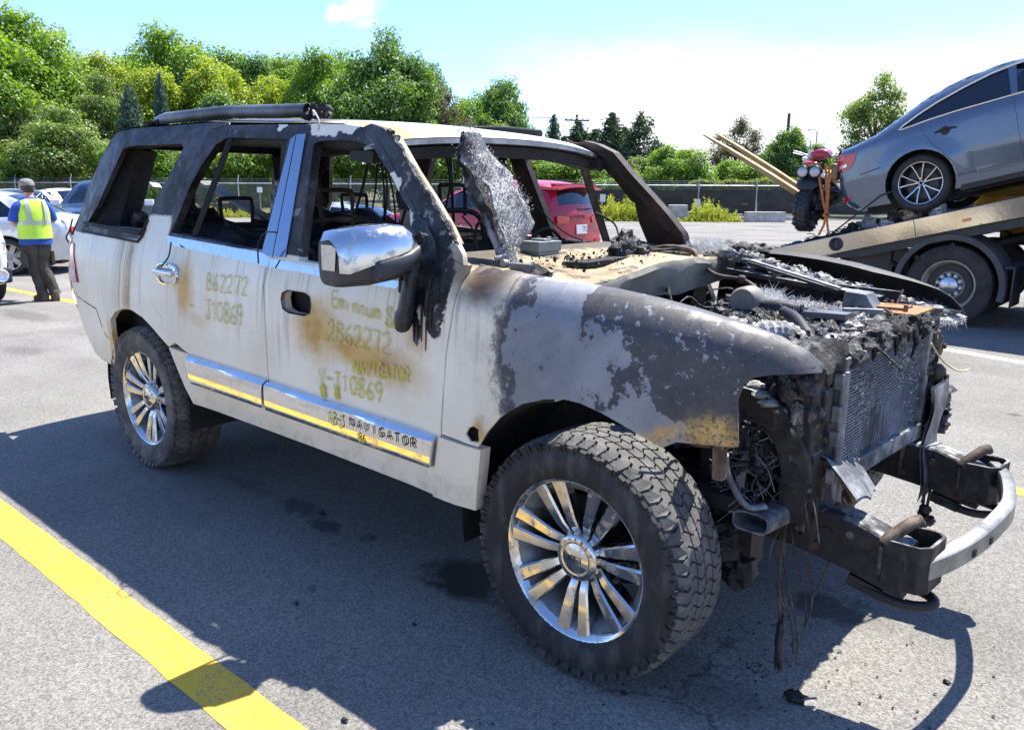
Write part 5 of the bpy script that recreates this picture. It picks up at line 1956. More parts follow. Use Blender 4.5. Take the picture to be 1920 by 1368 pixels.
def heap(name, x0, x1, y0, y1, zfun, mat, parent, nx=40, ny=40, seed=0, amp=.05, freq=9.0, skirt=.15, smooth=60):
    m = MB()
    rows = []
    for i in range(nx + 1):
        row = []
        for j in range(ny + 1):
            u, v = i / nx, j / ny
            x, y = x0 + (x1 - x0) * u, y0 + (y1 - y0) * v
            q = Vector((x * freq + seed, y * freq - seed, seed * .37))
            nz = mnoise.fractal(q, .9, 2.0, 5)
            rid = abs(mnoise.noise(q * .6 + Vector((5, 5, 0))))
            e = min(u, 1 - u, v, 1 - v) * 8
            z = zfun(x, y) + amp * (nz + .8 * (rid - .3)) - skirt * max(0, 1 - e) ** 2
            dx = mnoise.noise(q * 1.3 + Vector((9, 1, 2))) * amp * .5
            dy = mnoise.noise(q * 1.3 + Vector((2, 8, 4))) * amp * .5
            row.append((x + dx, y + dy, z))
        rows.append(row)
    m.loft(rows, cap=False, closed=False)
    return m.build(name, mat, parent, smooth)


def fibres(name, spots, mat, parent, seed=1, w=.0035):
    """wisps of glass fibre: spots = (centre, radii, count, length, upward)"""
    rnd = random.Random(seed)
    V, F = [], []
    for (c, rad, cnt, L, upw) in spots:
        for _ in range(int(cnt * 3.4)):
            d = rand_dir(rnd) * (rnd.random() ** .5)
            p = Vector((c[0] + d.x * rad[0], c[1] + d.y * rad[1], c[2] + d.z * rad[2]))
            t = (rand_dir(rnd) + Vector((0, 0, upw * .4))).normalized()
            l = L * .36 * rnd.uniform(.3, 1.25)
            bend = rand_dir(rnd) * l * 1.1
            s_ = t.orthogonal().normalized() * w * rnd.uniform(.5, 1.2)
            k = len(V)
            q = p + t * l * .5 + bend * .35
            e = p + t * l + bend
            V += [p - s_, p + s_, q + s_ * .7, q - s_ * .7, e]
            F += [(k, k + 1, k + 2, k + 3), (k + 3, k + 2, k + 4)]
    o = MB().add(V, F).build(name, mat, parent, fix=False)
    o['kind'] = 'stuff'
    return o


def lump(m, c, r, seed, n=14, amp=.3):
    """knobbly closed lump"""
    rings = []
    for i in range(1, n):
        th = pi * i / n
        ring = []
        for k in range(n + 4):
            ph = 2 * pi * k / (n + 4)
            d = Vector((sin(th) * cos(ph), sin(th) * sin(ph), cos(th)))
            f = 1 + amp * mnoise.fractal(d * 2.2 + Vector((seed, seed * .7, 0)), .9, 2, 4)
            ring.append((c[0] + d.x * r[0] * f, c[1] + d.y * r[1] * f, c[2] + d.z * r[2] * f))
        rings.append(ring)
    m.loft(rings)


def flakes(name, spots, mat, parent, seed=1, size=.018):
    """shreds of ash and scale lying at all angles: spots = (centre, radii, count)"""
    rnd = random.Random(seed)
    V, F = [], []
    for (c, rad, cnt) in spots:
        for _ in range(cnt):
            p = Vector([c[i] + max(-1, min(1, rnd.gauss(0, .5))) * rad[i] for i in range(3)])
            leaf_quad(V, F, p, rand_dir(rnd), size * rnd.uniform(.35, 1.4), rnd, rnd.uniform(.3, .9))
    o = MB().add(V, F).build(name, mat, parent, fix=False)
    o['kind'] = 'stuff'
    return o


M['ash_light'] = mottled('ash_light', ((.3, (.22, .215, .205)), (.5, (.42, .41, .385)), (.7, (.62, .60, .56))), 9, .95, 0, .4, 50)
# ---- cabin
heap('burnt_load', -4.15, -2.0, -.80, .80, lambda x, y: 1.12 + .26 * math.exp(-((x + 2.95) / .75) ** 2) + .05 * sin(y * 6), M['char'], SUV, 46, 34, 3, .085, 5.5)
heap('front_floor_ash', -2.0, -.66, -.80, .80, lambda x, y: 1.02 + .05 * sin(x * 7), M['burnt_mix'], SUV, 28, 30, 5, .06, 8)


def seat_frame(x, y, h, w, mat=M['rust_dark']):
    m = MB()
    m.tube(catmull([(x, y - w, .9), (x - .06, y - w, 1.25), (x - .10, y - w * .8, h - .16), (x - .10, y + w * .8, h - .16), (x - .06, y + w, 1.25), (x, y + w, .9)], 5), .016, 7)
    m.tube(catmull([(x - .10, y - .09, h - .17), (x - .11, y - .10, h - .02), (x - .11, y - .07, h), (x - .11, y + .07, h), (x - .11, y + .10, h - .02), (x - .10, y + .09, h - .17)], 4), .011, 7)
    for k in range(7):
        z = 1.0 + k * .05
        m.tube([(x - .02, y - w, z), (x - .05, y, z - .01), (x - .02, y + w, z)], .005, 5)
    m.box((x + .28, y, .95), (.5, w * 2, .06))
    m.box((x - .05, y, 1.18), (.03, w * 1.9, .14))
    return m.build('seat_frame', mat, SUV, 50)


seat_frame(-1.86, -.38, 1.55, .22)
seat_frame(-1.80, .38, 1.58, .22, M['soot'])
seat_frame(-2.75, -.42, 1.50, .24, M['soot'])
seat_frame(-2.75, .42, 1.52, .24, M['soot'])
m = MB()
m.box((-1.72, -.40, 1.20), (.06, .46, .10))
for k in range(5):
    m.box((-1.69, -.57 + k * .085, 1.20), (.03, .05, .07))
m.build('seat_back_plate', M['rust'], SUV, bevel=.01)
m = MB()
m.bar((-4.10, .05, 1.60), (-3.30, .05, 1.36), .10, .02, (0.3, 0, 1))
m.bar((-3.35, .06, 1.385), (-2.7, .20, 1.24), .09, .02, (0.3, 0, 1))
m.build('fallen_roof_bow', M['tan_dark'], SUV)
# cables hanging from the roof
rr = random.Random(6)
m = MB()
for (x, y, sp) in ((-2.75, .50, .32), (-2.72, .52, .16), (-2.7, .5, -.02), (-2.68, .5, -.14), (-2.66, .5, -.34), (-2.64, .5, .04)):
    m = MB()
    m.tube(catmull([(x, y, 1.86), (x - sp * .3, y + .02, 1.68), (x - sp * .6, y + .03, 1.50), (x - sp, y, 1.22)], 5), .010 if abs(sp) > .3 else .006, 6)
    m.build('hanging_cable', M['char'], SUV, 60)
for (x, y) in ((-3.2, .3), (-2.2, .6)):
    m = MB()
    m.tube(catmull([(x, y, 1.80), (x + .05, y, 1.6), (x - .02, y + .02, 1.4), (x + .03, y, 1.1)], 5), .008, 6)
    m.build('hanging_cable', M['char'], SUV, 60)
m = MB()
for k in range(9):
    lump(m, (-3.86 + rr.uniform(-.06, .06), -.60 + rr.uniform(-.05, .05), 1.36 + k * .05), (.07, .06, .06), k, 8, .5)
for k in range(7):
    lump(m, (-2.86 + rr.uniform(-.03, .03), -.72, 1.36 + k * .045), (.045, .04, .05), 30 + k, 8, .5)
for k in range(8):
    lump(m, (-1.86 + rr.uniform(-.03, .05), .72 - .01 * k, 1.2 + k * .07), (.07, .06, .06), 50 + k, 8, .5)
for k in range(6):
    lump(m, (-1.98 + rr.uniform(-.03, .03), -.70, 1.30 + k * .05), (.04, .04, .05), 70 + k, 8, .6)
tag(m.build('charred_lining', M['burnt_mix'], SUV, 50), kind='stuff')
# dash beam, steering column and wheel, pedals box
m = MB()
m.tube([(-.86, -.82, 1.10), (-.86, .82, 1.10)], .035, 10)
m.tube([(-.86, .40, 1.08), (-1.22, .40, 1.18)], .03, 8)
m.lathe([(.17, -.012), (.182, 0), (.17, .012), (.158, 0)], 26, 'x', (-1.24, .40, 1.19), closed=True)
for a in (0, 2.1, 4.2):
    m.bar((-1.24, .40, 1.19), (-1.24, .40 + .165 * cos(a), 1.19 + .165 * sin(a)), .02, .012, (1, 0, 0))
m.box((-.80, 0, .98), (.22, .36, .24)); m.box((-.78, -.5, 1.0), (.18, .34, .16)); m.box((-.95, .05, .80), (.5, .30, .24))
for k in range(6):
    m.box((-.70 + rr.uniform(-.05, .05), -.7 + k * .26, 1.12), (.10, .12, .09))
m.build('dash_beam', M['soot'], SUV, bevel=.008)
m = MB()
m.box((-1.02, -.06, 1.335), (.02, .10, .09), taper=(1, .7)); m.box((-1.014, -.06, 1.335), (.022, .06, .055))
m.build('burnt_bracket', M['rust_dark'], SUV)
m = MB()
m.box((-.86, -.10, 1.315), (.11, .16, .045)); m.box((-.86, -.10, 1.342), (.08, .05, .010)); m.tube([(-.84, -.07, 1.33), (-.84, -.07, 1.355)], .012, 10)
m.box((-.86, -.10, 1.285), (.10, .14, .02))
m.build('control_box', simple('control_box_grey', (.20, .22, .22), .55, .3, var=.2), SUV, bevel=.008)
# roof-like dark arc: the top of the far door seen through the windscreen
m = MB()
m.tube(catmull([(-1.60, .60, 1.20), (-1.45, .62, 1.27), (-1.2, .62, 1.275), (-.85, .62, 1.24)], 6), .022, 8)
m.tube([(-1.1, .68, 1.255), (-.55, .68, 1.245)], .018, 6)
m.build('dash_edge', M['soot'], SUV, 60)

# ---- cowl: tan heat-faded sheet, bent up, with a dropped front face
m = MB()
rows = []
for i in range(31):
    y = -.80 + 1.64 * i / 30
    wob = .012 * sin(y * 9) + .018 * sin(y * 4.3 + 1) + .016 * mnoise.noise(Vector((y * 11, 2, 3)))
    bend = .055 * max(0, min(1, (y + .55) / .5))
    xf = -.30 - .06 * max(0, (y - .1)) + .02 * sin(y * 7)
    if y < -.35: xf -= (-.35 - y) * .45
    zt = 1.205 + bend + wob * .5
    rows.append([(-.98, y, 1.30), (-.86, y, 1.285 + wob * .3), (-.72, y, 1.262 + wob * .5), (-.58, y, 1.258 + wob), (-.46, y, 1.232 + bend * .5 + wob), (xf - .03, y, zt + .006), (xf, y, zt)])
m.loft(rows, cap=False, closed=False)
m.build('cowl', M['cowl_sheet'], SUV, 50)
m = MB()
rows = []
for i in range(31):
    y = -.62 + 1.42 * i / 30
    wob = .012 * sin(y * 9) + .018 * sin(y * 4.3 + 1) + .016 * mnoise.noise(Vector((y * 11, 2, 3)))
    bend = .055 * max(0, min(1, (y + .55) / .5))
    xf = -.30 - .06 * max(0, (y - .1)) + .02 * sin(y * 7)
    if y < -.35: xf -= (-.35 - y) * .45
    zt = 1.205 + bend + wob * .5
    dep = .135 + .012 * sin(y * 11) - .06 * max(0, (y - .45) / .4)
    rows.append([(xf, y, zt - .001), (xf + .012, y, zt - .02), (xf - .004 + .008 * sin(y * 14), y, zt - dep * .55), (xf - .01, y, zt - dep), (xf - .05, y, zt - dep - .006)])
m.loft(rows, cap=False, closed=False)
m.build('cowl_front', M['tan_dark'], SUV, 50)
m = MB()
m.add([(-.60, -.28, 1.272), (-.50, -.24, 1.272), (-.46, .10, 1.285), (-.52, .12, 1.285), (-.6, -.28, 1.255), (-.5, -.24, 1.25), (-.46, .1, 1.26), (-.52, .12, 1.26)], [(0, 1, 2, 3), (0, 4, 5, 1), (1, 5, 6, 2), (2, 6, 7, 3), (3, 7, 4, 0)])
m.add([(-.58, .30, 1.29), (-.46, .30, 1.30), (-.44, .62, 1.31), (-.5, .6, 1.31)], [(0, 1, 2, 3)])
m.build('cowl_slots', M['seam'], SUV)
m = MB()
m.tube(catmull([(-.62, .42, 1.275), (-.52, .40, 1.30), (-.40, .42, 1.29), (-.34, .40, 1.24), (-.27, .42, 1.19), (-.16, .45, 1.175), (-.08, .42, 1.15)], 5), [.014] * 12 + [.010] * 19, 8)
m.lathe([(.012, -.02), (.02, -.01), (.02, .01), (.012, .02)], 8, 'x', (-.16, .45, 1.175))
m.build('brake_pipe', M['rust_dark'], SUV, 50)
m = MB()
lump(m, (-.55, .10, 1.30), (.055, .09, .075), 12, 16, .45)
lump(m, (-.50, .14, 1.28), (.06, .06, .05), 17, 14, .5)
m.build('charred_lump', M['char'], SUV, 30)
m = MB()
for s_ in range(5):
    lump(m, (-.42 + s_ * .04, .86 + rr.uniform(-.03, .03), 1.28), (.06, .05, .03), 80 + s_, 9, .5)
m.build('charred_seal', M['char'], SUV, 40)

# ---- bonnet hinge and the burnt remains of the bonnet leaning on the roof edge
Aq = [(-1.02, -.42, 1.80), (-.93, -.40, 1.79), (-.76, -.40, 1.52), (-.74, -.33, 1.44), (-.80, -.40, 1.36), (-.68, -.42, 1.25), (-.80, -.46, 1.25), (-.97, -.46, 1.50)]
m = MB()
rows = []
for i in range(27):
    t = i / 26
    z = 1.785 - .55 * t
    xl = interp(t, [0, .15, .5, .8, 1], [-.97, -1.0, -.90, -.80, -.74])
    xr = interp(t, [0, .12, .3, .55, .72, .85, 1], [-.91, -.86, -.76, -.65, -.64, -.70, -.68])
    row = []
    for k in range(11):
        u = k / 10
        e = mnoise.fractal(Vector((t * 7, u * 5, 3.3)), .9, 2, 4) * .022
        xx = xl + (xr - xl) * (min(u, .4) + .25 * max(0, u - .4))
        yy = -.48 - .03 * min(u, .4) / .4 + .30 * max(0, u - .4) * (xr - xl) / .22
        row.append((xx + e, yy + e, z + mnoise.noise(Vector((t * 9, u * 6, 1))) * .012))
    rows.append(row)
V = [p for r in rows for p in r]
n_ = len(V)
F = []
for i in range(26):
    for k in range(10):
        a0 = i * 11 + k
        F.append((a0, a0 + 1, a0 + 12, a0 + 11))
m.add(V + [(x, y + .03, z) for (x, y, z) in V], F + [tuple(q + n_ for q in reversed(f)) for f in F] + [(i * 11, (i + 1) * 11, (i + 1) * 11 + n_, i * 11 + n_) for i in range(26)] + [(i * 11 + 10, i * 11 + 10 + n_, (i + 1) * 11 + 10 + n_, (i + 1) * 11 + 10) for i in range(26)])
M['pad'] = mottled('insulation_pad', ((.30, (.10, .10, .105)), (.44, (.25, .25, .25)), (.56, (.46, .455, .44)), (.7, (.66, .65, .62))), 10, .9, 0, .9, 60, 7, bd=.02)
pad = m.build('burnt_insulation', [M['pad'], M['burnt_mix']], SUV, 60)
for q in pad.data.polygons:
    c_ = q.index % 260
    if q.index < 520 and c_ % 10 < 5: q.material_index = 1  # left half painted dark for its shaded side, right half stays pale
sp = []
for t in range(16):
    q = t / 15
    z = 1.77 - .5 * q
    xr = interp(q, [0, .12, .3, .55, .72, .85, 1], [-.91, -.86, -.76, -.65, -.64, -.70, -.68])
    xl = interp(q, [0, .15, .5, .8, 1], [-.97, -1.0, -.90, -.80, -.74])
    xm = xl + (xr - xl) * .55
    ye = -.51 + .18 * (xr - xl) / .22
    sp.append(((xm, ye, z), (.02, .02, .03), 60, .04, .1))
    sp.append(((xl, -.48, z), (.015, .02, .03), 16, .03, .0))
    sp.append((((xl + xm) / 2 + .04, (ye - .51) / 2, z), (.03, (ye + .53) / 2, .03), 130, .03, .3))
fibres('fibre_wisps', [(a_, b_, c_ // 12, d_, e_) for (a_, b_, c_, d_, e_) in sp], M['fibre'], pad, 4, .0011)
flakes('ash_shreds', [(a_, (b_[0] * 1.2, b_[1] * .8, b_[2] * 1.3), int(c_ * .9)) for (a_, b_, c_, d_, e_) in sp], M['ash_light'], pad, 6, .009)
m = MB()
m.tube(catmull([(-.83, -.475, 1.47), (-.80, -.49, 1.43), (-.765, -.49, 1.36), (-.735, -.49, 1.30), (-.69, -.50, 1.265), (-.62, -.51, 1.235)], 5), [.02] * 4 + [.026] * 10 + [.02] * 12, 8, squash=.45)
m.tube([(-.74, -.53, 1.29), (-.72, -.49, 1.30)], .012, 8)
m.box((-.60, -.52, 1.235), (.10, .05, .09))
m.lathe([(0, -.012), (.016, -.012), (.016, .012), (0, .012)], 12, 'y', (-.70, -.52, 1.275))
m.build('bonnet_hinge', M['grey_steel'], SUV, 50)
m = MB()
lump(m, (-.58, -.50, 1.22), (.10, .05, .05), 41, 12, .5)
lump(m, (-.50, -.56, 1.225), (.06, .05, .04), 43, 12, .5)
m.build('burnt_hinge_base', M['burnt_mix'], SUV, 40)

# ---- engine bay
heap('engine_debris', -.30, .56, -.58, .70, lambda x, y: .955 + .06 * sin(x * 5 + 1) * cos(y * 4) - .10 * max(0, (abs(y) - .45) / .25) + .06 * max(0, x - .2), M['burnt_mix'], SUV, 60, 70, 2, .075, 8.5, .12)
rr = random.Random(12)
m = MB()
for (c, r, s_) in (((.06, .05, 1.03), (.15, .12, .07), 1), ((.34, .12, 1.06), (.13, .15, .08), 2), ((.16, -.42, .99), (.10, .07, .05), 3), ((.42, -.05, 1.08), (.07, .10, .05), 4), ((-.12, -.25, .99), (.12, .10, .06), 5), ((.22, .38, 1.04), (.14, .12, .06), 6), ((.40, .30, 1.07), (.09, .09, .05), 7)):
    lump(m, c, r, s_ * 3.1, 16, .4)
tag(m.build('melted_engine_covers', M['char'], SUV, 35), kind='stuff')
m = MB()
for (c, r, s_) in (((.08, -.46, 1.02), (.17, .09, .05), 1), ((.20, .22, 1.06), (.15, .14, .05), 2), ((.26, -.22, 1.05), (.11, .10, .05), 9), ((-.05, .36, 1.06), (.10, .13, .06), 4)):
    lump(m, c, r, s_ * 5.3, 16, .5)
eng = tag(m.build('ash_mounds', M['ash'], SUV, 40), kind='stuff')
m = MB()
rr = random.Random(77)
for k in range(46):
    c_ = rr.choice(((.10, -.47), (.20, .22), (.26, -.22), (-.05, .36), (.0, -.3), (.42, .1)))
    lump(m, (c_[0] + rr.gauss(0, .08), c_[1] + rr.gauss(0, .08), 1.06 + rr.uniform(-.02, .035)), (rr.uniform(.03, .06), rr.uniform(.03, .06), rr.uniform(.015, .03)), k * 2.7, 9, .8)
for k in range(40):
    x = -.42 + 1.0 * k / 39
    lump(m, (x, .67 + rr.gauss(0, .04), 1.285 - .20 * (k / 39) + rr.uniform(-.02, .01)), (rr.uniform(.03, .06), rr.uniform(.03, .06), rr.uniform(.012, .028)), k * 1.9, 9, .8)
tag(m.build('ash_clumps', M['ash'], SUV, 40), kind='stuff')
m = MB()
for k in range(60):
    lump(m, (rr.uniform(-.25, .56), rr.uniform(-.52, .6), 1.03 + rr.uniform(-.02, .06)), (rr.uniform(.03, .08), rr.uniform(.03, .08), rr.uniform(.02, .045)), k * 3.3, 9, .8)
tag(m.build('char_clumps', M['char'], SUV, 40), kind='stuff')
flakes('ash_shreds', [((.10, -.42, 1.05), (.25, .14, .03), 1300), ((.22, .15, 1.075), (.25, .25, .035), 1900), ((.45, .0, 1.085), (.12, .5, .022), 1200), ((.0, .4, 1.07), (.2, .2, .035), 700)] + [((-.34 + .09 * k, .67, 1.262 - .018 * k), (.06, .07, .014), 130) for k in range(10)], M['ash_light'], SUV, 9, .013)
flakes('char_shreds', [((.2, 0, 1.06), (.35, .5, .035), 1500), ((.48, 0, 1.08), (.10, .5, .025), 700), ((-.6, .1, 1.275), (.25, .6, .012), 350)], M['char'], SUV, 10, .022)
m = MB()
rr = random.Random(90)
for _ in range(46):
    p = Vector((rr.uniform(-.2, .5), rr.uniform(-.5, .6), rr.uniform(1.05, 1.11)))
    d = rand_dir(rr); d.z *= .25
    m.tube(catmull([tuple(p), tuple(p + d * .10 + Vector((0, 0, rr.uniform(0, .04)))), tuple(p + d * .2 + rand_dir(rr) * .05), tuple(p + d * .3 - Vector((0, 0, .04)))], 4), rr.uniform(.002, .006), 4)
tag(m.build('burnt_wiring', M['char'], SUV, 50), kind='stuff')
m = MB()
for _ in range(40):
    p = Vector((rr.uniform(-2.9, -.9), rr.uniform(-.75, .75), rr.uniform(1.05, 1.3)))
    d = rand_dir(rr)
    m.tube(catmull([tuple(p), tuple(p + d * .12), tuple(p + d * .25 + rand_dir(rr) * .10)], 4), rr.uniform(.003, .010), 5)
tag(m.build('cabin_debris', M['rust_soot'], SUV, 50), kind='stuff')
m = MB()
m.lathe([(0, -.05), (.052, -.05), (.06, -.04), (.06, .03), (.046, .05), (.035, .045), (0, .045)], 24, 'y', (.03, .12, 1.13))
m.build('pulley', M['tan_dark'], SUV, 40)
# ribbed hose and its elbow near the wing
m = MB()
hp = catmull([(.26, -.44, 1.02), (.30, -.40, 1.085), (.36, -.34, 1.10), (.40, -.30, 1.07), (.41, -.27, 1.0)], 8)
m.tube(hp, [.040 + .006 * (i % 2) for i in range(len(hp))], 14)
m.build('ribbed_hose', M['ash'], SUV, 20)
m = MB()
for (a0, b0, r) in (((-.1, -.3, 1.07), (.30, -.02, 1.02), .025), ((.22, .02, 1.12), (.46, -.28, 1.06), .02), ((.30, -.36, 1.06), (.58, -.02, 1.075), .010), ((.05, .5, 1.05), (.5, .4, 1.08), .015), ((-.2, -.55, 1.0), (.2, -.58, 1.0), .02), ((.0, .15, 1.10), (.25, .12, 1.11), .03)):
    md = (Vector(a0) + Vector(b0)) / 2 + rand_dir(rr) * .03
    m.tube(catmull([a0, tuple(md), b0], 5), r, 8)
for _ in range(24):
    p = Vector((rr.uniform(-.2, .5), rr.uniform(-.6, .6), rr.uniform(1.0, 1.07)))
    d = rand_dir(rr); d.z *= .3
    m.tube(catmull([tuple(p), tuple(p + d * .08 + Vector((0, 0, .02))), tuple(p + d * .17)], 4), rr.uniform(.004, .010), 5)
tag(m.build('burnt_pipes', M['black_steel'], SUV, 50), kind='stuff')
m = MB()
for _ in range(26):
    p = Vector((rr.uniform(-.15, .52), rr.uniform(-.6, .62), rr.uniform(1.01, 1.07)))
    R_ = Matrix.Rotation(rr.uniform(0, 3), 3, 'Z') @ Matrix.Rotation(rr.uniform(-.6, .6), 3, 'X')
    m.box(p, (rr.uniform(.05, .14), rr.uniform(.03, .08), .006), R_)
tag(m.build('charred_scraps', M['char'], SUV), kind='stuff')
fibres('fibre_wisps', [((.10, -.47, 1.05), (.17, .10, .03), 900, .06, .9), ((.20, .22, 1.10), (.16, .16, .03), 900, .06, .7), ((-.02, -.30, 1.04), (.14, .12, .03), 350, .05, .6), ((.02, .30, 1.12), (.08, .12, .04), 500, .07, .9), ((.40, .05, 1.10), (.12, .25, .03), 320, .05, .7), ((.45, -.35, 1.07), (.10, .15, .02), 250, .05, .6)], M['fibre'], SUV, 7, .0011)
fibres('fibre_wisps', [((.25, .10, 1.08), (.18, .2, .03), 350, .06, .7), ((.52, .38, 1.08), (.07, .22, .025), 420, .07, .2)], M['fibre_tan'], SUV, 8, .0011)
# far wing: inner panel edge, slanted bars and white fibre
m = MB()
m.bar((-.30, .62, 1.20), (.40, .60, 1.13), .12, .02)
m.bar((-.16, .52, 1.245), (.25, .50, 1.155), .035, .012)
m.bar((-.2, .66, 1.0), (.45, .62, .98), .02, .36)
m.build('inner_wing', M['ashy_steel'], SUV)
m = MB()
m.bar((-.16, .53, 1.256), (.25, .51, 1.166), .03, .006)
m.build('bonnet_ledge_strip', M['grey_steel'], SUV)
fibres('fibre_wisps', [((-.28 + .11 * k, .66, 1.255 - .022 * k), (.07, .07, .015), 120, .045, .4) for k in range(7)] + [((-.42, .62, 1.29), (.09, .12, .03), 900, .08, 1.0), ((.48, .80, 1.085), (.12, .12, .015), 420, .055, .1), ((.60, .72, 1.05), (.09, .12, .015), 220, .055, 0)], M['fibre'], SUV, 11, .0011)
m = MB()
lump(m, (.50, .78, 1.06), (.15, .13, .025), 61, 14, .4)
m.build('ash_blanket', M['ash'], SUV, 40)

M['burnt_alu'] = mottled('burnt_alu', ((.32, (.02, .021, .024)), (.48, (.09, .095, .105)), (.60, (.25, .25, .25)), (.75, (.5, .49, .46))), 7, .6, .25, .4, 40)
# ---- radiator and its frame
XR0 = .60
m = MB()
m.box((XR0 - .04, .02, .83), (.05, .86, .44))
m.build('radiator_core', M['core_metal'], SUV)
m = MB()
rr = random.Random(31)
for k in range(42):
    z = .615 + .43 * k / 41
    pts = []
    for i in range(33):
        y = -.41 + .87 * i / 32
        crush = math.exp(-((y + .04) / .13) ** 2) * max(0, 1 - abs(z - .74) / .2)
        sag = -.028 * crush - .0012 * sin(y * 9 + k * .3)
        pts.append((XR0 + .006 - .03 * crush + .001 * sin(y * 30 + k), y, z + sag + rr.uniform(-.0006, .0006)))
    m.tube(pts, .0021, 4, cap=False)
fl = tag(m.build('condenser_tubes', M['fin_metal'], SUV), kind='stuff')
m = MB()
for i in range(62):
    y = -.40 + .85 * i / 61
    if rr.random() < .25: continue
    z0 = .62 + rr.random() * .25
    z1 = z0 + rr.uniform(.05, .2)
    m.bar((XR0 - .004, y, z0), (XR0 - .004, y + rr.uniform(-.01, .01), min(z1, 1.03)), .0035, .003, (1, 0, 0))
tag(m.build('condenser_fins', M['grey_steel'], SUV), kind='stuff')
m = MB()
m.box((XR0, -.435, .83), (.045, .035, .46)); m.box((XR0, .475, .83), (.05, .04, .46))
m.tube([(XR0 + .02, -.45, .62), (XR0 + .02, -.45, 1.03)], .016, 8)
for z in (.70, .82, .90, 1.0):
    m.box((XR0 + .012, -.462, z), (.03, .03, .05))
m.box((XR0, .02, 1.055), (.05, .95, .03))
m.build('radiator_frame', M['grey_steel'], SUV, bevel=.004)
m = MB()
# upper tie bar, lamp posts and side braces
m.box((.52, .02, 1.075), (.13, 1.18, .03)); m.box((.565, .0, 1.045), (.03, 1.16, .07))
m.box((.545, -.535, .82), (.085, .13, .50)); m.box((.53, .58, .80), (.10, .13, .54))
m.bar((.53, .60, 1.03), (.40, .76, 1.05), .10, .05)
m.box((.585, -.53, .70), (.02, .09, .18)); m.box((.592, -.50, .93), (.02, .07, .10))
m.build('radiator_support', M['ashy_steel'], SUV, bevel=.006)
m = MB()
rr = random.Random(3)
for k in range(12):
    z = .60 + .04 * k
    m.lathe([(0, 0), (rr.uniform(.006, .012), 0), (.006, .008), (0, .008)], 6, 'x', (.588, -.535 + rr.uniform(-.05, .05), z))
for k in range(7):
    m.box((.59, -.50 + rr.uniform(-.03, .03), .62 + k * .065), (.012, rr.uniform(.02, .05), rr.uniform(.015, .04)), Matrix.Rotation(rr.uniform(-.3, .3), 3, 'X'))
tag(m.build('clips_and_bolts', M['rust_dark'], SUV), kind='stuff')
m = MB()
for k in range(26):
    lump(m, (.53 + rr.uniform(-.05, .06), -.56 + rr.uniform(-.05, .06), .55 + rr.random() * .5), (rr.uniform(.012, .03), rr.uniform(.012, .03), rr.uniform(.015, .04)), k * 2.1, 8, .7)
for k in range(30):
    lump(m, (.60 + rr.uniform(-.01, .02), .50 + rr.uniform(-.03, .12), .6 + rr.random() * .45), (rr.uniform(.012, .03), rr.uniform(.012, .03), rr.uniform(.02, .05)), k * 2.9, 8, .8)
tag(m.build('charred_crust', M['burnt_mix'], SUV, 40), kind='stuff')
heap('ash_crust', .43, .62, -.62, .56, lambda x, y: 1.095 + .015 * sin(y * 9), M['burnt_mix'], SUV, 16, 60, 8, .03, 14, .035, 40)
m = MB()
rr = random.Random(44)
for k in range(11):
    y = -.40 + .076 * k + rr.uniform(-.02, .02)
    L = rr.uniform(.02, .06) * (3.2 if k in (5, 8) else 1)
    m.tube([(.625, y, 1.075), (.632 + rr.uniform(-.005, .008), y + rr.uniform(-.015, .015), 1.075 - L * .5), (.625, y + rr.uniform(-.03, .03), 1.075 - L)], [.016, .012, .004], 6, squash=.6)
for k in range(14):
    lump(m, (.60, -.25 + .05 * k, 1.085 + rr.uniform(-.01, .015)), (.035, .04, .025), k + 5, 8, .6)
tag(m.build('melted_grille_top', M['burnt_mix'], SUV, 40), kind='stuff')
m = MB()
m.box((.50, .40, 1.115), (.22, .26, .010)); m.tube([(.56, .33, 1.115), (.56, .33, 1.145)], .009, 8); m.tube([(.47, .47, 1.12), (.47, .47, 1.14)], .007, 8); m.box((.50, .40, 1.124), (.10, .12, .012))
m.build('latch_plate', M['rust'], SUV, bevel=.003)
m = MB()
m.prism([(.33, 1.08), (.47, 1.10), (.42, 1.175), (.34, 1.18)], .30, .40, 'y')
m.build('bent_bracket', M['grey_steel'], SUV, bevel=.004)
m = MB()
m.box((.46, .16, 1.11), (.14, .02, .06), Matrix.Rotation(.5, 3, 'Z'))
m.build('bent_flange', M['grey_steel'], SUV, bevel=.004)
m = MB()
m.prism([(.36, .62), (.50, .66), (.50, .80), (.36, .76)], 0, .02, 'z')
m.v = [(v[0] - .02, v[1] * .55 - .44, v[2] + 1.125) for v in m.v]
m.build('loose_panel', M['rail_grey'], SUV)
m = MB()
m.box((.60, .70, 1.035), (.035, .22, .016))
m.build('bonnet_stay', M['grey_steel'], SUV)
# horn discs at the far side and the hanging mesh strip
m = MB()
for (x, y, z, r) in ((.60, .63, .955, .058), (.62, .64, .83, .05), (.56, .66, .79, .04)):
    m.lathe([(0, -.025), (r * .8, -.025), (r, -.01), (r, .01), (r * .7, .028), (r * .2, .034), (0, .034)], 20, 'x', (x, y, z))
    m.tube([(x + .03, y, z), (x + .045, y, z)], .012, 8)
m.box((.55, .62, .86), (.03, .05, .36))
m.build('horn', M['rust_dark'], SUV, 40)
m = MB()
rows = []
for i in range(19):
    t = i / 18
    z = .84 - .42 * t
    wv = .01 * sin(t * 9)
    rows.append([(.66 + .03 * t + wv, .66 - .18 * t, z), (.67 + .02 * t, .57 - .17 * t, z - .015), (.655 + .03 * t + wv, .48 - .16 * t, z - .03)])
m.loft(rows, cap=False, closed=False)
m.loft([[(p[0] - .012, p[1], p[2]) for p in r] for r in rows], cap=False, closed=False)
m.build('hanging_mesh_strip', M['grey_steel'], SUV, 60)
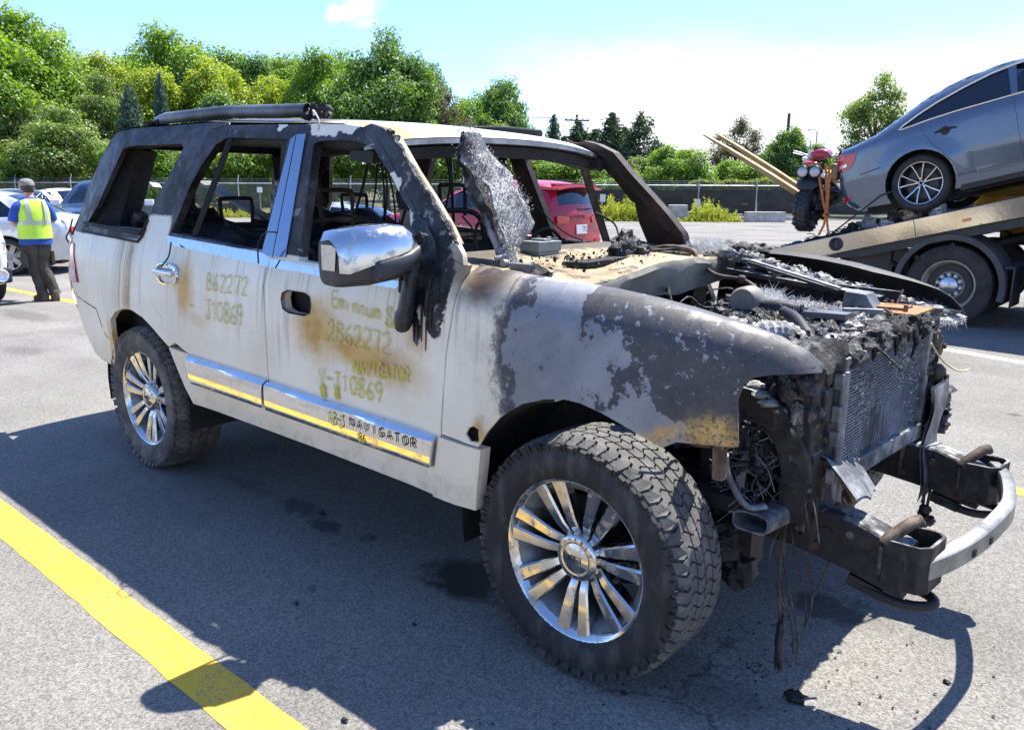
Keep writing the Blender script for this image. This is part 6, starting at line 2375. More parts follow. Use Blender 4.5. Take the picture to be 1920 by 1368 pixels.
m = MB()
for k in range(9):
    lump(m, (.64 + .02 * rr.uniform(-1, 1), .66 + rr.uniform(-.05, .05), .80 - .022 * k), (.035, .06, .03), 90 + k, 9, .6)
tag(m.build('melted_lamp', M['char'], SUV, 40), kind='stuff')
m = MB()
m.tube(catmull([(.63, .46, .99), (.66, .52, .92), (.70, .60, .87), (.72, .70, .86)], 6), .004, 5)
m.build('loose_cable', M['fibre_tan'], SUV, 60)

# ---- headlamp hollow on the near side
m = MB()
# curved pressed arm with holes
prof = [(.36, .965), (.45, .955), (.53, .90), (.585, .80), (.60, .71), (.53, .69), (.50, .78), (.46, .85), (.37, .88)]
m.prism(catmull(prof, 4, True), -.62, -.59, 'y')
m.build('lamp_arm', M['ashy_steel'], SUV, bevel=.005)
m = MB()
for (x, z, r) in ((.505, .845, .016), (.55, .755, .014), (.44, .92, .011), (.575, .72, .012)):
    m.lathe([(0, 0), (r, 0), (r, .004), (0, .004)], 14, 'y', (x, -.6245, z))
tag(m.build('arm_hole', M['seam'], SUV), kind='stuff')
m = MB()
for k in range(5):
    lump(m, (.40 + .03 * k, -.60 + rr.uniform(-.02, .02), .975 - .02 * k), (.028, .025, .012), 120 + k, 8, .4)
tag(m.build('ash_flakes', M['ash'], SUV, 40), kind='stuff')
m = MB()
m.box((.24, -.40, .78), (.06, .30, .44)); m.box((.36, -.52, .60), (.26, .28, .05))
m.build('inner_arch_panel', M['soot'], SUV)
rr = random.Random(15)
m = MB()
for _ in range(95):
    p = Vector((rr.uniform(.36, .46), rr.uniform(-.66, -.56), rr.uniform(.60, .84)))
    d = rand_dir(rr)
    m.tube(catmull([tuple(p), tuple(p + d * .05), tuple(p + d * .08 + rand_dir(rr) * .04)], 3), rr.uniform(.0009, .0022), 4)
for k in range(9):
    R_ = .075 + .004 * k
    m.tube([(.385 + .004 * k, -.60 + R_ * .5 * sin(a), .665 + R_ * cos(a)) for a in [-1.6 + .22 * i for i in range(14)]], .0018, 4)
tag(m.build('wire_tangle', M['grey_steel'], SUV), kind='stuff')
m = MB()
for _ in range(60):
    p = Vector((rr.uniform(.34, .48), rr.uniform(-.64, -.50), rr.uniform(.56, .86)))
    d = rand_dir(rr)
    m.tube(catmull([tuple(p), tuple(p + d * .06), tuple(p + d * .08 + rand_dir(rr) * .07)], 3), rr.uniform(.004, .009), 5)
tag(m.build('burnt_loom', M['char'], SUV), kind='stuff')
# rusty strut foot and bracket under the wing
m = MB()
m.bar((.42, -.84, .87), (.425, -.84, .745), .034, .034, (1, 0, 0)); m.box((.40, -.82, .855), (.10, .05, .03)); m.bar((.34, -.80, .84), (.30, -.72, .80), .06, .03)
m.build('wing_strut', M['rust_dark'], SUV, bevel=.005)
m = MB()
m.tube(catmull([(.405, -.77, .80), (.405, -.75, .74), (.44, -.74, .67), (.47, -.72, .635), (.50, -.68, .635)], 5), .016, 8, squash=.6)
m.build('wing_stay', M['grey_steel'], SUV, 50)
# hollow crush tube, its open end towards us
m = MB()
def ovalr(y, sx, sz, cz, cx, n=24):
    return [(cx + sx * abs(cos(q)) ** .5 * (1 if cos(q) > 0 else -1), y, cz + sz * abs(sin(q)) ** .6 * (1 if sin(q) > 0 else -1)) for q in [2 * pi * i / n for i in range(n)]]
m.loft([ovalr(-.36, .058, .032, .585, .515), ovalr(-.72, .058, .032, .588, .475), ovalr(-.72, .052, .026, .588, .475), ovalr(-.40, .050, .026, .585, .51)], cap=False)
m.build('crush_tube', M['burnt_alu'], SUV, 40)
m = MB()
m.loft([ovalr(-.45, .048, .024, .585, .50), ovalr(-.44, .01, .006, .585, .50)])
m.build('tube_inside', M['soot'], SUV)
# bent silver flap by the radiator foot
m = MB()
rows = []
for i in range(13):
    t = i / 12
    rows.append([(.585 + .10 * t - .02 * t * t, -.50 + .23 * t, .755 - .02 * t - .06 * t * t * (1 + .5 * sin(k * 1.2)) + .006 * sin(k * 2 + i)) if False else (.56 + .05 * k + .012 * sin(t * 5), -.52 + .24 * t, .775 - .012 * k * k - .045 * t + .008 * sin(k * 2 + i * .8)) for k in range(4)])
m.loft(rows, cap=False, closed=False)
m.loft([[(p[0], p[1], p[2] - .008) for p in r] for r in rows], cap=False, closed=False)
m.build('torn_flap', M['burnt_alu'], SUV, 50)
m = MB()
m.bar((.58, -.46, .66), (.62, .44, .645), .03, .06); m.bar((.57, -.42, .70), (.56, -.40, .50), .09, .05, (1, 0, 0)); m.box((.555, -.33, .58), (.05, .20, .14), taper=(1, .6))
m.build('lower_crossmember', M['burnt_alu'], SUV, bevel=.004)

# ---- frame horns, bumper beam, tow loops
for s_ in (-1, 1):
    m = MB()
    rings = []
    for (x, z0, z1, w) in ((-.30, .47, .63, .055), (.20, .46, .625, .055), (.52, .455, .61, .055), (.70, .43, .595, .055), (.83, .395, .555, .055), (.865, .39, .545, .055)):
        yc = s_ * (.445 if x < .6 else .455)
        rings.append([(x, yc - w, z0), (x, yc + w, z0), (x, yc + w, z1 - .012), (x, yc + w - .012, z1), (x, yc - w + .012, z1), (x, yc - w, z1 - .012)])
    m.loft(rings)
    horn = m.build('frame_horn', M['ashy_steel'], SUV, 30, bevel=.004)
    m = MB()
    for (x, z, q) in ((.44, .60, 0), (.60, .50, 0), (.70, .565, 0)):
        m.lathe([(0, 0), (.013, 0), (.013, .010), (.007, .014), (0, .014)], 6, 'y', (x, -.512 if s_ < 0 else .386, z - .02))
    tag(m.build('frame_bolts', M['rust_dark'], horn), kind='stuff')
    m = MB()
    m.bar((.585, s_ * .445 - .058, .46), (.592, s_ * .445 - .058, .60), .012, .006, (0, 1, 0))
    m.bar((.30, s_ * .445 - .058, .46), (.305, s_ * .445 - .058, .62), .016, .006, (0, 1, 0))
    tag(m.build('weld_seams', M['rust_dark'], horn), kind='stuff')
    m = MB()
    for (x, z, r) in ((.63, .535, .016), (.47, .53, .013), (.75, .50, .008)):
        m = MB()
        m.lathe([(0, 0), (r, 0), (r, .004), (0, .004)], 14, 'y', (x, -.513 * 1 if s_ < 0 else .3985, z))
        m.build('frame_hole', M['seam'], horn)
    # open box bracket at the end
    m = MB()
    y0, y1 = s_ * .455 - .075, s_ * .455 + .095
    poly = [(.80, y0), (.90, y0 - .0), (.925, y0 + .03), (.935, y1 - .03), (.915, y1), (.82, y1)]
    inn = [(.815, y0 + .010), (.895, y0 + .010), (.915, y0 + .035), (.923, y1 - .035), (.908, y1 - .01), (.83, y1 - .01)]
    zt, zb = .570, .425
    k = len(poly)
    V = [(p[0], p[1], zb) for p in poly] + [(p[0], p[1], zt) for p in poly] + [(p[0], p[1], zt) for p in inn] + [(p[0], p[1], zb + .03) for p in inn]
    F = []
    for i in range(k):
        j = (i + 1) % k
        F += [(i, j, k + j, k + i), (k + i, k + j, 2 * k + j, 2 * k + i), (2 * k + i, 2 * k + j, 3 * k + j, 3 * k + i)]
    F += [tuple(range(k)), tuple(range(3 * k, 4 * k))]
    m.add(V, F)
    m.box((.86, s_ * .455 + .02, .47), (.05, .05, .02))
    m.build('bumper_bracket', M['ashy_steel'], SUV, 30, bevel=.003)
    m = MB()
    m.tube([(.800, s_ * .455 - .070, .552), (.808, s_ * .455 - .058, .568), (.845, s_ * .455 + .025, .600), (.858, s_ * .455 + .050, .604), (.866, s_ * .455 + .062, .590)], [.015, .0185, .019, .0185, .012], 12)
    m.box((.802, s_ * .455 - .066, .50), (.024, .014, .09))
    m.build('tow_bar', M['rust_dark'], SUV, 50)
    m = MB()
    q = [(.72, s_ * .455 - .03, .385), (.84, s_ * .455 - .045, .372), (.905, s_ * .455 - .03, .375), (.935, s_ * .455, .380), (.915, s_ * .455 + .035, .385), (.84, s_ * .455 + .05, .392), (.74, s_ * .455 + .03, .395)]
    m.tube(catmull(q, 5), .0155, 10)
    m.bar((.70, s_ * .455, .40), (.80, s_ * .455, .375), .09, .035)
    m.build('tow_loop', M['black_steel'], SUV, 50)
m = MB()
bc = catmull([(.915, -.50, .497), (.955, -.38, .50), (.992, -.22, .508), (1.012, -.02, .515), (1.014, .12, .52), (.985, .28, .525), (.945, .42, .525), (.895, .53, .52)], 6)
rings = []
for i, p in enumerate(bc):
    a = Vector(bc[min(i + 1, len(bc) - 1)]) - Vector(bc[max(i - 1, 0)])
    nrm = Vector((a.y, -a.x, 0)).normalized()
    P = Vector(p)
    h = .034
    ring = []
    for (d, z) in ((0, -h), (.010, -h * .8), (.010, h * .8), (0, h), (-.03, h), (-.034, h * .8), (-.034, -h * .8), (-.03, -h)):
        ring.append(tuple(P + nrm * d + Vector((0, 0, z))))
    rings.append(ring)
m.loft(rings)
beam = m.build('bumper_beam', M['aluminium'], SUV, 35)
m = MB()
for i in (10, 14, 30):
    p = bc[i]
    a = Vector(bc[i + 1]) - Vector(bc[i - 1])
    ang = atan2(-a.x, a.y)
    m.box((p[0] + cos(ang) * .011, p[1] + sin(ang) * .011, p[2] - .008), (.003, .022, .022), Matrix.Rotation(ang, 3, 'Z'))
m.build('beam_hole', M['seam'], beam)
# wires hanging to the ground
m = MB()
rr = random.Random(17)
for (x, y, z0, z1, r) in ((.53, -.56, .62, .03, .0045), (.54, -.55, .60, .10, .003), (.55, -.54, .60, .06, .003), (.52, -.57, .58, .25, .003), (.57, -.50, .58, .20, .003), (.60, -.47, .60, .30, .003), (.56, -.52, .6, .16, .002)):
    pts = []
    for k in range(7):
        t = k / 6
        pts.append((x + .03 * sin(t * 4 + x * 30) * (1 if r < .004 else .3), y + .02 * sin(t * 5 + y * 40), z0 + (z1 - z0) * t))
    m.tube(catmull(pts, 3), r, 5)
for _ in range(12):
    p = Vector((.53 + rr.uniform(-.05, .05), -.55 + rr.uniform(-.06, .06), .62))
    d = rand_dir(rr)
    m.tube(catmull([tuple(p), tuple(p + Vector((d.x * .06, d.y * .06, .05))), tuple(p + Vector((d.x * .12, d.y * .12, -.06)))], 4), .0022, 4)
tag(m.build('hanging_wires', M['rust_dark'], SUV), kind='stuff')
m = MB()
lump(m, (.53, -.56, .14), (.012, .012, .10), 3, 10, .5)
for (x, y, z) in ((.70, .36, .36), (.695, .37, .33), (.72, .35, .32), (.70, .33, .31)):
    lump(m, (x, y, z), (.022, .022, .02), x * 90, 8, .5)
m.tube([(.69, .36, .46), (.692, .36, .36)], .007, 6); m.tube([(.71, .37, .46), (.705, .365, .36)], .006, 6)
tag(m.build('hanging_scraps', M['char'], SUV, 40), kind='stuff')
m = MB()
m.bar((.62, -.36, .60), (.655, -.31, .50), .008, .008); m.tube(catmull([(.60, -.42, .70), (.64, -.36, .62), (.65, -.32, .54), (.68, -.30, .50)], 5), .006, 5)
m.build('rusty_rod', M['rust'], SUV)
# suspension lumps and sump behind the near front wheel
m = MB()
for (c, r, s_) in (((.28, -.55, .42), (.10, .12, .09), 2), ((.36, -.52, .32), (.06, .07, .06), 3), ((.20, -.45, .50), (.2, .1, .1), 5), ((.1, 0, .48), (.35, .3, .14), 7)):
    lump(m, c, r, s_ * 2.2, 12, .4)
m.bar((.05, -.75, .40), (.1, -.4, .46), .06, .05)
m.tube([(.38, -.42, .44), (.40, .42, .44)], .025, 8)
tag(m.build('suspension', M['char'], SUV, 40), kind='stuff')
m = MB()
m.box((.10, 0, .70), (.75, .60, .36)); m.box((.1, 0, .86), (.5, .95, .10))
m.build('engine_block', M['soot'], SUV, bevel=.03)
flakes('core_ash', [((.612, -.20, .93), (.005, .16, .10), 320), ((.612, .22, .95), (.005, .2, .08), 420), ((.612, .36, .75), (.005, .10, .15), 160), ((.612, -.3, .70), (.005, .1, .08), 120)], M['pad'], SUV, 12, .011)
V, F = [], []
rr = random.Random(19)
for _ in range(420):
    a = rr.uniform(0, 6.28)
    q = abs(rr.gauss(0, .55))
    leaf_quad(V, F, Vector((.45 + cos(a) * q * 1.1, -.55 + sin(a) * q, .004)), (Vector((0, 0, 1)) + rand_dir(rr) * .5).normalized(), rr.uniform(.004, .016), rr, .7)
for _ in range(260):
    leaf_quad(V, F, Vector((rr.uniform(-4.5, 1.2), rr.gauss(-1.15, .35), .004)), (Vector((0, 0, 1)) + rand_dir(rr) * .5).normalized(), rr.uniform(.003, .010), rr, .7)
tag(MB().add(V, F).build('ash_litter', M['char'], fix=False), 'fine black ash crumbs strewn over the asphalt around the burnt car', 'ash', kind='stuff')
# crumbs of burnt plastic on the ground
rr = random.Random(18)
for k, (x, y, s_) in enumerate(((.62, -.62, .035), (.30, -1.35, .014), (-.35, -1.62, .012), (-1.05, -1.32, .012), (.2, -.95, .012), (-1.7, -.74, .02), (.95, -.2, .012), (-.2, -1.9, .010), (.5, -1.2, .010), (-.6, -1.12, .010))):
    m = MB()
    lump(m, (0, 0, s_ * .5), (s_, s_ * .7, s_ * .55), k * 3 + 1, 8, .5)
    o = m.build('burnt_scrap', M['char'], smooth=40, loc=(x, y, 0))
    lab = ['largest black burnt scrap, under the hanging wires in a patch of sun', 'burnt crumb below the front hub of the near front wheel', 'burnt crumb beside the shadow of the mirror', 'burnt crumb halfway along the car, between sill and yellow line', 'burnt crumb just in front of the near front tyre', 'dark crumb on the wet stains under the front door', 'burnt crumb in the sun ahead of the bumper beam', 'burnt crumb nearest to the yellow line', 'burnt crumb out in front of the near front wheel', 'burnt crumb by the oil stain behind the near front wheel'][k]
    tag(o, lab, 'debris', 'burnt scraps on the asphalt')

# ------------------------------------------------------------------ other cars
def car_paint(name, col, rough=.28, metal=0.0, flake=0.0):
    n = NT(name)
    d = n.mul(n.mr(n.noise(3.0, 5, .65), .45, .75), .22)
    c = n.mix(d, col, tuple(min(1, v * .9 + .008) for v in col))
    if flake:
        f = n.voro(900, out='Color')
        c = n.mix(n.mul(n.xyz(f)[0], flake), c, tuple(min(1, v * 1.6) for v in col))
    n.bsdf(c, n.add(rough, n.mul(d, .5)), metal, coat=.7 if flake else .35)
    return n.m


def glass_mat(name, tint=(.25, .30, .32), dark=.5):
    n = NT(name)
    tr = n.node('ShaderNodeBsdfTransparent')
    tr.inputs[0].default_value = tint + (1,)
    gl = n.node('ShaderNodeBsdfGlossy')
    gl.inputs['Roughness'].default_value = .02
    gl.inputs['Color'].default_value = (.95, .97, 1, 1)
    fr = n.node('ShaderNodeFresnel')
    fr.inputs['IOR'].default_value = 1.52
    k = n.m1('MULTIPLY_ADD', fr.outputs[0], 1.0, .03)
    mxs = n.node('ShaderNodeMixShader')
    n.put(mxs.inputs[0], k)
    n.t.links.new(tr.outputs[0], mxs.inputs[1])
    n.t.links.new(gl.outputs[0], mxs.inputs[2])
    n.t.links.new(mxs.outputs[0], n.out.inputs['Surface'])
    return n.m


M['glass_dark'] = glass_mat('glass_dark', (.10, .13, .15))
M['glass'] = glass_mat('glass_clear', (.30, .40, .42))
M['car_black'] = simple('car_black', (.02, .02, .022), .6, var=.2)
M['rubber'] = simple('rubber', (.024, .024, .025), .8, var=.3, vscale=9, bump=.2, bscale=60)
M['alloy'] = simple('alloy', (.55, .56, .58), .25, .9, var=.1)
M['alloy_dark'] = simple('alloy_dark', (.05, .05, .055), .4, .6)
M['disc'] = simple('brake_disc', (.25, .24, .23), .4, .8)
M['paint_white'] = car_paint('paint_white', (.78, .78, .77))
M['paint_silver'] = car_paint('paint_silver', (.52, .54, .56), .25, .35, .2)
M['paint_red'] = car_paint('paint_red', (.36, .004, .022), .3, .0, .0)
M['paint_grey'] = car_paint('paint_grey', (.105, .135, .18), .16, .5, .3)
M['paint_navy'] = car_paint('paint_navy', (.02, .035, .075), .25, .3)
M['lamp_clear'] = simple('lamp_clear', (.75, .77, .8), .12, .4, coat=.6)
M['lamp_red'] = simple('lamp_red', (.50, .012, .02), .15, coat=.8)
M['lamp_orange'] = simple('lamp_orange', (.7, .22, .03), .2, coat=.6)
M['trim_bright'] = simple('trim_bright', (.72, .74, .77), .15, .95)
M['seat_cloth'] = simple('seat_cloth', (.03, .03, .034), .9)


def road_wheel(parent, x, side, hw, r, w, rimr, style='ten', metal='alloy', name='wheel'):
    m = MB()
    m.lathe([(0, -w / 2), (rimr * .9, -w / 2), (rimr * .9, -.02), (rimr * .55, 0), (0, 0)], 28, 'y')
    hub = m.build(name, M['car_black'], parent, 40)
    hub.location = (x, side * (hw - w / 2), r)
    hub.rotation_euler = (0, 0, 0 if side > 0 else pi)
    t = MB()
    t.lathe([(rimr, w * .46), (rimr + .02, w * .52), (r * .90, w * .53), (r * .975, w * .44), (r, w * .3), (r, -w * .3), (r * .97, -w * .45), (r * .88, -w * .5), (rimr, -w * .45)], 44, 'y')
    for yy in (-.15, 0, .15):
        t.lathe([(r + .001, w * yy - .004), (r - .008, w * yy), (r + .001, w * yy + .004)], 44, 'y')
    t.build('tyre', M['rubber'], hub, 40)
    rm = MB()
    rm.lathe([(rimr * .93, w * .30), (rimr * .97, w * .46), (rimr, w * .47), (rimr * 1.02, w * .44), (rimr * .99, w * .3)], 44, 'y')
    if style == 'ten':
        for k in range(5):
            for sg in (-1, 1):
                a0 = 2 * pi * k / 5 + pi / 2 + sg * .19
                a1 = 2 * pi * k / 5 + pi / 2 + sg * .30
                rings = []
                for (q, rr_, yy) in ((0, .16, .30), (.5, .55, .36), (1, .95, .43)):
                    a = a0 + (a1 - a0) * q
                    c_, s_ = cos(a), sin(a)
                    wd = (.0075 + .002 * q)
                    rings.append([(rr_ * rimr * c_ - d * wd * s_, w * yy + e, rr_ * rimr * s_ + d * wd * c_) for (d, e) in ((-1, -.03), (-1, -.008), (-.7, 0), (.7, 0), (1, -.008), (1, -.03))])
                rm.loft(rings)
        rm.lathe([(.02, w * .32), (.03, w * .33), (.034, w * .31)], 20, 'y')
        for k in range(5):
            a = 2 * pi * k / 5 + .3
            rm.lathe([(0, .005), (.012, .005), (.012, 0)], 6, 'y', (.052 * cos(a), w * .30, .052 * sin(a)))
    else:
        for k in range(7):
            a = 2 * pi * k / 7 + .2
            c_, s_ = cos(a), sin(a)
            rings = [[(rr_ * rimr * c_ - d * wd * s_, w * yy + e, rr_ * rimr * s_ + d * wd * c_) for (d, e) in ((-1, -.03), (-1, 0), (1, 0), (1, -.03))] for (rr_, yy, wd) in ((.12, .28, .035), (.95, .42, .045))]
            rm.loft(rings)
        rm.lathe([(0, w * .34), (.06, w * .34), (.08, w * .25)], 18, 'y')
    rm.build('rim', M[metal], hub, 40)
    d = MB()
    d.lathe([(.07, .01), (rimr * .72, .01), (rimr * .72, -.015), (.07, -.015)], 28, 'y')
    d.build('brake_disc', M['alloy_dark'] if style == 'ten' else M['disc'], hub, 40)
    return hub


def make_car(name, label, cat, P, group=None):
    """P: profile (front-bottom over the roof to rear-bottom), hw, wheels, windows, glass spans, paint"""
    root = thing(name, label, cat, group=group)
    prof = P['profile']
    dense = catmull(prof, 4)
    hw, r, wb = P['hw'], P['r'], P['wb']
    sec = P.get('section', ((.2, .93), (.45, .985), (.7, 1.0), (.9, .985), (1.0, .955), (P['belt'], .93), (P['roof'], .70)))
    SZ, SF = [q[0] for q in sec], [q[1] for q in sec]
    xf, xr = max(p[0] for p in prof), min(p[0] for p in prof)

    def dist(x, z):
        b = 9
        for i in range(len(prof) - 1):
            ax, az = prof[i]
            bx, bz = prof[i + 1]
            dx, dz = bx - ax, bz - az
            t = max(0, min(1, ((x - ax) * dx + (z - az) * dz) / (dx * dx + dz * dz + 1e-9)))
            b = min(b, hypot(x - ax - dx * t, z - az - dz * t))
        return b

    RD = P.get('round', .11)

    def cy(x, z):
        y = hw * interp(z, SZ, SF)
        y -= P.get('taper_f', .14) * max(0, (x - (xf - .75)) / .75) ** 2
        y -= P.get('taper_r', .09) * max(0, ((xr + .75) - x) / .75) ** 2
        for cx in (0, wb):
            q = hypot(x - cx, z - r)
            y += .018 * max(0, 1 - abs(q - (r + .07)) / .16)
        d = dist(x, z)
        if d < RD:
            y -= RD * .8 * (1 - sqrt(max(0, 1 - (1 - d / RD) ** 2)))
        return y

    # side outline with wheel arches
    sill = P['sill']
    ar = r + P.get('gap', .055)
    bottom = []
    xb, zb = dense[-1]
    for cx in (0, wb):
        a0 = math.asin(max(-1, min(1, (sill - r) / ar)))
        for k in range(17):
            a = pi - a0 - (pi - 2 * a0) * k / 16
            bottom.append((cx + ar * cos(a), r + ar * sin(a)))
    out = list(dense) + bottom
    holes, wins = [], P['windows']
    body = MB()
    doors = P.get('doors', [])
    st = P.get('step', .08)
    for side in (-1, 1):
        f = lambda x, z, s=side: s * cy(x, z)
        V, FF = shell(*sheet(out, [w for w in wins if not any(w is d_[1] for d_ in doors)] + [d_[0] for d_ in doors], st), f, .03)
        body.add(V, FF)
    # centre strip over bonnet, roof and boot; parts of it are glass
    nt = 13
    spans = P.get('glass', [])
    def row(i):
        x, z = dense[i]
        a = dense[max(i - 1, 0)]
        b = dense[min(i + 1, len(dense) - 1)]
        tx, tz = b[0] - a[0], b[1] - a[1]
        L = hypot(tx, tz) + 1e-9
        nx, nz = -tz / L, tx / L
        if nx * 0 + nz < 0 and z > .6 and abs(tz) < abs(tx): nx, nz = -nx, -nz
        if abs(tz) >= abs(tx):
            if (x > (xf + xr) / 2) != (nx > 0): nx, nz = -nx, -nz
        ye = cy(x, z)
        cr = P.get('crown', .045)
        res = []
        for k in range(nt):
            t = -1 + 2 * k / (nt - 1)
            bul = cr * (1 - t * t)
            if x > xf - .25 or x < xr + .2:
                bul = .10 * (1 - t * t) if abs(nx) > .5 else bul
            res.append((x + nx * bul, t * ye, z + nz * bul))
        return res
    rows = [row(i) for i in range(len(dense))]
    used = set()
    for (i0, i1, gname) in spans:
        for i in range(i0 * 4, i1 * 4): used.add(i)
    # paint strips
    i = 0
    while i < len(dense) - 1:
        if i in used:
            i += 1
            continue
        j = i
        while j < len(dense) - 1 and j not in used:
            j += 1
        body.loft(rows[i:j + 1], cap=False, closed=False)
        i = j
    for (i0, i1, gname) in spans:
        full = rows[i0 * 4:i1 * 4 + 1]
        # side strips (pillars) stay paint, the middle is glass
        body.loft([rw_[:2] for rw_ in full], cap=False, closed=False)
        body.loft([rw_[-2:] for rw_ in full], cap=False, closed=False)
        g = MB()
        g.loft([[(p[0], p[1], p[2]) for p in rw_[1:-1]] for rw_ in full], cap=False, closed=False)
        g.build(gname, P.get('glass_mat', M['glass_dark']), root, 60)
    bo = body.build('body', P['paint'], root, P.get('smooth', 40))
    for (dpoly, dwin) in doors:
        for side in (-1, 1):
            f = lambda x, z, s=side: s * (cy(x, z) + .001)
            V, FF = shell(*sheet(inset(dpoly, .004), [dwin] if dwin else [], st), f, .03)
            d = MB().add(V, FF).build('door', P['paint'], root, 40)
            V, FF = shell(*sheet(inset(dpoly, -.012), [inset(dpoly, .05)], .15), lambda x, z, s=side: s * (cy(x, z) - .034), .004)
            MB().add(V, FF).build('door_seal', M['car_black'], root)
    for side in (-1, 1):
        for w in wins:
            f = lambda x, z, s=side: s * (cy(x, z) - .012)
            V, FF = shell(*sheet(inset(w, -.01), [], .2), f, .004)
            MB().add(V, FF).build('window', P.get('glass_mat', M['glass_dark']), root, 60)
        if P.get('trim'):
            for w in P['trim']:
                m = MB()
                m.tube([(x, side * (cy(x, z) + .004), z) for (x, z) in w], P.get('trim_r', .012), 6)
                m.build('window_trim', M[P.get('trim_mat', 'trim_bright')], root, 60)
        for x in (0, wb):
            road_wheel(root, x, side, hw * .985 - .01, r, P.get('tw', .22), P.get('rimr', r * .66), P.get('style', 'seven'), P.get('rim_mat', 'alloy'))
    m = MB()
    m.box((wb / 2, 0, sill + .10), (wb - 2 * ar - .02, hw * 1.86, .26))
    m.box((wb / 2, 0, sill + .18), (xf - xr - .35, hw * 1.86 - .62, .46))
    for cx in (0, wb):
        for side in (-1, 1):
            rows_ = []
            for k in range(11):
                a = pi * k / 10
                rows_.append([(cx + (ar + .01) * cos(a), side * hw * .955, r + (ar + .01) * sin(a)), (cx + (ar + .01) * cos(a), side * (hw - .36), r + (ar + .01) * sin(a)), (cx, side * (hw - .36), r)])
            m.loft(rows_, cap=False, closed=False)
    m.build('underbody', M['car_black'], root)
    m = MB()
    belt = P['belt']
    for (sx, hh_) in P.get('seats', ((wb * .50, 1.0), (wb * .17, 1.0))):
        for sy in (-.38, .38):
            m.box((sx, sy, belt - .2), (.16, .46, .62), Matrix.Rotation(-.2, 3, 'Y'))
            m.box((sx - .10, sy, belt + .20), (.10, .24, .17))
    m.box((wb * .75, 0, belt - .12), (.35, hw * 1.5, .2))
    m.build('seats', M['seat_cloth'], root, bevel=.04)
    return root, cy, rows, dense


def side_patch(root, name, mat, poly, cy, side, off=.006, thick=.01, step=.06):
    V, FF = shell(*sheet(poly, [], step), lambda x, z: side * (cy(x, z) + off), thick)
    return MB().add(V, FF).build(name, mat, root, 50)


def end_patch(root, name, mat, poly, xz, off=.006, crown=.10, hw=.9, thick=.012, sgn=-1, n=1):
    """plate lying on the front/rear end: poly in (y,z); xz gives the end's x at a height"""
    P, F = sheet(poly, [], .06)
    V = []
    for (y, z) in P:
        V.append((xz(z) + sgn * (crown * (1 - (y / hw) ** 2) + off), y, z))
    k = len(V)
    m = MB()
    m.add(V, [f for f in F])
    m.add([(x - sgn * thick, y, z) for (x, y, z) in V], [f for f in F])
    return m.build(name, mat, root, 50)


# ---- grey saloon on the recovery truck (profile measured beside the rear wheel)
BED_A = radians(14.35)
A4 = dict(
    profile=[(3.60, .20), (3.68, .38), (3.69, .56), (3.60, .70), (3.35, .80), (2.75, .92), (2.28, .99), (1.85, 1.20), (1.50, 1.355), (1.15, 1.425), (.75, 1.425), (.30, 1.345), (-.08, 1.19), (-.42, 1.035), (-.66, .985), (-.875, .955), (-.915, .90), (-.935, .72), (-.955, .55), (-.945, .36), (-.80, .20)],
    hw=.92, r=.33, wb=2.82, sill=.17, belt=1.0, roof=1.43, rimr=.245, tw=.235, style='ten',
    windows=[], glass=[(6, 8, 'windscreen'), (11, 13, 'rear_window')], paint=M['paint_grey'], crown=.04, step=.05, taper_r=.10, round=.10,
    section=((.15, .94), (.30, .985), (.55, 1.0), (.80, .985), (.92, .975), (1.0, .945), (1.43, .70)))
aw = [(-.13, 1.005), (.194, 1.034), (.53, 1.045), (1.02, 1.042), (1.0, 1.352), (.838, 1.335), (.564, 1.272), (.276, 1.187), (.063, 1.10), (-.08, 1.03)]
aw2 = [(1.08, 1.042), (1.9, 1.03), (1.78, 1.12), (1.45, 1.29), (1.2, 1.36), (1.08, 1.368)]
ad = [(.12, 1.02), (.10, .918), (.182, .75), (.394, .462), (.515, .33), (.642, .285), (1.06, .285), (1.05, .8), (1.04, 1.02)]
A4['windows'] = [aw, aw2]
A4['doors'] = [(ad, None)]
A4['trim'] = [[(1.9, 1.37), (1.45, 1.325), (1.2, 1.385), (1.0, 1.372), (.838, 1.352), (.564, 1.289), (.276, 1.203), (.063, 1.116), (-.10, 1.034), (-.142, 1.0), (-.10, .995), (.194, 1.022), (.53, 1.033), (1.148, 1.031), (1.95, 1.02)][1:]]
A4['trim_r'] = .011
A4['seats'] = ((1.45, 1), (.55, 1))
A4['glass_mat'] = M['glass_dark']
audi, acy, arows, adense = make_car('grey_saloon', 'dark blue-grey saloon car strapped onto the sloping truck bed, nose up', 'car', A4)
audi.location = (-1.377, 7.53 + .92, 1.653)
audi.rotation_euler = (0, -BED_A, 0)
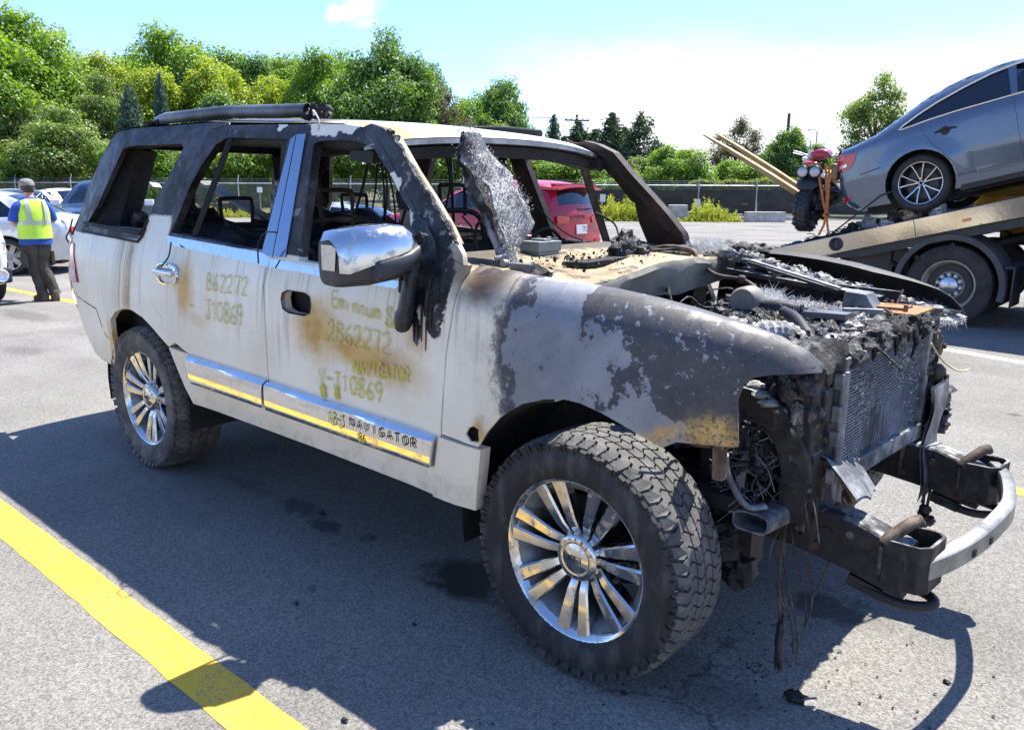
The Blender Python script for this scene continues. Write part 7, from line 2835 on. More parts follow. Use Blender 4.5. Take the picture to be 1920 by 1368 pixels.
# the wheel centre is the pivot: shift everything so that the rear axle sits at the measured height
off = Vector((0, 0, -.33))
audi.location = Vector(audi.location) + Matrix.Rotation(-BED_A, 3, 'Y') @ off
for s_ in (-1, 1):
    tl = side_patch(audi, 'tail_lamp', M['lamp_red'], [(-.925, .905), (-.80, .895), (-.665, .862), (-.70, .78), (-.735, .735), (-.805, .70), (-.945, .715)], acy, s_, .008)
    side_patch(tl, 'lens', M['lamp_clear'], [(-.915, .775), (-.80, .77), (-.81, .735), (-.925, .735)], acy, s_, .012, .004)
    side_patch(audi, 'reflector', M['lamp_red'], [(-.935, .372), (-.80, .366), (-.84, .328), (-.94, .332)], acy, s_, .007)
    m = MB()
    m.tube([(.235, s_ * (acy(.3, .85) + .018), .850), (.30, s_ * (acy(.3, .86) + .036), .862), (.40, s_ * (acy(.4, .86) + .036), .862), (.465, s_ * (acy(.45, .85) + .018), .852)], [.010, .014, .014, .010], 8, squash=.7)
    m.lathe([(0, -.006), (.05, -.006), (.05, .004), (0, .004)], 18, 'y', (.345, s_ * (acy(.345, .85) + .003), .845))
    m.build('door_handle', M['car_black'], audi, 40)
    side_patch(audi, 'fuel_flap', M['paint_grey'], [(-.33, .90), (-.20, .92), (-.18, .80), (-.31, .79)], acy, s_, .0015, .004) if s_ > 0 else None
    m = MB()
    m.tube([(-.66, s_ * (acy(-.66, .60) + .002), .60), (-.40, s_ * (acy(-.40, .60) + .002), .62)], .004, 5)
    m.build('bumper_gap', M['car_black'], audi)
    side_patch(audi, 'side_skirt', M['car_black'], [(.40, .14), (2.3, .14), (2.3, .20), (.42, .20)], acy, s_, .004)
    m = MB()
    m.box((2.05, s_ * 1.0, 1.06), (.12, .2, .13)); m.bar((2.05, s_ * .88, 1.03), (2.05, s_ * .98, 1.05), .05, .03)
    m.build('wing_mirror', M['paint_grey'], audi, bevel=.03)

# ---- red suv seen through the windscreen opening
def red_profile(): return [(3.80, .30), (3.88, .50), (3.88, .75), (3.75, .92), (3.3, 1.02), (2.55, 1.12), (2.10, 1.18), (1.65, 1.45), (1.30, 1.61), (.85, 1.685), (.2, 1.69), (-.45, 1.665), (-.80, 1.60), (-.86, 1.55), (-.97, 1.25), (-1.02, 1.10), (-1.03, .95), (-1.05, .70), (-1.05, .50), (-.93, .34)]


RED = dict(profile=red_profile(), hw=.97, r=.38, wb=2.9, sill=.36, belt=1.16, roof=1.69, rimr=.26, tw=.27, crown=.05, paint=M['paint_red'],
           glass=[(6, 8, 'windscreen'), (13, 14, 'rear_window')], step=.09, round=.16, taper_r=.13,
           section=((.3, .93), (.55, .985), (.8, 1.0), (1.0, .985), (1.16, .95), (1.69, .68)))
rw1 = [(-.70, 1.26), (-.30, 1.20), (.50, 1.19), (.50, 1.56), (-.1, 1.54), (-.50, 1.44)]
rw2 = [(.56, 1.19), (1.9, 1.17), (1.60, 1.40), (1.2, 1.56), (.56, 1.58)]
RED['windows'] = [rw1, rw2]
RED['trim'] = [[(1.95, 1.165), (.5, 1.175), (-.3, 1.185), (-.72, 1.245), (-.52, 1.455), (-.1, 1.56), (.56, 1.60), (1.2, 1.58)]]
RED['trim_mat'] = 'car_black'
red, rcy, rrows, rdense = make_car('red_suv', 'red estate car with a roof spoiler, seen from behind through the windscreen opening', 'car', RED)
red.location = (-7.8 - 1.10, 9.50, 0)
red.rotation_euler = (0, 0, pi)


def rear_x(z):
    pts = sorted([(p[1], p[0]) for p in red_profile()[12:]])
    return interp(z, [q[0] for q in pts], [q[1] for q in pts])


end_patch(red, 'spoiler', M['paint_red'], [(-.62, 1.60), (.62, 1.60), (.64, 1.66), (-.64, 1.66)], lambda z: -.86, .10, .06, .97, .10)
m = MB()
m.loft([[(-.62, y, 1.665 - .05 * (y / .7) ** 2), (-1.10, y, 1.632 - .06 * (y / .7) ** 2), (-1.11, y, 1.595 - .06 * (y / .7) ** 2), (-.66, y, 1.60 - .05 * (y / .7) ** 2)] for y in [-.66 + .11 * k for k in range(13)]])
m.build('spoiler_blade', M['paint_red'], red, 40)
for s_ in (-1, 1):
    tl = end_patch(red, 'tail_lamp', M['lamp_red'], [(s_ * .34, 1.05), (s_ * .66, 1.09), (s_ * .68, 1.03), (s_ * .66, .94), (s_ * .38, .94)], rear_x, .012, .10, .97)
    for zz in (1.065, 1.01, .96):
        end_patch(tl, 'lamp_strip', M['paint_red'], [(s_ * .42, zz), (s_ * .64, zz + .01), (s_ * .64, zz + .022), (s_ * .42, zz + .012)], rear_x, .018, .10, .97, .004)
    side_patch(red, 'side_lamp', M['lamp_red'], [(-.98, 1.08), (-.62, 1.10), (-.68, .99), (-.96, .96)], rcy, s_, .006)
    end_patch(red, 'reflector', M['lamp_red'], [(s_ * .48, .62), (s_ * .68, .64), (s_ * .68, .58), (s_ * .48, .57)], rear_x, .01, .10, .97)
end_patch(red, 'bumper_insert', M['car_black'], [(-.70, .42), (.70, .42), (.74, .54), (-.74, .54)], rear_x, .012, .10, .97)
pl = end_patch(red, 'number_plate', M['sign_white'], [(-.16, .74), (.16, .74), (.16, .91), (-.16, .91)], rear_x, .03, .10, .97, .02)
m = MB()
m.box((-1.10, -.14, 1.20), (.03, .42, .025))
m.build('rear_wiper', M['car_black'], red, bevel=.006)


def end_text(parent, s, y0, z0, h, mat, w, xfun, gap=.8):
    # read from behind the car: y runs to the left there
    def mp(u, v):
        y = y0 - u * h
        return (xfun(y, z0 + v * h), y, z0 + v * h)
    text_strokes(s, mp, (-1, 0, 0), w, 0, None, gap, .003).build('lettering', mat, parent)


end_text(red, 'CAYENNE', .30, 1.035, .055, M['car_black'], .014, lambda y, z: rear_x(z) - .10 * (1 - (y / .97) ** 2) - .012, 1.25)
end_text(pl, '712', .02, .775, .10, simple('plate_ink', (.02, .05, .2), .6), .016, lambda y, z: rear_x(z) - .10 * (1 - (y / .97) ** 2) - .052, .68)

# ---- pale cars parked on the left
SED = dict(profile=[(3.55, .24), (3.62, .42), (3.60, .62), (3.45, .74), (2.9, .88), (2.25, .98), (1.80, 1.20), (1.42, 1.37), (1.0, 1.45), (.5, 1.45), (.05, 1.38), (-.30, 1.22), (-.62, 1.05), (-.85, 1.0), (-.95, .92), (-.98, .70), (-.98, .45), (-.85, .26)],
           hw=.91, r=.325, wb=2.75, sill=.22, belt=.98, roof=1.45, rimr=.225, paint=M['paint_white'], glass=[(5, 8, 'windscreen'), (10, 12, 'rear_window')], step=.12, glass_mat=M['glass'])
SED['windows'] = [[(-.25, 1.03), (.72, 1.01), (.72, 1.37), (.15, 1.35)], [(.78, 1.01), (1.98, 1.0), (1.65, 1.18), (1.3, 1.34), (.78, 1.37)]]
SUVP = dict(profile=[(3.55, .30), (3.62, .52), (3.62, .82), (3.48, .98), (2.9, 1.08), (2.25, 1.16), (1.75, 1.48), (1.40, 1.63), (.9, 1.71), (.2, 1.72), (-.5, 1.69), (-.80, 1.62), (-.92, 1.30), (-.98, 1.10), (-1.0, .80), (-1.0, .50), (-.88, .34)],
            hw=.94, r=.36, wb=2.75, sill=.32, belt=1.14, roof=1.72, rimr=.25, paint=M['paint_white'], glass=[(5, 8, 'windscreen'), (11, 12, 'rear_window')], step=.12, glass_mat=M['glass'],
            section=((.3, .93), (.55, .985), (.8, 1.0), (1.0, .985), (1.14, .95), (1.72, .70)))
SUVP['windows'] = [[(-.70, 1.22), (.62, 1.18), (.62, 1.58), (-.45, 1.56)], [(.68, 1.18), (1.95, 1.17), (1.6, 1.44), (1.3, 1.57), (.68, 1.58)]]


def front_details(root, P, cy, xf, hw, z0):
    for s_ in (-1, 1):
        end_patch(root, 'headlight', M['lamp_clear'], [(s_ * .48, z0), (s_ * .80, z0 + .02), (s_ * .82, z0 + .14), (s_ * .50, z0 + .12)], lambda z: xf - .06, .02, .08, hw, .02, 1)
        f = MB()
        f.lathe([(0, .0), (.05, .0), (.062, .008), (.075, .012), (.085, 0)], 18, 'x', (xf + .01, s_ * .72, .42))
        f.build('fog_lamp', M['lamp_clear'], root, 50)
        q = MB()
        q.box((xf - .03, s_ * .72, .42), (.06, .26, .20))
        q.build('fog_lamp_recess', M['car_black'], root, bevel=.03)
    q = MB()
    q.box((xf - .02, 0, z0 - .02), (.08, .80, .20)); q.box((xf - .01, 0, .36), (.06, 1.0, .14))
    q.build('grille', M['car_black'], root, bevel=.03)


def mirrors(root, x, z, hw, mat):
    for s_ in (-1, 1):
        q = MB()
        q.box((x, s_ * (hw + .08), z), (.13, .2, .14)); q.bar((x, s_ * (hw - .04), z - .04), (x, s_ * (hw + .06), z - .02), .06, .03)
        q.build('wing_mirror', mat, root, bevel=.035)


w1, c1, _, _ = make_car('white_suv', 'white car at the left picture edge, only its front corner with round fog lamp showing', 'car', dict(SUVP))
w1.location = (-10.45 - 3.65, -.17, 0)
front_details(w1, SUVP, c1, 3.60, .94, .72)
mirrors(w1, 1.9, 1.2, .94, M['paint_white'])
p2 = dict(SED); p2['paint'] = M['paint_silver']
w2, c2, _, _ = make_car('silver_saloon', 'silver-white car standing side-on behind the man in the yellow vest', 'car', p2)
w2.location = (-15.56, 2.50, 0)
w2.rotation_euler = (0, 0, radians(232))
mirrors(w2, 1.9, 1.05, .91, M['paint_white'])
for s_ in (-1, 1):
    side_patch(w2, 'lower_cladding', M['car_black'], [(.44, .31), (2.3, .31), (2.3, .42), (.46, .42)], c2, s_, .008)
w3, c3, _, _ = make_car('damaged_white_saloon', 'white saloon with a cracked windscreen and its front torn open, right of the man', 'car', dict(SED))
w3.location = (-21.2, 4.0, 0)
w3.rotation_euler = (0, 0, radians(-8))
m = MB()
rr = random.Random(2)
for k in range(26):
    lump(m, (3.40 + rr.uniform(-.15, .15), rr.uniform(-.75, .75), rr.uniform(.35, .86)), (.14, .16, .12), k * 1.7, 8, .5)
m.build('torn_front', M['car_black'], w3, 30)
m = MB()
for k in range(30):
    y = rr.uniform(-.5, .5); q = rr.uniform(.2, .8)
    x = 2.2 - .75 * q; z = 1.04 + .37 * q
    d = Vector((rr.uniform(-.25, .25), rr.uniform(-.3, .3)))
    m.bar((x + .0, y, z + .03), (x - d.x, y + d.y, z + .03 + d.x * .5), .012, .004)
m.build('windscreen_cracks', M['sign_white'], w3)
mirrors(w3, 1.95, 1.05, .91, M['paint_white'])
def rear_lamps(root, P, cy, z0):
    pts = sorted([(p[1], p[0]) for p in P['profile'][len(P['profile']) * 2 // 3:]])
    f = lambda z: interp(z, [q[0] for q in pts], [q[1] for q in pts])
    for s_ in (-1, 1):
        end_patch(root, 'tail_lamp', M['lamp_red'], [(s_ * .42, z0), (s_ * .68, z0), (s_ * .70, z0 + .13), (s_ * .44, z0 + .12)], f, .014, .10, P['hw'])
    end_patch(root, 'number_plate', M['sign_white'], [(-.16, z0 - .08), (.16, z0 - .08), (.16, z0 + .06), (-.16, z0 + .06)], f, .02, .10, P['hw'])


rear_lamps(w1, SUVP, c1, .86)
rear_lamps(w2, SED, c2, .72)
rear_lamps(w3, SED, c3, .72)
w4 = copy_tree(w3)
for ch in list(w4.children):
    if ch.name.split('.')[0] in ('torn_front', 'windscreen_cracks'):
        bpy.data.objects.remove(ch)
w4.name = 'white_saloon.001'
w4['label'] = 'white car roof arching behind the damaged white saloon'
pp = AT(140, 31); w4.location = (pp.x, pp.y, 0); w4.rotation_euler = (0, 0, radians(185))
p5 = dict(SUVP); p5['paint'] = M['paint_navy']
w5, c5, _, _ = make_car('navy_suv', 'dark blue car parked far behind, seen through the rear quarter window', 'car', p5)
pp = AT(236, 21); w5.location = (pp.x, pp.y, 0); w5.rotation_euler = (0, 0, radians(-35))
front_details(w5, SUVP, c5, 3.60, .94, .72)
mirrors(w5, 1.9, 1.2, .94, M['paint_white'])
w6 = copy_tree(w1)
w6.name = 'white_suv.001'
w6['label'] = 'white car behind the dark blue one, its roof showing in the quarter window'
pp = AT(262, 28); w6.location = (pp.x, pp.y, 0); w6.rotation_euler = (0, 0, radians(-40))
w7 = copy_tree(w2)
w7.name = 'silver_saloon.001'
w7['label'] = 'pale car far behind, a sliver of it seen through the front door window'
pp = AT(605, 20); w7.location = (pp.x, pp.y, 0); w7.rotation_euler = (0, 0, radians(20)); w7.scale = (.9, .9, .82)
for w in (w1, w2, w3, w4, w5, w6, w7):
    w['group'] = 'cars parked in the lot behind'

# ------------------------------------------------------------------ recovery truck
M['truck_black'] = simple('truck_black', (.022, .023, .026), .5, var=.3, vscale=4, bump=.1)
M['truck_alu'] = mottled('truck_alu', ((.3, (.36, .33, .28)), (.5, (.50, .47, .41)), (.7, (.66, .64, .58))), .7, .13, .92, .10, 1.2, 2, bd=.03)
M['mud_guard'] = simple('mud_guard', (.05, .052, .055), .55, var=.25, vscale=5)
M['wheel_cream'] = mottled('wheel_cream', ((.3, (.22, .19, .15)), (.55, (.40, .36, .29)), (.75, (.52, .49, .43))), 6, .6, .2, .2, 20)
TR = thing('recovery_truck', 'flatbed recovery truck with its silver bed tilted down towards the burnt car', 'truck', (0, 0, 0))
ta, tb_ = cos(BED_A), sin(BED_A)
BX, BZ, BY = -3.17, .755, 7.50          # lower corner of the bed's near edge


def bed(u, v, y):
    """u along the bed, v above its deck line"""
    return (BX + u * ta - v * tb_, y, BZ + u * tb_ + v * ta)


W_ = 2.45
m = MB()
RB = Matrix.Rotation(-BED_A, 3, 'Y')
c = bed(3.4, -.06, BY + W_ / 2)
m.box(c, (6.8, W_ - .06, .08), RB)
for k in range(12):
    m.box(bed(.3 + k * .55, -.13, BY + W_ / 2), (.08, W_ - .3, .10), RB)
m.build('bed_deck', M['truck_black'], TR)
for yy in (BY, BY + W_):
    m = MB()
    m.prism([(0, 0), (.03, .02), (6.8, .02), (6.8, -.20), (.45, -.20), (0, -.05)], -.03, .03, 'y')
    m.v = [bed(v[0], v[2] + .0, yy + v[1]) for v in m.v]
    m.build('bed_side_rail', M['truck_alu'], TR, bevel=.008)
    m = MB()
    m.prism([(.45, -.203), (6.8, -.203), (6.8, -.30), (1.2, -.30)], -.02, .02, 'y')
    m.v = [bed(v[0], v[2], yy + .04 + v[1]) for v in m.v]
    m.build('bed_under_rail', M['truck_black'], TR)
m = MB()
m.lathe([(.045, -.02), (.062, -.035), (.085, -.02), (.085, 0), (.045, 0)], 20, 'y', bed(.92, -.085, BY - .03))
m.lathe([(0, -.012), (.042, -.012), (.042, 0), (0, 0)], 16, 'y', bed(.92, -.085, BY - .03))
m.build('tie_down_ring', M['truck_black'], TR, 40)
m = MB()
for s_ in (.5, 1.7):
    m.box((1.2, BY + s_ + .12, .62), (7.2, .12, .26))
m.box((-1.9, BY + .45, .62), (.5, .5, .42)); m.box((-2.3, BY + 1.9, .62), (.5, .5, .42))
m.box((-1.55, BY + .28, .66), (.20, .10, .42)); m.box((.45, BY + .35, .62), (.9, .5, .46)); m.box((1.7, BY + .3, .62), (1.2, .45, .5))
m.box((-2.55, BY + 1.2, .50), (.14, 2.1, .14)); m.bar((-2.2, BY + 1.2, .55), (-1.0, BY + 1.2, 1.0), .12, .12)
m.tube([(-1.7, BY + 1.0, .6), (.3, BY + 1.0, 1.25)], .07, 10)
m.build('chassis', M['truck_black'], TR, bevel=.012)
for yy, sd in ((BY + .04, -1), (BY + W_ - .04, 1)):
    hx = -.955
    hub = MB()
    hub.lathe([(0, -.10), (.24, -.10), (.24, .02), (0, .02)], 24, 'y')
    wh = hub.build('wheel', M['truck_black'], TR, 40)
    wh.location = (hx, yy + (-sd) * .14, .475)
    wh.rotation_euler = (0, 0, 0 if sd > 0 else pi)
    t = MB()
    t.lathe([(.285, .10), (.30, .125), (.36, .145), (.43, .14), (.465, .12), (.475, .09), (.475, -.10), (.46, -.125), (.40, -.14), (.30, -.12)], 48, 'y')
    t.build('tyre', simple('truck_tyre', (.035, .030, .028), .8, var=.4, vscale=6, bump=.2), wh, 40)
    t2 = MB()
    t2.lathe([(.285, -.20), (.36, -.185), (.43, -.19), (.475, -.24), (.475, -.42), (.43, -.47), (.3, -.46)], 40, 'y')
    t2.build('inner_tyre', M['rubber'], wh, 40)
    rm = MB()
    rm.lathe([(.27, .10), (.285, .128), (.295, .128), (.298, .11), (.29, .09)], 48, 'y')
    rm.lathe([(.275, .10), (.255, .02), (.235, -.02), (.20, -.035), (.17, .0), (.155, .03), (.145, .035)], 40, 'y')
    rim = rm.build('rim', M['wheel_cream'], wh, 40)
    c_ = MB()
    c_.lathe([(.14, .02), (.10, .05), (.095, .085), (.06, .105), (0, .11)], 26, 'y')
    c_.build('hub_cap', M['alloy'], rim, 50)
    nb = MB()
    for k in range(10):
        a = 2 * pi * k / 10 + .2
        nb.lathe([(.022, .0), (.022, .035), (.012, .05), (0, .05)], 8, 'y', (.125 * cos(a), .03, .125 * sin(a)))
    nb.build('wheel_nuts', M['sign_white'], rim, 40)
    hl = MB()
    for k in range(8):
        a = 2 * pi * k / 8 + .1
        hl.lathe([(0, 0), (.022, 0), (.022, .004)], 10, 'y', (.222 * cos(a), -.018, .222 * sin(a)))
    hl.build('rim_holes', M['seam'], rim)
    g = MB()
    rows = []
    for k in range(21):
        a = radians(-14 + 206 * k / 20)
        rows.append([(hx + rr_ * cos(a), yy - sd * .0 + q, .475 + rr_ * sin(a)) for (rr_, q) in ((.535, sd * .03), (.60, sd * .035), (.61, sd * .01), (.615, -sd * .5), (.59, -sd * .5), (.535, -sd * .0))])
    g.loft(rows)
    g.build('mudguard', M['mud_guard'], TR, 40)
    for dx in (-.64, .66):
        MB().box((hx + dx, yy - sd * .24, .50), (.02, .5, .44)).build('mud_flap', M['truck_black'], TR)
    MB().tube([(hx - .60, yy, .68), (hx - .66, yy - sd * .05, .68)], .03, 8).build('mudguard_stay', M['truck_black'], TR, 40)
    MB().tube([(hx + .55, yy, .72), (hx + .66, yy - sd * .05, .72)], .03, 8).build('mudguard_stay', M['truck_black'], TR, 40)
m = MB()
for k in range(22):
    u = .5 + k * .29
    p = bed(u, -.185, BY - .032)
    m.lathe([(0, -.006), (.008, -.006), (.010, 0), (0, 0)], 6, 'y', p)
tag(m.build('rail_rivets', M['galv'], TR), kind='stuff')
for u in (1.85, 3.2):
    m = MB()
    m.box(bed(u, -.09, BY - .033), (.006, .006, .20), RB)
    m.build('rail_joint', M['truck_black'], TR)
for u in (2.4, 4.2):
    m = MB()
    m.box(bed(u, -.11, BY - .036), (.09, .012, .035), RB)
    m.build('marker_lamp', M['lamp_orange'], TR, bevel=.006)
m = MB()
pts_ = [bed(.9 + .1 * k, -.34 - .10 * sin(pi * k / 14), BY + .02) for k in range(15)]
for k, p in enumerate(pts_):
    m.lathe([(.018, -.006), (.026, 0), (.018, .006), (.011, 0)], 8, 'y' if k % 2 else 'z', p, closed=True)
tag(m.build('hanging_chain', M['rust_dark'], TR), kind='stuff')
# straps of the car's wheel and the scrap lying on the deck
m = MB()
a = Vector(bed(.75, .02, BY + .12))
m.bar(a, (-1.80, BY + .02, 1.50), .006, .02, (0, .3, 1)); m.bar((-1.80, BY + .0, 1.50), (-1.60, BY + .02, 1.58), .006, .02, (0, .3, 1))
sp_ = m.build('wheel_strap', simple('strap_black', (.02, .02, .022), .8))
tag(sp_, 'black ratchet strap running over the rear wheel of the grey saloon', 'strap')
rr = random.Random(28)
scrap_m = [M['rust_dark'], M['char'], M['tan_steel'], M['grey_steel'], M['truck_black'], M['paint_silver']]
for k in range(12):
    u = .95 + k * .10 + rr.uniform(-.03, .03)
    m = MB()
    lump(m, (0, 0, 0), (rr.uniform(.06, .13), rr.uniform(.06, .12), rr.uniform(.04, .10)), k * 2.3, 8, .7)
    o = m.build('scrap_piece', scrap_m[k % 6], smooth=25)
    o.location = bed(u, .05 + rr.uniform(0, .05), BY + .20 + rr.uniform(0, .35))
    tag(o, ('rust brown', 'charred black', 'tan', 'grey steel', 'flat black', 'bright silver')[k % 6] + ' crumpled scrap, ' + ('nearest the scooter', 'below the rear wheel of the grey saloon')[k // 6], 'scrap', 'scrap lying on the truck bed')
m = MB()
for k in range(16):
    u = .05 + k * .075
    lump(m, bed(u, .02 + .012 * rr.random(), BY + .22 + rr.uniform(-.1, .2)), (rr.uniform(.05, .10), .10, rr.uniform(.02, .045)), k * 1.9, 8, .5)
o = m.build('rags', M['char'], smooth=40)
tag(o, 'dark flattened rags lying along the lower end of the truck bed', 'rags')
m = MB()
for k in range(20):
    p = Vector(bed(.55 + rr.uniform(0, .5), .05, BY + .12 + rr.uniform(0, .3)))
    d = rand_dir(rr); d.z *= .3
    m.tube(catmull([tuple(p), tuple(p + d * .10 + Vector((0, 0, .02))), tuple(p + d * .2)], 4), .006, 5)
o = m.build('cable_scraps', M['rust_dark'])
tag(o, 'loose twisted cable ends on the truck bed below the strapped scooter', 'cable')

# ---- scooter standing on the lower end of the bed, facing us
SCO = thing('burnt_scooter', 'black and red scooter with twin round headlights strapped behind the grey saloon', 'scooter', (-2.69, 8.0, 1.04))
SCO.scale = (1.12, 1.1, 1.08)
M['sco_black'] = mottled('scooter_black', ((.3, (.010, .010, .012)), (.6, (.022, .022, .026)), (.8, (.06, .06, .065))), 5, .5, 0, .3, 20)
M['sco_red'] = car_paint('scooter_red', (.36, .012, .035), .2)
M['orange'] = simple('orange_strap', (.42, .13, .025), .75, var=.2, vscale=20)
m = MB()
m.lathe([(.11, -.06), (.15, -.085), (.20, -.085), (.235, -.06), (.245, 0), (.235, .06), (.20, .085), (.15, .085), (.11, .06)], 30, 'x', closed=True)
for k in range(22):
    a = 2 * pi * k / 22
    for y in (-.055, 0, .055):
        m.box((y, .243 * cos(a + y * 2), .243 * sin(a + y * 2)), (.035, .03, .02), Matrix.Rotation(a, 3, 'X'))
w = m.build('wheel', M['sco_black'], SCO, 40)
w.location = (-.05, -.30, .25)
m = MB()
m.lathe([(0, -.04), (.11, -.05), (.12, 0), (.11, .05), (0, .04)], 20, 'x')
m.build('rim', M['alloy_dark'], w, 40)
m = MB()
for s_ in (-1, 1):
    m.tube([(-.05 + s_ * .11, -.30, .25), (-.05 + s_ * .10, -.22, .62), (-.03, -.14, .72)], .024, 8)
m.build('fork', M['sco_black'], SCO, 50)
m = MB()
m.loft([ringq for ringq in [[(-.05 + w_ * cos(q), y, z + h * sin(q)) for q in [2 * pi * k / 14 for k in range(14)]] for (y, z, w_, h) in ((-.36, .52, .10, .03), (-.33, .55, .14, .06), (-.20, .60, .17, .11), (-.02, .56, .19, .15), (.3, .42, .19, .14), (.7, .45, .18, .13), (1.1, .50, .14, .10))]])
m.build('body_shell', M['sco_black'], SCO, 50)
m = MB()
for k in range(12):
    lump(m, (-.03 + rr.uniform(-.14, .2), -.22 + rr.uniform(-.1, .1), .12 + k * .04), (.11, .09, .07), k * 1.3, 8, .6)
m.build('melted_legshield', M['sco_black'], SCO, 40)
for s_ in (-1, 1):
    m = MB()
    m.lathe([(.062, -.02), (.070, -.035), (.076, -.02), (.072, .05), (.03, .08), (0, .085)], 24, 'y', (0, 0, 0))
    h = m.build('headlight', M['alloy_dark'], SCO, 40, loc=(-.045 + s_ * .072, -.34, .70))
    m = MB()
    m.lathe([(.062, -.022), (.045, -.034), (.0, -.040)], 24, 'y')
    m.build('lens', M['galv'], h, 60)
m = MB()
m.loft([[(.02 + w_ * cos(q), y, z + h * sin(q)) for q in [2 * pi * k / 16 for k in range(16)]] for (y, z, w_, h) in ((-.26, .90, .06, .03), (-.24, .905, .105, .055), (-.14, .915, .115, .06), (-.04, .90, .07, .04))])
m.build('red_cowl', M['sco_red'], SCO, 50)
m = MB()
m.loft([[(-.05 + w_ * cos(q), y, z + h * sin(q)) for q in [2 * pi * k / 12 for k in range(12)]] for (y, z, w_, h) in ((-.33, .795, .09, .015), (-.28, .81, .10, .03), (-.2, .80, .10, .03))])
m.build('red_trim', M['sco_red'], SCO, 50)
m = MB()
m.tube(catmull([(-.34, -.10, .945), (-.20, -.12, .91), (-.02, -.12, .86), (.14, -.12, .88), (.24, -.08, .90)], 4), .013, 8)
m.tube([(-.34, -.10, .945), (-.23, -.12, .915)], .020, 8)
m.tube([(-.33, -.15, .93), (-.2, -.17, .90)], .007, 6)
m.build('handlebar', M['galv'], SCO, 50)
m = MB()
m.loft([[(-.16 + w_ * cos(q), y, .855 + h * sin(q)) for q in [2 * pi * k / 12 for k in range(12)]] for (y, w_, h) in ((-.20, .03, .02), (-.17, .05, .035), (-.11, .04, .03))])
m.box((-.13, -.12, .92), (.05, .05, .09))
m.build('brake_reservoir', M['sign_white'], SCO, 50)
m = MB()
m.prism([(.14, .60), (.23, .60), (.24, .78), (.17, .80)], -.22, -.10, 'y')
m.build('burnt_panel', M['tan_steel'], SCO, bevel=.02)
m = MB()
m.box((.10, -.31, .66), (.08, .05, .045), Matrix.Rotation(.5, 3, 'Y'))
m.build('indicator_lamp', M['sign_white'], SCO, bevel=.012)
m = MB()
def strap(a, b, w=.028):
    m.bar(a, b, w, .005, (0, -1, .1))
for (pts) in ([(-2.62, 7.66, 1.90), (-2.60, 7.62, 1.72), (-2.50, 7.56, 1.42), (-2.43, 7.52, 1.26)], [(-2.50, 7.66, 1.88), (-2.46, 7.60, 1.60), (-2.44, 7.56, 1.40), (-2.43, 7.52, 1.26)], [(-2.55, 7.66, 1.90), (-2.48, 7.6, 1.55), (-2.45, 7.55, 1.36)], [(-2.43, 7.52, 1.26), (-2.45, 7.51, 1.12), (-2.50, 7.50, 1.0)], [(-2.43, 7.52, 1.26), (-2.40, 7.52, 1.10), (-2.37, 7.50, 1.02)]):
    for a, b in zip(pts, pts[1:]):
        strap(a, b)
for k in range(3):
    m.box((-2.43 + .012 * (k - 1), 7.515, 1.27 + .02 * (k - 1)), (.06, .02, .03), Matrix.Rotation(.5 * k, 3, 'Y'))
o = m.build('orange_straps', M['orange'])
tag(o, 'orange webbing straps knotted in front of the scooter', 'strap')

# ---- yellow loader behind the truck, its long forks raised to the left
M['loader_yellow'] = mottled('loader_yellow', ((.3, (.36, .19, .02)), (.5, (.60, .34, .03)), (.75, (.70, .45, .08))), 3, .5, 0, .15, 20)
M['fork_steel'] = mottled('fork_steel', ((.3, (.16, .10, .035)), (.5, (.30, .19, .06)), (.7, (.34, .29, .20))), 4, .5, .2, .2, 20)
LD = thing('yellow_loader', 'yellow loader behind the truck with two long forks raised to the left', 'loader', (0, 0, 0))
for (yy, dz) in ((9.0, 0), (10.0, .02)):
    m = MB()
    a, b = Vector((-3.42 if yy < 9.5 else -3.80, yy, 1.47 + dz * 4)), Vector((-5.0 if yy < 9.5 else -5.31, yy, 2.40 + dz * 4))
    d = (b - a).normalized()
    n_ = Vector((-d.z, 0, d.x)) * -1
    rings = []
    for (t, th) in ((0, .075), (.3, .07), (.75, .045), (1.0, .018)):
        p = a.lerp(b, t)
        rings.append([p + Vector((0, -.07, 0)), p + Vector((0, .07, 0)), p + Vector((0, .07, 0)) + n_ * th, p + Vector((0, -.07, 0)) + n_ * th])
    m.loft(rings)
    m.bar(a, a + Vector((.36, 0, .30)), .14, .07, (1, 0, -1))
    m.build('fork', M['fork_steel'], LD, 30)
m = MB()
m.box((-3.05, 9.5, 1.62), (.10, 1.5, .5), Matrix.Rotation(.6, 3, 'Y'))
m.build('fork_carriage', M['loader_yellow'], LD, bevel=.02)
for yy in (9.1, 9.9):
    m = MB()
    m.bar((-3.0, yy, 1.58), (-1.0, yy, 1.62), .10, .24); m.bar((-1.0, yy, 1.62), (.8, yy, 1.7), .10, .26)
    m.build('lift_arm', M['loader_yellow'], LD, bevel=.02)
m = MB()
m.box((1.2, 10.2, 1.05), (3.4, 1.5, .9)); m.box((.2, 10.0, 1.35), (1.6, 1.3, .35)); m.box((2.2, 10.2, 1.65), (1.2, 1.4, .5)); m.box((-.2, 9.72, 1.56), (2.0, .5, .44)); m.box((-.1, 9.74, 1.08), (1.5, .52, .42))
m.build('body', M['loader_yellow'], LD, bevel=.05)
m = MB()
for k in range(4):
    m.box((.0 + k * .02, 9.42, 1.0 + k * .08), (.5, .05, .03))
m.box((-.3, 9.5, 1.25), (.5, .3, .12)); m.tube([(-.6, 9.4, 1.4), (.4, 9.4, 1.45)], .05, 8)
m.build('hydraulics', M['truck_black'], LD, bevel=.01)
m = MB()
for (x, z, s_) in ((-.35, 1.52, .10), (.2, 1.56, .06)):
    m.box((x, 9.32, z), (s_ * 2, .03, .05))
m.build('warning_marks', M['lamp_orange'], LD)
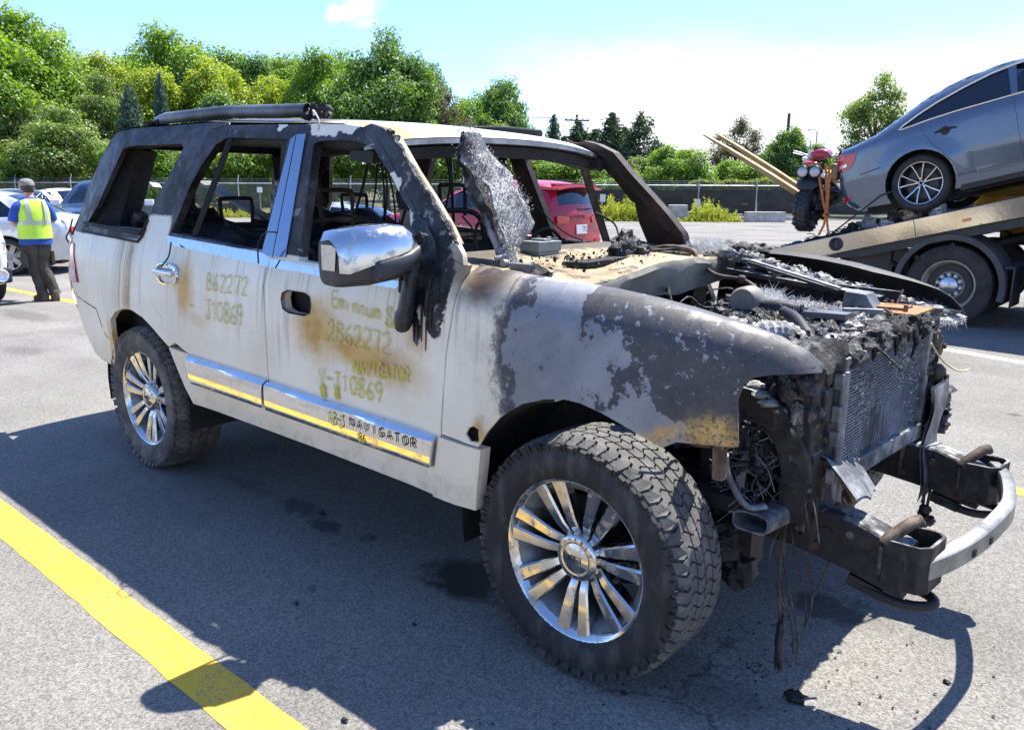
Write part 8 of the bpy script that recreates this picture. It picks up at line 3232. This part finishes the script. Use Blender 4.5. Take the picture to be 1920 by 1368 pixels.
m = MB()
m.box((1.9, 10.2, 2.5), (1.2, 1.3, 1.3), taper=(.85, .9))
m.build('cab', M['truck_black'], LD, bevel=.05)
for (x, y) in ((.3, 9.45), (2.6, 9.45), (.3, 10.9), (2.6, 10.9)):
    m = MB()
    m.lathe([(0, -.2), (.3, -.2), (.36, -.23), (.56, -.22), (.60, -.15), (.60, .15), (.56, .22), (.36, .23), (.3, .12), (0, .12)], 28, 'y', (x, y, .60))
    m.build('wheel', M['rubber'], LD, 40)

# ------------------------------------------------------------------ the man in the vest
M['skin'] = simple('skin', (.46, .25, .17), .6, var=.12, vscale=20)
M['hair'] = simple('hair', (.05, .035, .025), .8)
M['vest'] = simple('vest_yellow', (.52, .80, .07), .8, var=.08, vscale=8, bump=.35, bscale=9)
M['reflective'] = simple('reflective_band', (.45, .48, .46), .45, .2)
M['blue_shirt'] = simple('blue_shirt', (.015, .065, .34), .85, var=.2, vscale=8, bump=.3, bscale=10)
M['trousers'] = simple('trousers', (.055, .052, .042), .9, var=.3, vscale=7, bump=.5, bscale=12)
M['boots'] = simple('boots', (.085, .065, .045), .8, var=.3)
M['cap_cloth'] = simple('cap_cloth', (.20, .20, .19), .9, var=.25, vscale=30)
M['paper'] = simple('paper', (.80, .82, .85), .8)
# local frame: +y the way he faces, x to his right, feet at z = 0
MAN = thing('person', 'man in a yellow reflective vest and grey cap, standing with his back turned', 'person', (-10.85, 1.12, 0), (0, 0, radians(94)))


def limb_mesh(name, chain, mat, parent, sub=2):
    """one skinned body: chain = (points, edges, radii)"""
    pts, edges, rad = chain
    me = bpy.data.meshes.new(name)
    me.from_pydata(pts, edges, [])
    o = bpy.data.objects.new(name, me)
    COL.objects.link(o)
    md = o.modifiers.new('skin', 'SKIN')
    md.use_smooth_shade = True
    for i, r in enumerate(rad):
        rr_ = r if isinstance(r, tuple) else (r, r)
        me.skin_vertices[0].data[i].radius = rr_
    me.skin_vertices[0].data[0].use_root = True
    s_ = o.modifiers.new('sub', 'SUBSURF')
    s_.levels = s_.render_levels = sub
    me.materials.append(mat)
    o.parent = parent
    return o


# weight on the left leg, the right leg crossed behind
HPL, HPR = (-.09, 0, .86), (.09, 0, .86)
KL, KR = (-.045, .05, .46), (.06, .0, .46)
AL, AR = (.0, -.02, .09), (.13, -.10, .10)
SHL, SHR = (-.185, .0, 1.34), (.185, .0, 1.34)
EL, ER = (-.26, .02, 1.08), (.27, .02, 1.09)
WL, WR = (-.15, .22, 1.06), (.20, .25, 1.05)
pts = [(0, 0, .90), (0, .0, 1.08), (0, .0, 1.28), (0, .02, 1.38), (0, .05, 1.44), (0, .07, 1.52), (0, .09, 1.60),
       SHL, EL, WL, SHR, ER, WR, HPL, KL, AL, (-.01, .13, .045), HPR, KR, AR, (.17, .03, .05)]
edges = [(0, 1), (1, 2), (2, 3), (3, 4), (4, 5), (5, 6), (2, 7), (7, 8), (8, 9), (2, 10), (10, 11), (11, 12), (0, 13), (13, 14), (14, 15), (15, 16), (0, 17), (17, 18), (18, 19), (19, 20)]
rad = [(.13, .10), (.13, .10), (.12, .09), .055, .052, .085, .070, .042, .040, .026, .042, .040, .026, .085, .055, .035, .028, .085, .055, .035, .028]
body = limb_mesh('body', (pts, edges, rad), M['skin'], MAN)


def ell(cx, cy_, cz, rx, ry, n=22, tilt=0.0, p=.9):
    out = []
    for i in range(n):
        q = 2 * pi * i / n
        c_, s_ = cos(q), sin(q)
        x = rx * abs(c_) ** p * (1 if c_ > 0 else -1)
        y = ry * abs(s_) ** p * (1 if s_ > 0 else -1)
        out.append((cx + x, cy_ + y, cz + tilt * y))
    return out


m = MB()
m.loft([ell(0, .005, .785, .208, .157), ell(0, 0, .90, .203, .152), ell(0, 0, 1.05, .185, .13), ell(0, 0, 1.2, .20, .135), ell(0, 0, 1.32, .195, .12), ell(0, .01, 1.385, .135, .09), ell(0, .03, 1.42, .075, .075)], cap=False)
for s_ in (-1, 1):
    m.tube(catmull([(s_ * .12, 0, 1.335), (s_ * .185, .0, 1.285), (s_ * .235, .01, 1.18), (s_ * .255, .02, 1.10)], 3), [.052, .062, .068, .068, .067, .066, .065, .064, .063, .062], 14, cap=False)
m.build('shirt', M['blue_shirt'], MAN, 60)
m = MB()
m.loft([ell(0, .0, .865, .212, .16), ell(0, 0, .96, .207, .156), ell(0, -.004, 1.08, .205, .150), ell(0, -.004, 1.2, .21, .150), ell(0, 0, 1.30, .196, .136), ell(0, .0, 1.365, .165, .112), ell(0, .008, 1.395, .11, .09)], cap=False)
ve = m.build('vest', M['vest'], MAN, 60)
m = MB()
m.loft([ell(0, -.002, 1.055, .2105, .1545), ell(0, -.003, 1.105, .2115, .1545)], cap=False)
for s_ in (-1, 1):
    q = []
    for (z, y) in ((1.105, -.152), (1.2, -.151), (1.30, -.136), (1.35, -.120), (1.385, -.092)):
        q.append([(s_ * .088, y + .000, z), (s_ * .135, y + .014, z)])
    m.loft([[(a[0], a[1] - .0075, a[2]) for a in r_] for r_ in q], cap=False, closed=False)
m.build('reflective_band', M['reflective'], ve, 60)


def leg(h, k, a, sgn):
    """trouser leg as one loft with creases at the knee and ankle"""
    path = catmull([h, ((h[0] + k[0]) / 2, (h[1] + k[1]) / 2 + .01, (h[2] + k[2]) / 2), k, ((a[0] + k[0]) / 2, (a[1] + k[1]) / 2 - .015, (a[2] + k[2]) / 2), (a[0], a[1], a[2] - .01)], 5)
    n_ = len(path)
    rs = [interp(i / (n_ - 1), [0, .2, .5, .6, .85, 1], [.108, .10, .078, .076, .068, .076]) + .004 * sin(i * 2.3) for i in range(n_)]
    return path, rs


m = MB()
for (h, k, a) in ((HPL, KL, AL), (HPR, KR, AR)):
    p_, r_ = leg(h, k, a, 1)
    m.tube(p_, r_, 16, cap=False)
m.loft([ell(0, 0, .80, .195, .14), ell(0, 0, .86, .195, .145), ell(0, 0, .95, .18, .13)], cap=True)
for (x, y, z) in ((-.175, .0, .58), (.165, -.01, .60)):
    m.box((x, y, z), (.04, .14, .18))
m.build('trousers', M['trousers'], MAN, 60)
for (a, t, yaw) in ((AL, (-.01, .13, .045), 0), (AR, (.18, .05, .05), -.5)):
    m = MB()
    ax, ay = a[0], a[1]
    d = Vector((t[0] - ax, t[1] - ay, 0)).normalized()
    sd = Vector((d.y, -d.x, 0))
    rings = []
    for (u, w, z0, z1) in ((-.085, .035, .0, .09), (-.07, .045, 0, .15), (0, .05, 0, .16), (.06, .05, 0, .11), (.13, .055, 0, .085), (.19, .045, .005, .07), (.21, .02, .015, .045)):
        c_ = Vector((ax, ay, 0)) + d * u
        rings.append([tuple(c_ - sd * w + Vector((0, 0, z0))), tuple(c_ + sd * w + Vector((0, 0, z0))), tuple(c_ + sd * w + Vector((0, 0, (z0 + z1) * .6))), tuple(c_ + sd * w * .6 + Vector((0, 0, z1))), tuple(c_ - sd * w * .6 + Vector((0, 0, z1))), tuple(c_ - sd * w + Vector((0, 0, (z0 + z1) * .6)))])
    m.loft(rings)
    m.build('boot', M['boots'], MAN, 50, bevel=.008)
# head details: hair, ears, face, cap
m = MB()
HC = Vector((0, .085, 1.545))
rings = []
for (z, rx, ry) in ((-.075, .060, .068), (-.05, .072, .085), (0, .079, .095), (.05, .078, .095), (.085, .062, .075)):
    rings.append([(HC.x + rx * cos(q), HC.y - .012 + ry * sin(q), HC.z + z) for q in [pi + .1 + (pi - .2) * k / 12 for k in range(13)]])
m.loft(rings, cap=False, closed=False)
m.build('hair', M['hair'], MAN, 60)
m = MB()
for s_ in (-1, 1):
    m.loft([[(HC.x + s_ * (.074 + d), HC.y + .0 + r_ * .6 * cos(q), HC.z - .01 + r_ * sin(q)) for q in [2 * pi * k / 10 for k in range(10)]] for (d, r_) in ((0, .026), (.012, .032), (.018, .024))])
m.lathe([(0, .0), (.018, .01), (.012, .03), (0, .045)], 8, 'y', (0, .165, 1.53))
m.build('ears_and_nose', M['skin'], MAN, 60)
m = MB()
for s_ in (-1, 1):
    m.lathe([(0, .006), (.010, .003), (.012, 0)], 8, 'y', (s_ * .030, .168, 1.555))
m.box((0, .160, 1.490), (.045, .012, .008))
m.build('eyes_and_mouth', M['hair'], MAN, 60)
m = MB()
m.loft([ell(0, .085, 1.573, .092, .108, 20), ell(0, .085, 1.60, .093, .108, 20), ell(0, .088, 1.632, .085, .098, 20), ell(0, .09, 1.655, .062, .072, 20), ell(0, .09, 1.667, .02, .03, 20)])
rows = []
for k in range(9):
    q = .35 + (pi - .7) * k / 8
    rows.append([(.088 * cos(q), .085 + .10 * sin(q), 1.585), (.095 * cos(q), .085 + .20 * sin(q), 1.562 - .01), (.095 * cos(q), .085 + .20 * sin(q), 1.556 - .01), (.088 * cos(q), .085 + .10 * sin(q), 1.578)])
m.loft(rows)
m.build('cap', M['cap_cloth'], MAN, 50)
# hands with five fingers each, holding a folder of papers
def hand(w, e, name):
    d = (Vector(w) - Vector(e)).normalized()
    side = Vector((0, 0, 1)).cross(d).normalized()
    up_ = d.cross(side).normalized()
    w = Vector(w)
    pts = [tuple(w), tuple(w + d * .045), tuple(w + d * .085)]
    edges = [(0, 1), (1, 2)]
    rad = [.024, (.034, .017), (.036, .014)]
    for k in range(4):
        o_ = (-1.5 + k) * .018
        L = (.060, .072, .068, .052)[k]
        i0 = len(pts)
        p0 = w + d * .088 + side * o_
        pts += [tuple(p0), tuple(p0 + d * L * .5 - up_ * .012), tuple(p0 + d * L * .75 - up_ * .04)]
        edges += [(2, i0), (i0, i0 + 1), (i0 + 1, i0 + 2)]
        rad += [.0095, .0085, .0075]
    sg = -1 if w.x > 0 else 1
    i0 = len(pts)
    p0 = w + d * .03 + side * sg * .025 * -1
    pts += [tuple(p0), tuple(p0 + d * .03 - side * sg * .022), tuple(p0 + d * .055 - side * sg * .022 + up_ * .006)]
    edges += [(1, i0), (i0, i0 + 1), (i0 + 1, i0 + 2)]
    rad += [.013, .011, .009]
    return limb_mesh(name, (pts, edges, rad), M['skin'], MAN, 1)


hand(WR, ER, 'hand')
hand(WL, EL, 'hand')
m = MB()
RP = Matrix.Rotation(.55, 3, 'X') @ Matrix.Rotation(.25, 3, 'Z')
m.box((.17, .34, 1.02), (.23, .31, .006), RP)
for k in range(4):
    m.box((.17 + .004 * k, .34, 1.027 + .0035 * k), (.215, .30, .002), RP @ Matrix.Rotation(.06 * (k - 1), 3, 'Z'))
o = m.build('papers', M['paper'])
o.location = MAN.location
o.rotation_euler = MAN.rotation_euler
tag(o, 'clipped white papers held by the man in the yellow vest', 'papers')
